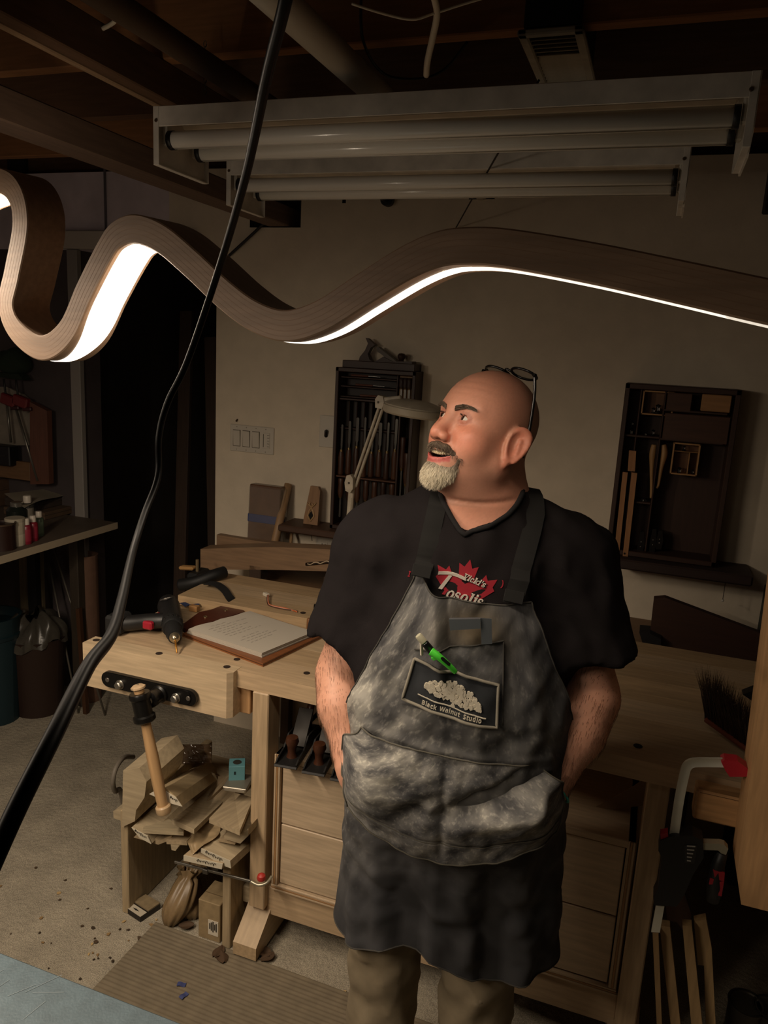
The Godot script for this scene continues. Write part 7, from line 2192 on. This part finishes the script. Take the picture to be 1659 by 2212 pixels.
# ---------------------------------------------------------------- the dim left corner
func build_left_corner():
	var Z := func(zx, zy, z) -> Vector3: return pz(zx / 3.402, 750 + zy / 3.402, z)
	var Y := func(zx, zy, h) -> Vector3: return py(zx / 3.402, 750 + zy / 3.402, h)
	var tb := thing("side_table", "pale-edged work table along the left wall, loaded with bottles", "table", Vector3(-2.85, 0, -2.1))
	var o := tb.position
	bx("table_top", Vector3(-3.4, 0.872, -2.82) - o, Vector3(-2.275, 0.9, -1.0) - o, tri("5c5044", tex.mottle, 1.5, 0.6), tb, 0.002)
	bx("edge_band", Vector3(-2.275, 0.870, -2.82) - o, Vector3(-2.268, 0.9, -1.0) - o, mat("a89a84", 0.5), tb, 0.001)
	for p in [[-2.45, -2.75], [-2.45, -1.1], [-3.3, -2.75], [-3.3, -1.1]]:
		bx("leg", Vector3(p[0], 0, p[1]) - o, Vector3(p[0] + 0.05, 0.872, p[1] + 0.05) - o, wood("3d342a", "y"), tb, 0.003)
	var bottle = func(label: String, zx, zy, w, h, body: String, capc: String, band := ""):
		var p: Vector3 = Y.call(zx, zy, 0.9)
		var b := thing("paint_bottle", label, "bottle", p, 0.0, "paint bottles on the side table")
		var r: float = w / 2
		obj("body", lathe([Vector2(0, 0), Vector2(r * 0.94, 0), Vector2(r, 0.003), Vector2(r, h * 0.68), Vector2(r * 0.8, h * 0.74), Vector2(r * 0.45, h * 0.77), Vector2(0, h * 0.77)], 20), mat(body, 0.35), b)
		obj("cap", lathe([Vector2(0, h * 0.76), Vector2(r * 0.66, h * 0.76), Vector2(r * 0.66, h * 0.97), Vector2(r * 0.58, h), Vector2(0, h)], 18), mat(capc, 0.4), b)
		if band: obj("label", lathe([Vector2(r * 1.01, h * 0.12), Vector2(r * 1.02, h * 0.13), Vector2(r * 1.02, h * 0.58), Vector2(r * 1.01, h * 0.59)], 20), mat(band, 0.5), b)
	bottle.call("front red paint bottle with a white cap on the side table", 198, 1443, 0.039, 0.105, "7d1a2c", "cfc6b8", "8e2437")
	bottle.call("rear red paint bottle with a white cap, right of the front red one", 248, 1420, 0.037, 0.105, "7a1829", "c9c0b2", "8a2135")
	bottle.call("green-grey paint bottle with a white cap, rightmost on the side table", 292, 1384, 0.037, 0.105, "4d5a48", "c9c0b2", "5c6a55")
	bottle.call("tall dark bottle with a white cap behind the red bottles", 208, 1300, 0.052, 0.13, "37352f", "d2c9ba", "80796c")
	bottle.call("slim dark bottle with a grey label behind the red bottles, right of the tall one", 240, 1290, 0.035, 0.095, "2b2a26", "37332d", "8a8478")
	var jr := thing("lidded_jar", "dark jar with a shiny metal lid behind the white tub", "jar", Y.call(130, 1310, 0.9))
	obj("jar", lathe([Vector2(0, 0), Vector2(0.042, 0), Vector2(0.044, 0.004), Vector2(0.044, 0.07), Vector2(0.03, 0.088), Vector2(0, 0.088)], 22), mat("1b211c", 0.3), jr)
	obj("lid", lathe([Vector2(0, 0.086), Vector2(0.027, 0.086), Vector2(0.027, 0.104), Vector2(0.024, 0.107), Vector2(0, 0.107)], 22), mat("a8a49a", 0.25, 0.8), jr)
	var tu := thing("white_tub", "plain white cylindrical tub left of the red bottles", "tub", Y.call(118, 1450, 0.9))
	obj("tub", lathe([Vector2(0, 0), Vector2(0.036, 0), Vector2(0.0375, 0.003), Vector2(0.0375, 0.045), Vector2(0.0368, 0.047), Vector2(0.0375, 0.049), Vector2(0.0375, 0.096), Vector2(0.034, 0.1), Vector2(0, 0.1)], 26), mat("b5ac98", 0.5), tu)
	obj("lid", lathe([Vector2(0, 0.099), Vector2(0.0385, 0.099), Vector2(0.0385, 0.109), Vector2(0.036, 0.111), Vector2(0, 0.111)], 26), mat("a89f8c", 0.5), tu)
	var cn := thing("dark_can", "dark round can at the left frame edge on the side table", "can", Y.call(20, 1480, 0.9))
	obj("can", lathe([Vector2(0, 0), Vector2(0.05, 0), Vector2(0.05, 0.1), Vector2(0.047, 0.103), Vector2(0.047, 0.098), Vector2(0, 0.098)], 26), mat("2a1813", 0.4), cn)
	obj("rim", lathe([Vector2(0.047, 0.1), Vector2(0.053, 0.1), Vector2(0.053, 0.106), Vector2(0.047, 0.106)], 26), mat("5c4a3c", 0.4, 0.5), cn)
	# boxes and papers at the back
	var bxs := [["dark flat box lying on the side table under the white paper", Y.call(420, 1240, 0.9), Vector3(0.24, 0.035, 0.3), "5b4632"], ["second flat box on top of the lower one, right of the bottles", Y.call(430, 1240, 0.9) + Vector3(-0.06, 0.0355, -0.02), Vector3(0.2, 0.04, 0.26), "3c3026"], ["long flat brown board pile behind the bottles", Y.call(120, 1180, 0.9) + Vector3(-0.1, 0, -0.04), Vector3(0.5, 0.13, 0.12), "59422e"]]
	for b in bxs:
		var p: Vector3 = b[1]
		var q := thing("flat_box", b[0], "box", p + Vector3(-b[2].x / 2 + 0.02, 0, -b[2].z / 2 + 0.1), 0.0)
		obj("carton", box(b[2], 0.003), tri(b[3], tex.mottle, 4.0, 0.8), q, Vector3(0, b[2].y / 2, 0))
		obj("lid_line", box(Vector3(b[2].x + 0.001, 0.0015, b[2].z + 0.001), 0.0), mat("1c1510", 0.8), q, Vector3(0, b[2].y * 0.6, 0))
	var pp := thing("paper_sheet", "large pale sheet of paper lying over the flat boxes", "paper", Vector3(-2.6, 0.985, -2.62))
	obj("sheet", sheet(10, 8, func(u, v):
		var q: Vector3 = (Y.call(30, 1075, 1.0) as Vector3).lerp(Y.call(390, 1035, 1.0), u).lerp((Y.call(180, 1180, 0.99) as Vector3).lerp(Y.call(490, 1070, 0.99), u), v)
		return q - pp.position + Vector3(0, 0.008 * sin(u * 5) * v, 0), Vector3.UP, 0.001), mat("8f8674", 0.8), pp)
	var ply := bx("brown_board", Z.call(8, 948, -2.8), (Z.call(240, 845, -2.8) as Vector3) + Vector3(0, 0, 0.02), wood("7a5a3c", "x"), null, 0.002)
	tag(ply, "brown panel strip against the left back wall above the paper", "panel")
	var bs := bx("black_case", Z.call(-60, 840, -2.8), (Z.call(138, 722, -2.8) as Vector3) + Vector3(0, 0, 0.06), mat("0d0c0c", 0.5), null, 0.004)
	tag(bs, "black box on the left back wall above the brown panel", "box")
	bx("lid_seam", Vector3(-0.12, 0.0, 0.03), Vector3(0.06, 0.003, 0.032), mat("2b2826", 0.4), bs)
	# pale board and clamps hanging on the wall
	var pb := slab_obj("wall_board", [Z.call(-80, 720, -2.83), Z.call(262, 720, -2.83), Z.call(255, 410, -2.83), Z.call(180, 345, -2.83), Z.call(60, 290, -2.83), Z.call(-80, 290, -2.83)], Vector3(0, 0, 0.012), tri("8d8476", tex.mottle, 2.0, 0.8))
	tag(pb, "pale cut board on the left back wall behind the red clamps", "board")
	var db := slab_obj("dark_board", [Z.call(258, 1000, -2.79), Z.call(395, 1000, -2.79), Z.call(380, 465, -2.79), Z.call(255, 400, -2.79)], Vector3(0, 0, 0.03), wood("6a4434", "y"))
	tag(db, "upright reddish board standing right of the red clamps", "board")
	for k in 2:
		var h: Vector3 = Z.call([150, 60][k], [405, 395][k], -2.76)
		var cl := thing("hand_clamp", ["long-barred clamp with a red head hanging on the left back wall", "second red clamp head hanging left of the long-barred clamp"][k], "clamp", h)
		var en: Vector3 = (Z.call([278, 80][k], [985, 700][k], -2.76) as Vector3) - h
		obj("bar", solid(t_tube(PackedVector3Array([(Z.call([118, 50][k], [455, 420][k], -2.76) as Vector3) - h, en]), 0.006, 8)), mat("77736a", 0.35, 0.7), cl)
		obj("head", box(Vector3(0.085, 0.05, 0.03), 0.006), mat("6b1f1f", 0.5), cl, Vector3(0.005, 0.004, 0), Basis(Vector3.BACK, -0.25))
		obj("jaw", box(Vector3(0.05, 0.018, 0.028), 0.004), mat("3a1414", 0.5), cl, Vector3(0.045, -0.028, 0), Basis(Vector3.BACK, 0.1))
		obj("spindle", solid(t_tube(PackedVector3Array([Vector3(-0.01, 0.0, 0), Vector3(-0.02, 0.1, 0)]), 0.005, 8)), mat("1c1a18", 0.5), cl)
	var hat := thing("cloth_hat", "dark green cloth cap hanging high on the left back wall", "cap", Z.call(105, 190, -2.8))
	obj("crown", solid(nets(func(p: Vector3) -> float: return ell(p, Vector3(0, 0.05, 0), Vector3(0.085, 0.065, 0.06)) + 0.008 * sin(p.x * 60) * sin(p.y * 45), Vector3(-0.11, -0.04, -0.08), Vector3(0.11, 0.14, 0.09), 0.01)), mat("1d2a1c", 0.95), hat)
	obj("brim", solid(t_extrude(PackedVector2Array([Vector2(-0.07, 0.0), Vector2(0.075, 0.0), Vector2(0.1, -0.025), Vector2(-0.05, -0.02)]), 0.05, 0.0), false), mat("172216", 0.95), hat)
	# below the table
	var tc: Vector3 = py(85, 1530, 0.0)
	var bin := thing("trash_bin", "dark brown trash bin lined with a crumpled plastic bag under the side table", "trash can", tc)
	var top_y: float = pz(85, 1372, tc.z).y
	obj("bin", lathe([Vector2(0, 0), Vector2(0.105, 0), Vector2(0.13, top_y - 0.01), Vector2(0.135, top_y), Vector2(0.128, top_y), Vector2(0.12, top_y - 0.05), Vector2(0, top_y - 0.05)], 28), mat("2d1d16", 0.6), bin)
	obj("bag", sheet(48, 14, func(u, v):
		var a: float = u * TAU
		var r: float = 0.137 + 0.012 * sin(a * 7) * sin(v * 3) - 0.09 * v * v + 0.008 * sin(a * 13 + v * 5)
		return Vector3(r * cos(a), top_y - 0.02 + 0.12 * sin(v * 1.4) + 0.02 * sin(a * 3 + 1) + 0.012 * sin(a * 8), r * sin(a)), Vector3(0, 0, 1), 0.0), tri("46423b", tex.mottle, 7.0, 0.3), bin)
	var misc := [["pale leaning board under the side table, left of the black tool", [[160, 1500], [240, 1495], [240, 1835], [165, 1840]], -2.74, 0.02, "6d6048", "board"], ["black long tool leaning under the side table", [[230, 1510], [290, 1490], [295, 1800], [235, 1830]], -2.72, 0.03, "0e0d0d", "tool"], ["second pale board under the side table, right of the black tool", [[290, 1500], [320, 1495], [325, 1840], [292, 1840]], -2.74, 0.015, "6d6048", "board"]]
	for m in misc:
		var pts := []
		for q in m[1]: pts.append(Z.call(q[0], q[1], m[2]))
		for q in [2, 3]: pts[q].y = 0.0
		var s := slab_obj("leaning_strip", pts, Vector3(0, 0, m[3]), wood(m[4], "y", 0.8))
		tag(s, m[0], m[5])
	for k in 2:
		var a: Vector3 = Z.call([392, 365][k], [1462, 1610][k], -2.74)
		var b: Vector3 = Z.call([520, 410][k], [1880, 1840][k], -2.72)
		b = a + (b - a) * (a.y / (a.y - b.y))
		var rd := obj("metal_rod", solid(t_tube(PackedVector3Array([a - a, b - a]), 0.005, 8)), mat("7a756c", 0.35, 0.7), null, a)
		tag(rd, ["longer thin metal rod leaning under the side table's right end", "shorter thin metal rod leaning left of the longer one"][k], "rod")
	var ta: Vector3 = Z.call(625, 1520, -2.79)
	var tr := obj("cardboard_tube", lathe([Vector2(0, 0), Vector2(0.058, 0), Vector2(0.058, ta.y), Vector2(0.053, ta.y), Vector2(0.053, ta.y - 0.05), Vector2(0, ta.y - 0.05)], 24), tri("6e5140", tex.mottle, 3.0, 0.8), null, Vector3(ta.x, 0, -2.79))
	tag(tr, "wide brown tube standing on the floor at the doorway's left side", "tube")
	var th := slab_obj("leaning_stick", [Z.call(555, 1925, -2.68), Z.call(580, 1920, -2.68), (Z.call(580, 1920, -2.68) as Vector3) * Vector3(1, 0, 1) + Vector3(0.05, 0, 0.03), (Z.call(555, 1925, -2.68) as Vector3) * Vector3(1, 0, 1) + Vector3(0.05, 0, 0.03)], Vector3(0, 0, -0.02), wood("4a2d18", "y"))
	tag(th, "short brown tool handle poking up between the bin and the bench", "handle")
	var cl0: Vector3 = py(15, 1555, 0.0)
	var cb := thing("teal_bucket", "dark teal plastic bucket at the left frame edge beside the bin", "bucket", cl0 + Vector3(-0.06, 0, 0))
	var bt: float = pz(15, 1335, cl0.z).y
	obj("bucket", lathe([Vector2(0, 0), Vector2(0.1, 0), Vector2(0.12, bt - 0.02), Vector2(0.126, bt), Vector2(0.118, bt), Vector2(0.11, bt - 0.04), Vector2(0, bt - 0.04)], 26), mat("122a31", 0.5), cb)
	obj("rib", lathe([Vector2(0.115, bt * 0.8), Vector2(0.123, bt * 0.81), Vector2(0.123, bt * 0.84), Vector2(0.115, bt * 0.85)], 26), mat("0f242a", 0.5), cb)

# ---------------------------------------------------------------- the right side
func build_right_side():
	var A := func(zx, zy, z) -> Vector3: return pz(1160 + zx / 3.325, 1260 + zy / 3.325, z)
	var Bq := func(zx, zy, z) -> Vector3: return pz(1160 + zx / 3.325, 1640 + zy / 3.325, z)
	var S := func(called, label: String, cat: String, f: Callable, c: Array, z: float, dir: Vector3, m: Material, group := "") -> MeshInstance3D:
		var pts := []
		for q in c: pts.append(f.call(q[0], q[1], z if q.size() < 3 else q[2]))
		var s := slab_obj(called, pts, dir, m)
		tag(s, label, cat, group)
		return s
	S.call("dark_board", "big dark brown board with a sloping top, leaning behind the right bench end", "board", A, [[840, 110], [920, 103], [1900, 470], [1900, 760], [1312, 700], [1335, 570], [800, 470]], -2.5, Vector3(0, 0, -0.03), wood("3f2415", "x", 0.7))
	S.call("wood_block", "dark block under the sloping dark board, beside the man's sleeve", "block", A, [[735, 355], [810, 362], [890, 400], [890, 485], [770, 470]], -2.46, Vector3(0, 0, -0.08), mat("100c0a", 0.8))
	var tv := bx("tail_vise", Vector3(0.185, 0.777, -1.65), Vector3(0.72, 0.848, -1.70), wood("c99c6b", "x"), null, 0.004)
	tag(tv, "pale wooden tail vise block under the right front edge of the bench", "vise")
	bx("joint_line", Vector3(-0.26, 0.030, 0.0245), Vector3(0.26, 0.0312, 0.0254), mat("5c3f26", 0.8), tv, 0.0)
	S.call("upright_board", "tall pale wooden panel standing at the right edge before the bench", "panel", func(x, y, z): return pz(x, y, z), [[1605, 1796], [1592, 1890], [1601, 1954], [1900, 2030], [1900, 1100], [1700, 1060]], -1.55, Vector3(0, 0, -0.1), wood("cfa272", "y", 0.5))
	# F-clamp hung on the bench end
	var z := -1.60
	var org: Vector3 = Bq.call(1000, 540, z)
	var fc := thing("bar_clamp", "large bar clamp with bent steel arm, black body and red pads on the bench end", "clamp", org)
	var st := mat("c9c7b8", 0.4, 0.25)
	var bar := []
	for q in [[982, 560], [1020, 300], [1058, 110], [1080, 50], [1120, 26], [1200, 22], [1345, 24]]: bar.append((Bq.call(q[0], q[1], z) as Vector3) - org)
	var bp := spline(bar, 8)
	obj("bar", sheet(3, bp.size() - 1, func(u, v):
		var i := int(round(v * (bp.size() - 1)))
		var d := (bp[min(i + 1, bp.size() - 1)] - bp[max(i - 1, 0)]).normalized()
		return bp[i] + Vector3(0, 0, 1).cross(d) * (0.5 - u) * 0.019 + Vector3(0, 0, 0.003 * (1 if u < 0.2 or u > 0.8 else 0)), Vector3(0, 0, 1), 0.007), st, fc)
	var P := func(c: Array, dz := 0.0, zz := z):
		var out := []
		for q in c: out.append((Bq.call(q[0], q[1], zz) as Vector3) - org + Vector3(0, 0, dz))
		return out
	obj("lower_bar", solid(slab(P.call([[858, 1035], [918, 1038], [882, 1246], [820, 1242]]), Vector3(0, 0, -0.007)), false), st, fc)
	obj("pad", solid(slab(P.call([[1320, 0], [1345, -14], [1440, -2], [1500, 40], [1562, 96], [1480, 106], [1380, 106], [1350, 62]], 0.012), Vector3(0, 0, -0.03)), false), mat("a31c2a", 0.45), fc)
	obj("body", solid(slab(P.call([[885, 560], [960, 530], [1120, 525], [1190, 560], [1195, 680], [1120, 800], [1050, 960], [1000, 1030], [845, 1020], [835, 970], [870, 900], [895, 680], [872, 630]], 0.014), Vector3(0, 0, -0.04)), false), mat("101010", 0.5), fc)
	obj("release_tab", solid(slab(P.call([[885, 520], [940, 512], [945, 560], [890, 572]], 0.01), Vector3(0, 0, -0.02)), false), mat("a31c2a", 0.45), fc)
	obj("rating_label", solid(slab(P.call([[1060, 590], [1150, 590], [1130, 720], [1060, 715]], 0.0155), Vector3(0, 0, -0.001)), false), mat("232323", 0.4), fc)
	for k in 5: obj("label_line", solid(slab(P.call([[1075, 588 + 26 * k], [1135 - 8 * k, 592 + 26 * k], [1135 - 8 * k, 600 + 26 * k], [1075, 596 + 26 * k]], 0.0165), Vector3(0, 0, -0.001)), false), mat("9a978f", 0.5), fc)
	obj("spindle_arm", solid(slab(P.call([[1190, 588], [1310, 592], [1345, 600], [1372, 630], [1355, 672], [1320, 660], [1300, 640], [1195, 636]], 0.008), Vector3(0, 0, -0.018)), false), mat("a9a693", 0.3, 0.6), fc)
	obj("grip", solid(t_tube(PackedVector3Array([P.call([[1330, 670]])[0], P.call([[1300, 760]])[0], P.call([[1280, 900]])[0], P.call([[1262, 1015]])[0]]), [0.011, 0.0135, 0.0165, 0.013], 14)), mat("131313", 0.5), fc)
	for k in 3: obj("grip_band", solid(slab(P.call([[[1262, 768], [1345, 790], [1340, 850], [1275, 830]], [[1240, 830], [1280, 835], [1262, 870], [1232, 870]], [[1310, 850], [1340, 850], [1322, 955], [1298, 950]]][k], 0.014), Vector3(0, 0, -0.004)), false), mat("8e1a26", 0.5), fc)
	# strips of wood standing under the bench end
	var stp := [["thin pale wood strip standing under the bar clamp, leftmost", [[830, 1250], [872, 1250], [898, 1950], [862, 1950]]], ["second pale wood strip from the left under the bar clamp", [[880, 1195], [955, 1205], [1035, 1950], [965, 1950]]], ["third pale wood strip from the left, straight edged, below the clamp's black body", [[1045, 1195], [1112, 1200], [1192, 1950], [1112, 1950]]], ["stepped pale wood strip, rightmost of those under the clamp", [[1128, 1170], [1215, 1150], [1255, 1360], [1285, 1950], [1215, 1950], [1200, 1482], [1155, 1478]]]]
	for k in 4:
		var q: Array = stp[k][1]
		var pts := []
		for v in q: pts.append(Bq.call(v[0], v[1], -1.66 - 0.03 * (k % 2)))
		var mlow := pts.size()
		for i in mlow: # carried on down to the floor along the same edges
			if q[i][1] >= 1900:
				var up: Vector3 = pts[(i + 1) % mlow] if q[(i + 1) % mlow][1] < 1900 else pts[(i - 1 + mlow) % mlow]
				pts[i] = up + (pts[i] - up) * (up.y / (up.y - pts[i].y))
		var s := slab_obj("wood_strip", pts, Vector3(0, 0, -0.022), wood(["a4855c", "ad8f66", "a88a60", "b39468"][k], "y", 0.7))
		tag(s, stp[k][0], "wood strip", "strips under the bench end")
	S.call("wood_offcut", "short dark board with a knot behind the wood strips", "board", Bq, [[925, 1045], [1040, 905], [1110, 1120], [1100, 1210], [960, 1240], [935, 1190]], -1.74, Vector3(0, 0, -0.02), wood("4a3020", "y"))
	S.call("paper_strip", "curved pale paper strip hanging under the bench top, right of the man", "paper", Bq, [[325, 373], [430, 340], [560, 272], [680, 205], [775, 142], [812, 175], [795, 330], [640, 348], [470, 362]], -1.85, Vector3(0, 0, -0.004), mat("8a6f4e", 0.8))
	for k in 2:
		var t: Vector3 = py([1614, 1668][k], [2166, 2180][k], 0.1)
		var c := thing("paint_can", ["small grey paint can with its lid on at the bottom right corner", "second paint can cut off by the right frame edge"][k], "can", Vector3(t.x, 0.0, t.z))
		obj("can", lathe([Vector2(0, 0), Vector2(0.046, 0), Vector2(0.047, 0.003), Vector2(0.045, 0.006), Vector2(0.045, 0.094), Vector2(0.048, 0.097), Vector2(0.048, 0.101), Vector2(0.043, 0.101), Vector2(0.043, 0.097), Vector2(0, 0.097)], 32), mat("5d5850", 0.35, 0.6), c)
		obj("lid", lathe([Vector2(0, 0.098), Vector2(0.036, 0.098), Vector2(0.038, 0.102), Vector2(0.041, 0.102), Vector2(0.041, 0.097)], 32), mat("6b665c", 0.35, 0.6), c)
	# bench brush lying on the bench
	var b0: Vector3 = A.call(1230, 985, -2.0)
	var br := thing("bench_brush", "dark bristle brush with a reddish wooden back lying on the right bench end", "brush", Vector3(b0.x + 0.1, BENCH_Y, -1.98))
	var r0: Vector3 = py(1160 + 1215 / 3.325, 1260 + 980 / 3.325, 0.89) - br.position
	var r1: Vector3 = py(1160 + 1590 / 3.325, 1260 + 1250 / 3.325, 0.872) - br.position
	obj("back", solid(t_tube(PackedVector3Array([r0, r1, r1 + (r1 - r0) * 0.4]), 0.007, 10)), wood("7a3a22", "x"), br)
	rng.seed = 8
	var bs := mb()
	for k in 1500:
		var f := rng.randf() * 1.3
		var p := r0.lerp(r1, f) + Vector3(rng.randf_range(-0.004, 0.004), 0, 0)
		var d := Vector3(-0.12 + rng.randf_range(-0.25, 0.25), 0.9 + rng.randf() * 0.3, -0.5 + rng.randf_range(-0.2, 0.2)).normalized()
		strand(bs, p, d, Vector3(rng.randf_range(-0.2, 0.2), 0, 0), rng.randf_range(0.09, 0.14) * (1.0 - 0.25 * f), 0.0009, lin("2a1d14").lerp(lin("5a4330"), rng.randf()))
	var bo := obj("bristles", done(bs), vcol(0.7), br)
	bo.set_meta("kind", "stuff")
	var ho := slab_obj("black_tool", [A.call(1478, 800, -1.9), A.call(1560, 768, -1.9), A.call(1800, 765, -1.9), A.call(1800, 940, -1.9), A.call(1640, 910, -1.9)], Vector3(0, 0, -0.03), mat("0b0b0b", 0.5))
	tag(ho, "black tool handle lying on the bristle brush at the right edge", "handle")
	var bench := get_node("workbench") as Node3D
	obj("dog_hole", lathe(rod(0.0105, 0.0015, 0.0003), 16), mat("120c08", 0.9), bench, py(1160 + 725 / 3.325, 1260 + 1170 / 3.325, BENCH_Y + 0.0006) - bench.position)

# ---------------------------------------------------------------- nearest the camera
func build_foreground():
	var t := thing("machine_table", "grey scratched metal machine table at the lower left corner, nearest the camera", "table", Vector3(-0.8, 0.9, -0.4))
	var m := StandardMaterial3D.new()
	m.resource_name = "cast_top"
	m.albedo_color = Color("4e5f67")
	m.roughness = 0.42
	m.metallic = 0.1
	m.albedo_texture = tex.mottle
	m.uv1_triplanar = true
	m.uv1_scale = Vector3(5, 5, 5)
	m.heightmap_enabled = true
	m.heightmap_scale = 0.015
	m.heightmap_texture = tex.bump
	var o := t.position
	bx("table_top", Vector3(-1.9, 0.868, -0.69) - o, Vector3(0.3, 0.9, -0.02) - o, m, t, 0.004)
	bx("skirt", Vector3(-1.85, 0.78, -0.66) - o, Vector3(0.25, 0.868, -0.06) - o, mat("3c4246", 0.5), t, 0.004)
	for x in [-1.8, 0.1]:
		for z in [-0.62, -0.15]: bx("leg", Vector3(x, 0, z) - o, Vector3(x + 0.06, 0.78, z + 0.06) - o, mat("3c4246", 0.5), t, 0.004)
	rng.seed = 31
	var sc := mb()
	for k in 26:
		var p := Vector3(rng.randf_range(-0.9, -0.5), 0.9003, rng.randf_range(-0.68, -0.52)) - o
		put(sc, t_box(Vector3(rng.randf_range(0.004, 0.05), 0.0004, 0.0006), 0.0), false, Transform3D(Basis(Vector3.UP, 0.9 + rng.randf_range(-0.5, 0.5)), p))
	var so := obj("scratch", done(sc), mat("7d888d", 0.4, 0.3), t)
	so.set_meta("kind", "stuff")
	# corrugated mat on the floor
	var mt := thing("floor_mat", "grey-brown ribbed rubber mat on the concrete before the bench", "mat", Vector3(-0.72, 0, -1.3), -0.02)
	bx("base", Vector3(-0.53, 0, -0.37), Vector3(0.5, 0.006, 0.45), mat("6d6250", 0.9), mt, 0.002)
	var mm := tri("7d715d", tex.mottle, 3.0, 0.9)
	obj("ribs", sheet(8, 420, func(u, v): return Vector3(lerpf(-0.53, 0.5, u), 0.0062 + 0.0016 * (0.5 + 0.5 * sin(v * TAU * 60)), lerpf(-0.37, 0.45, v)), Vector3.UP, 0.0), mm, mt)
	for k in 2:
		var p := py([392, 397][k], [2126, 2150][k], 0.0105)
		var q := thing("blue_tape_scrap", ["upper scrap of blue tape on the ribbed mat", "lower scrap of blue tape on the ribbed mat"][k], "tape", p, 0.3 + k)
		obj("strip", sheet(6, 3, func(u, v): return Vector3((u - 0.5) * 0.024, 0.002 * sin(u * 6), (v - 0.5) * 0.014), Vector3.UP, 0.0006), mat("3b4370", 0.7), q)
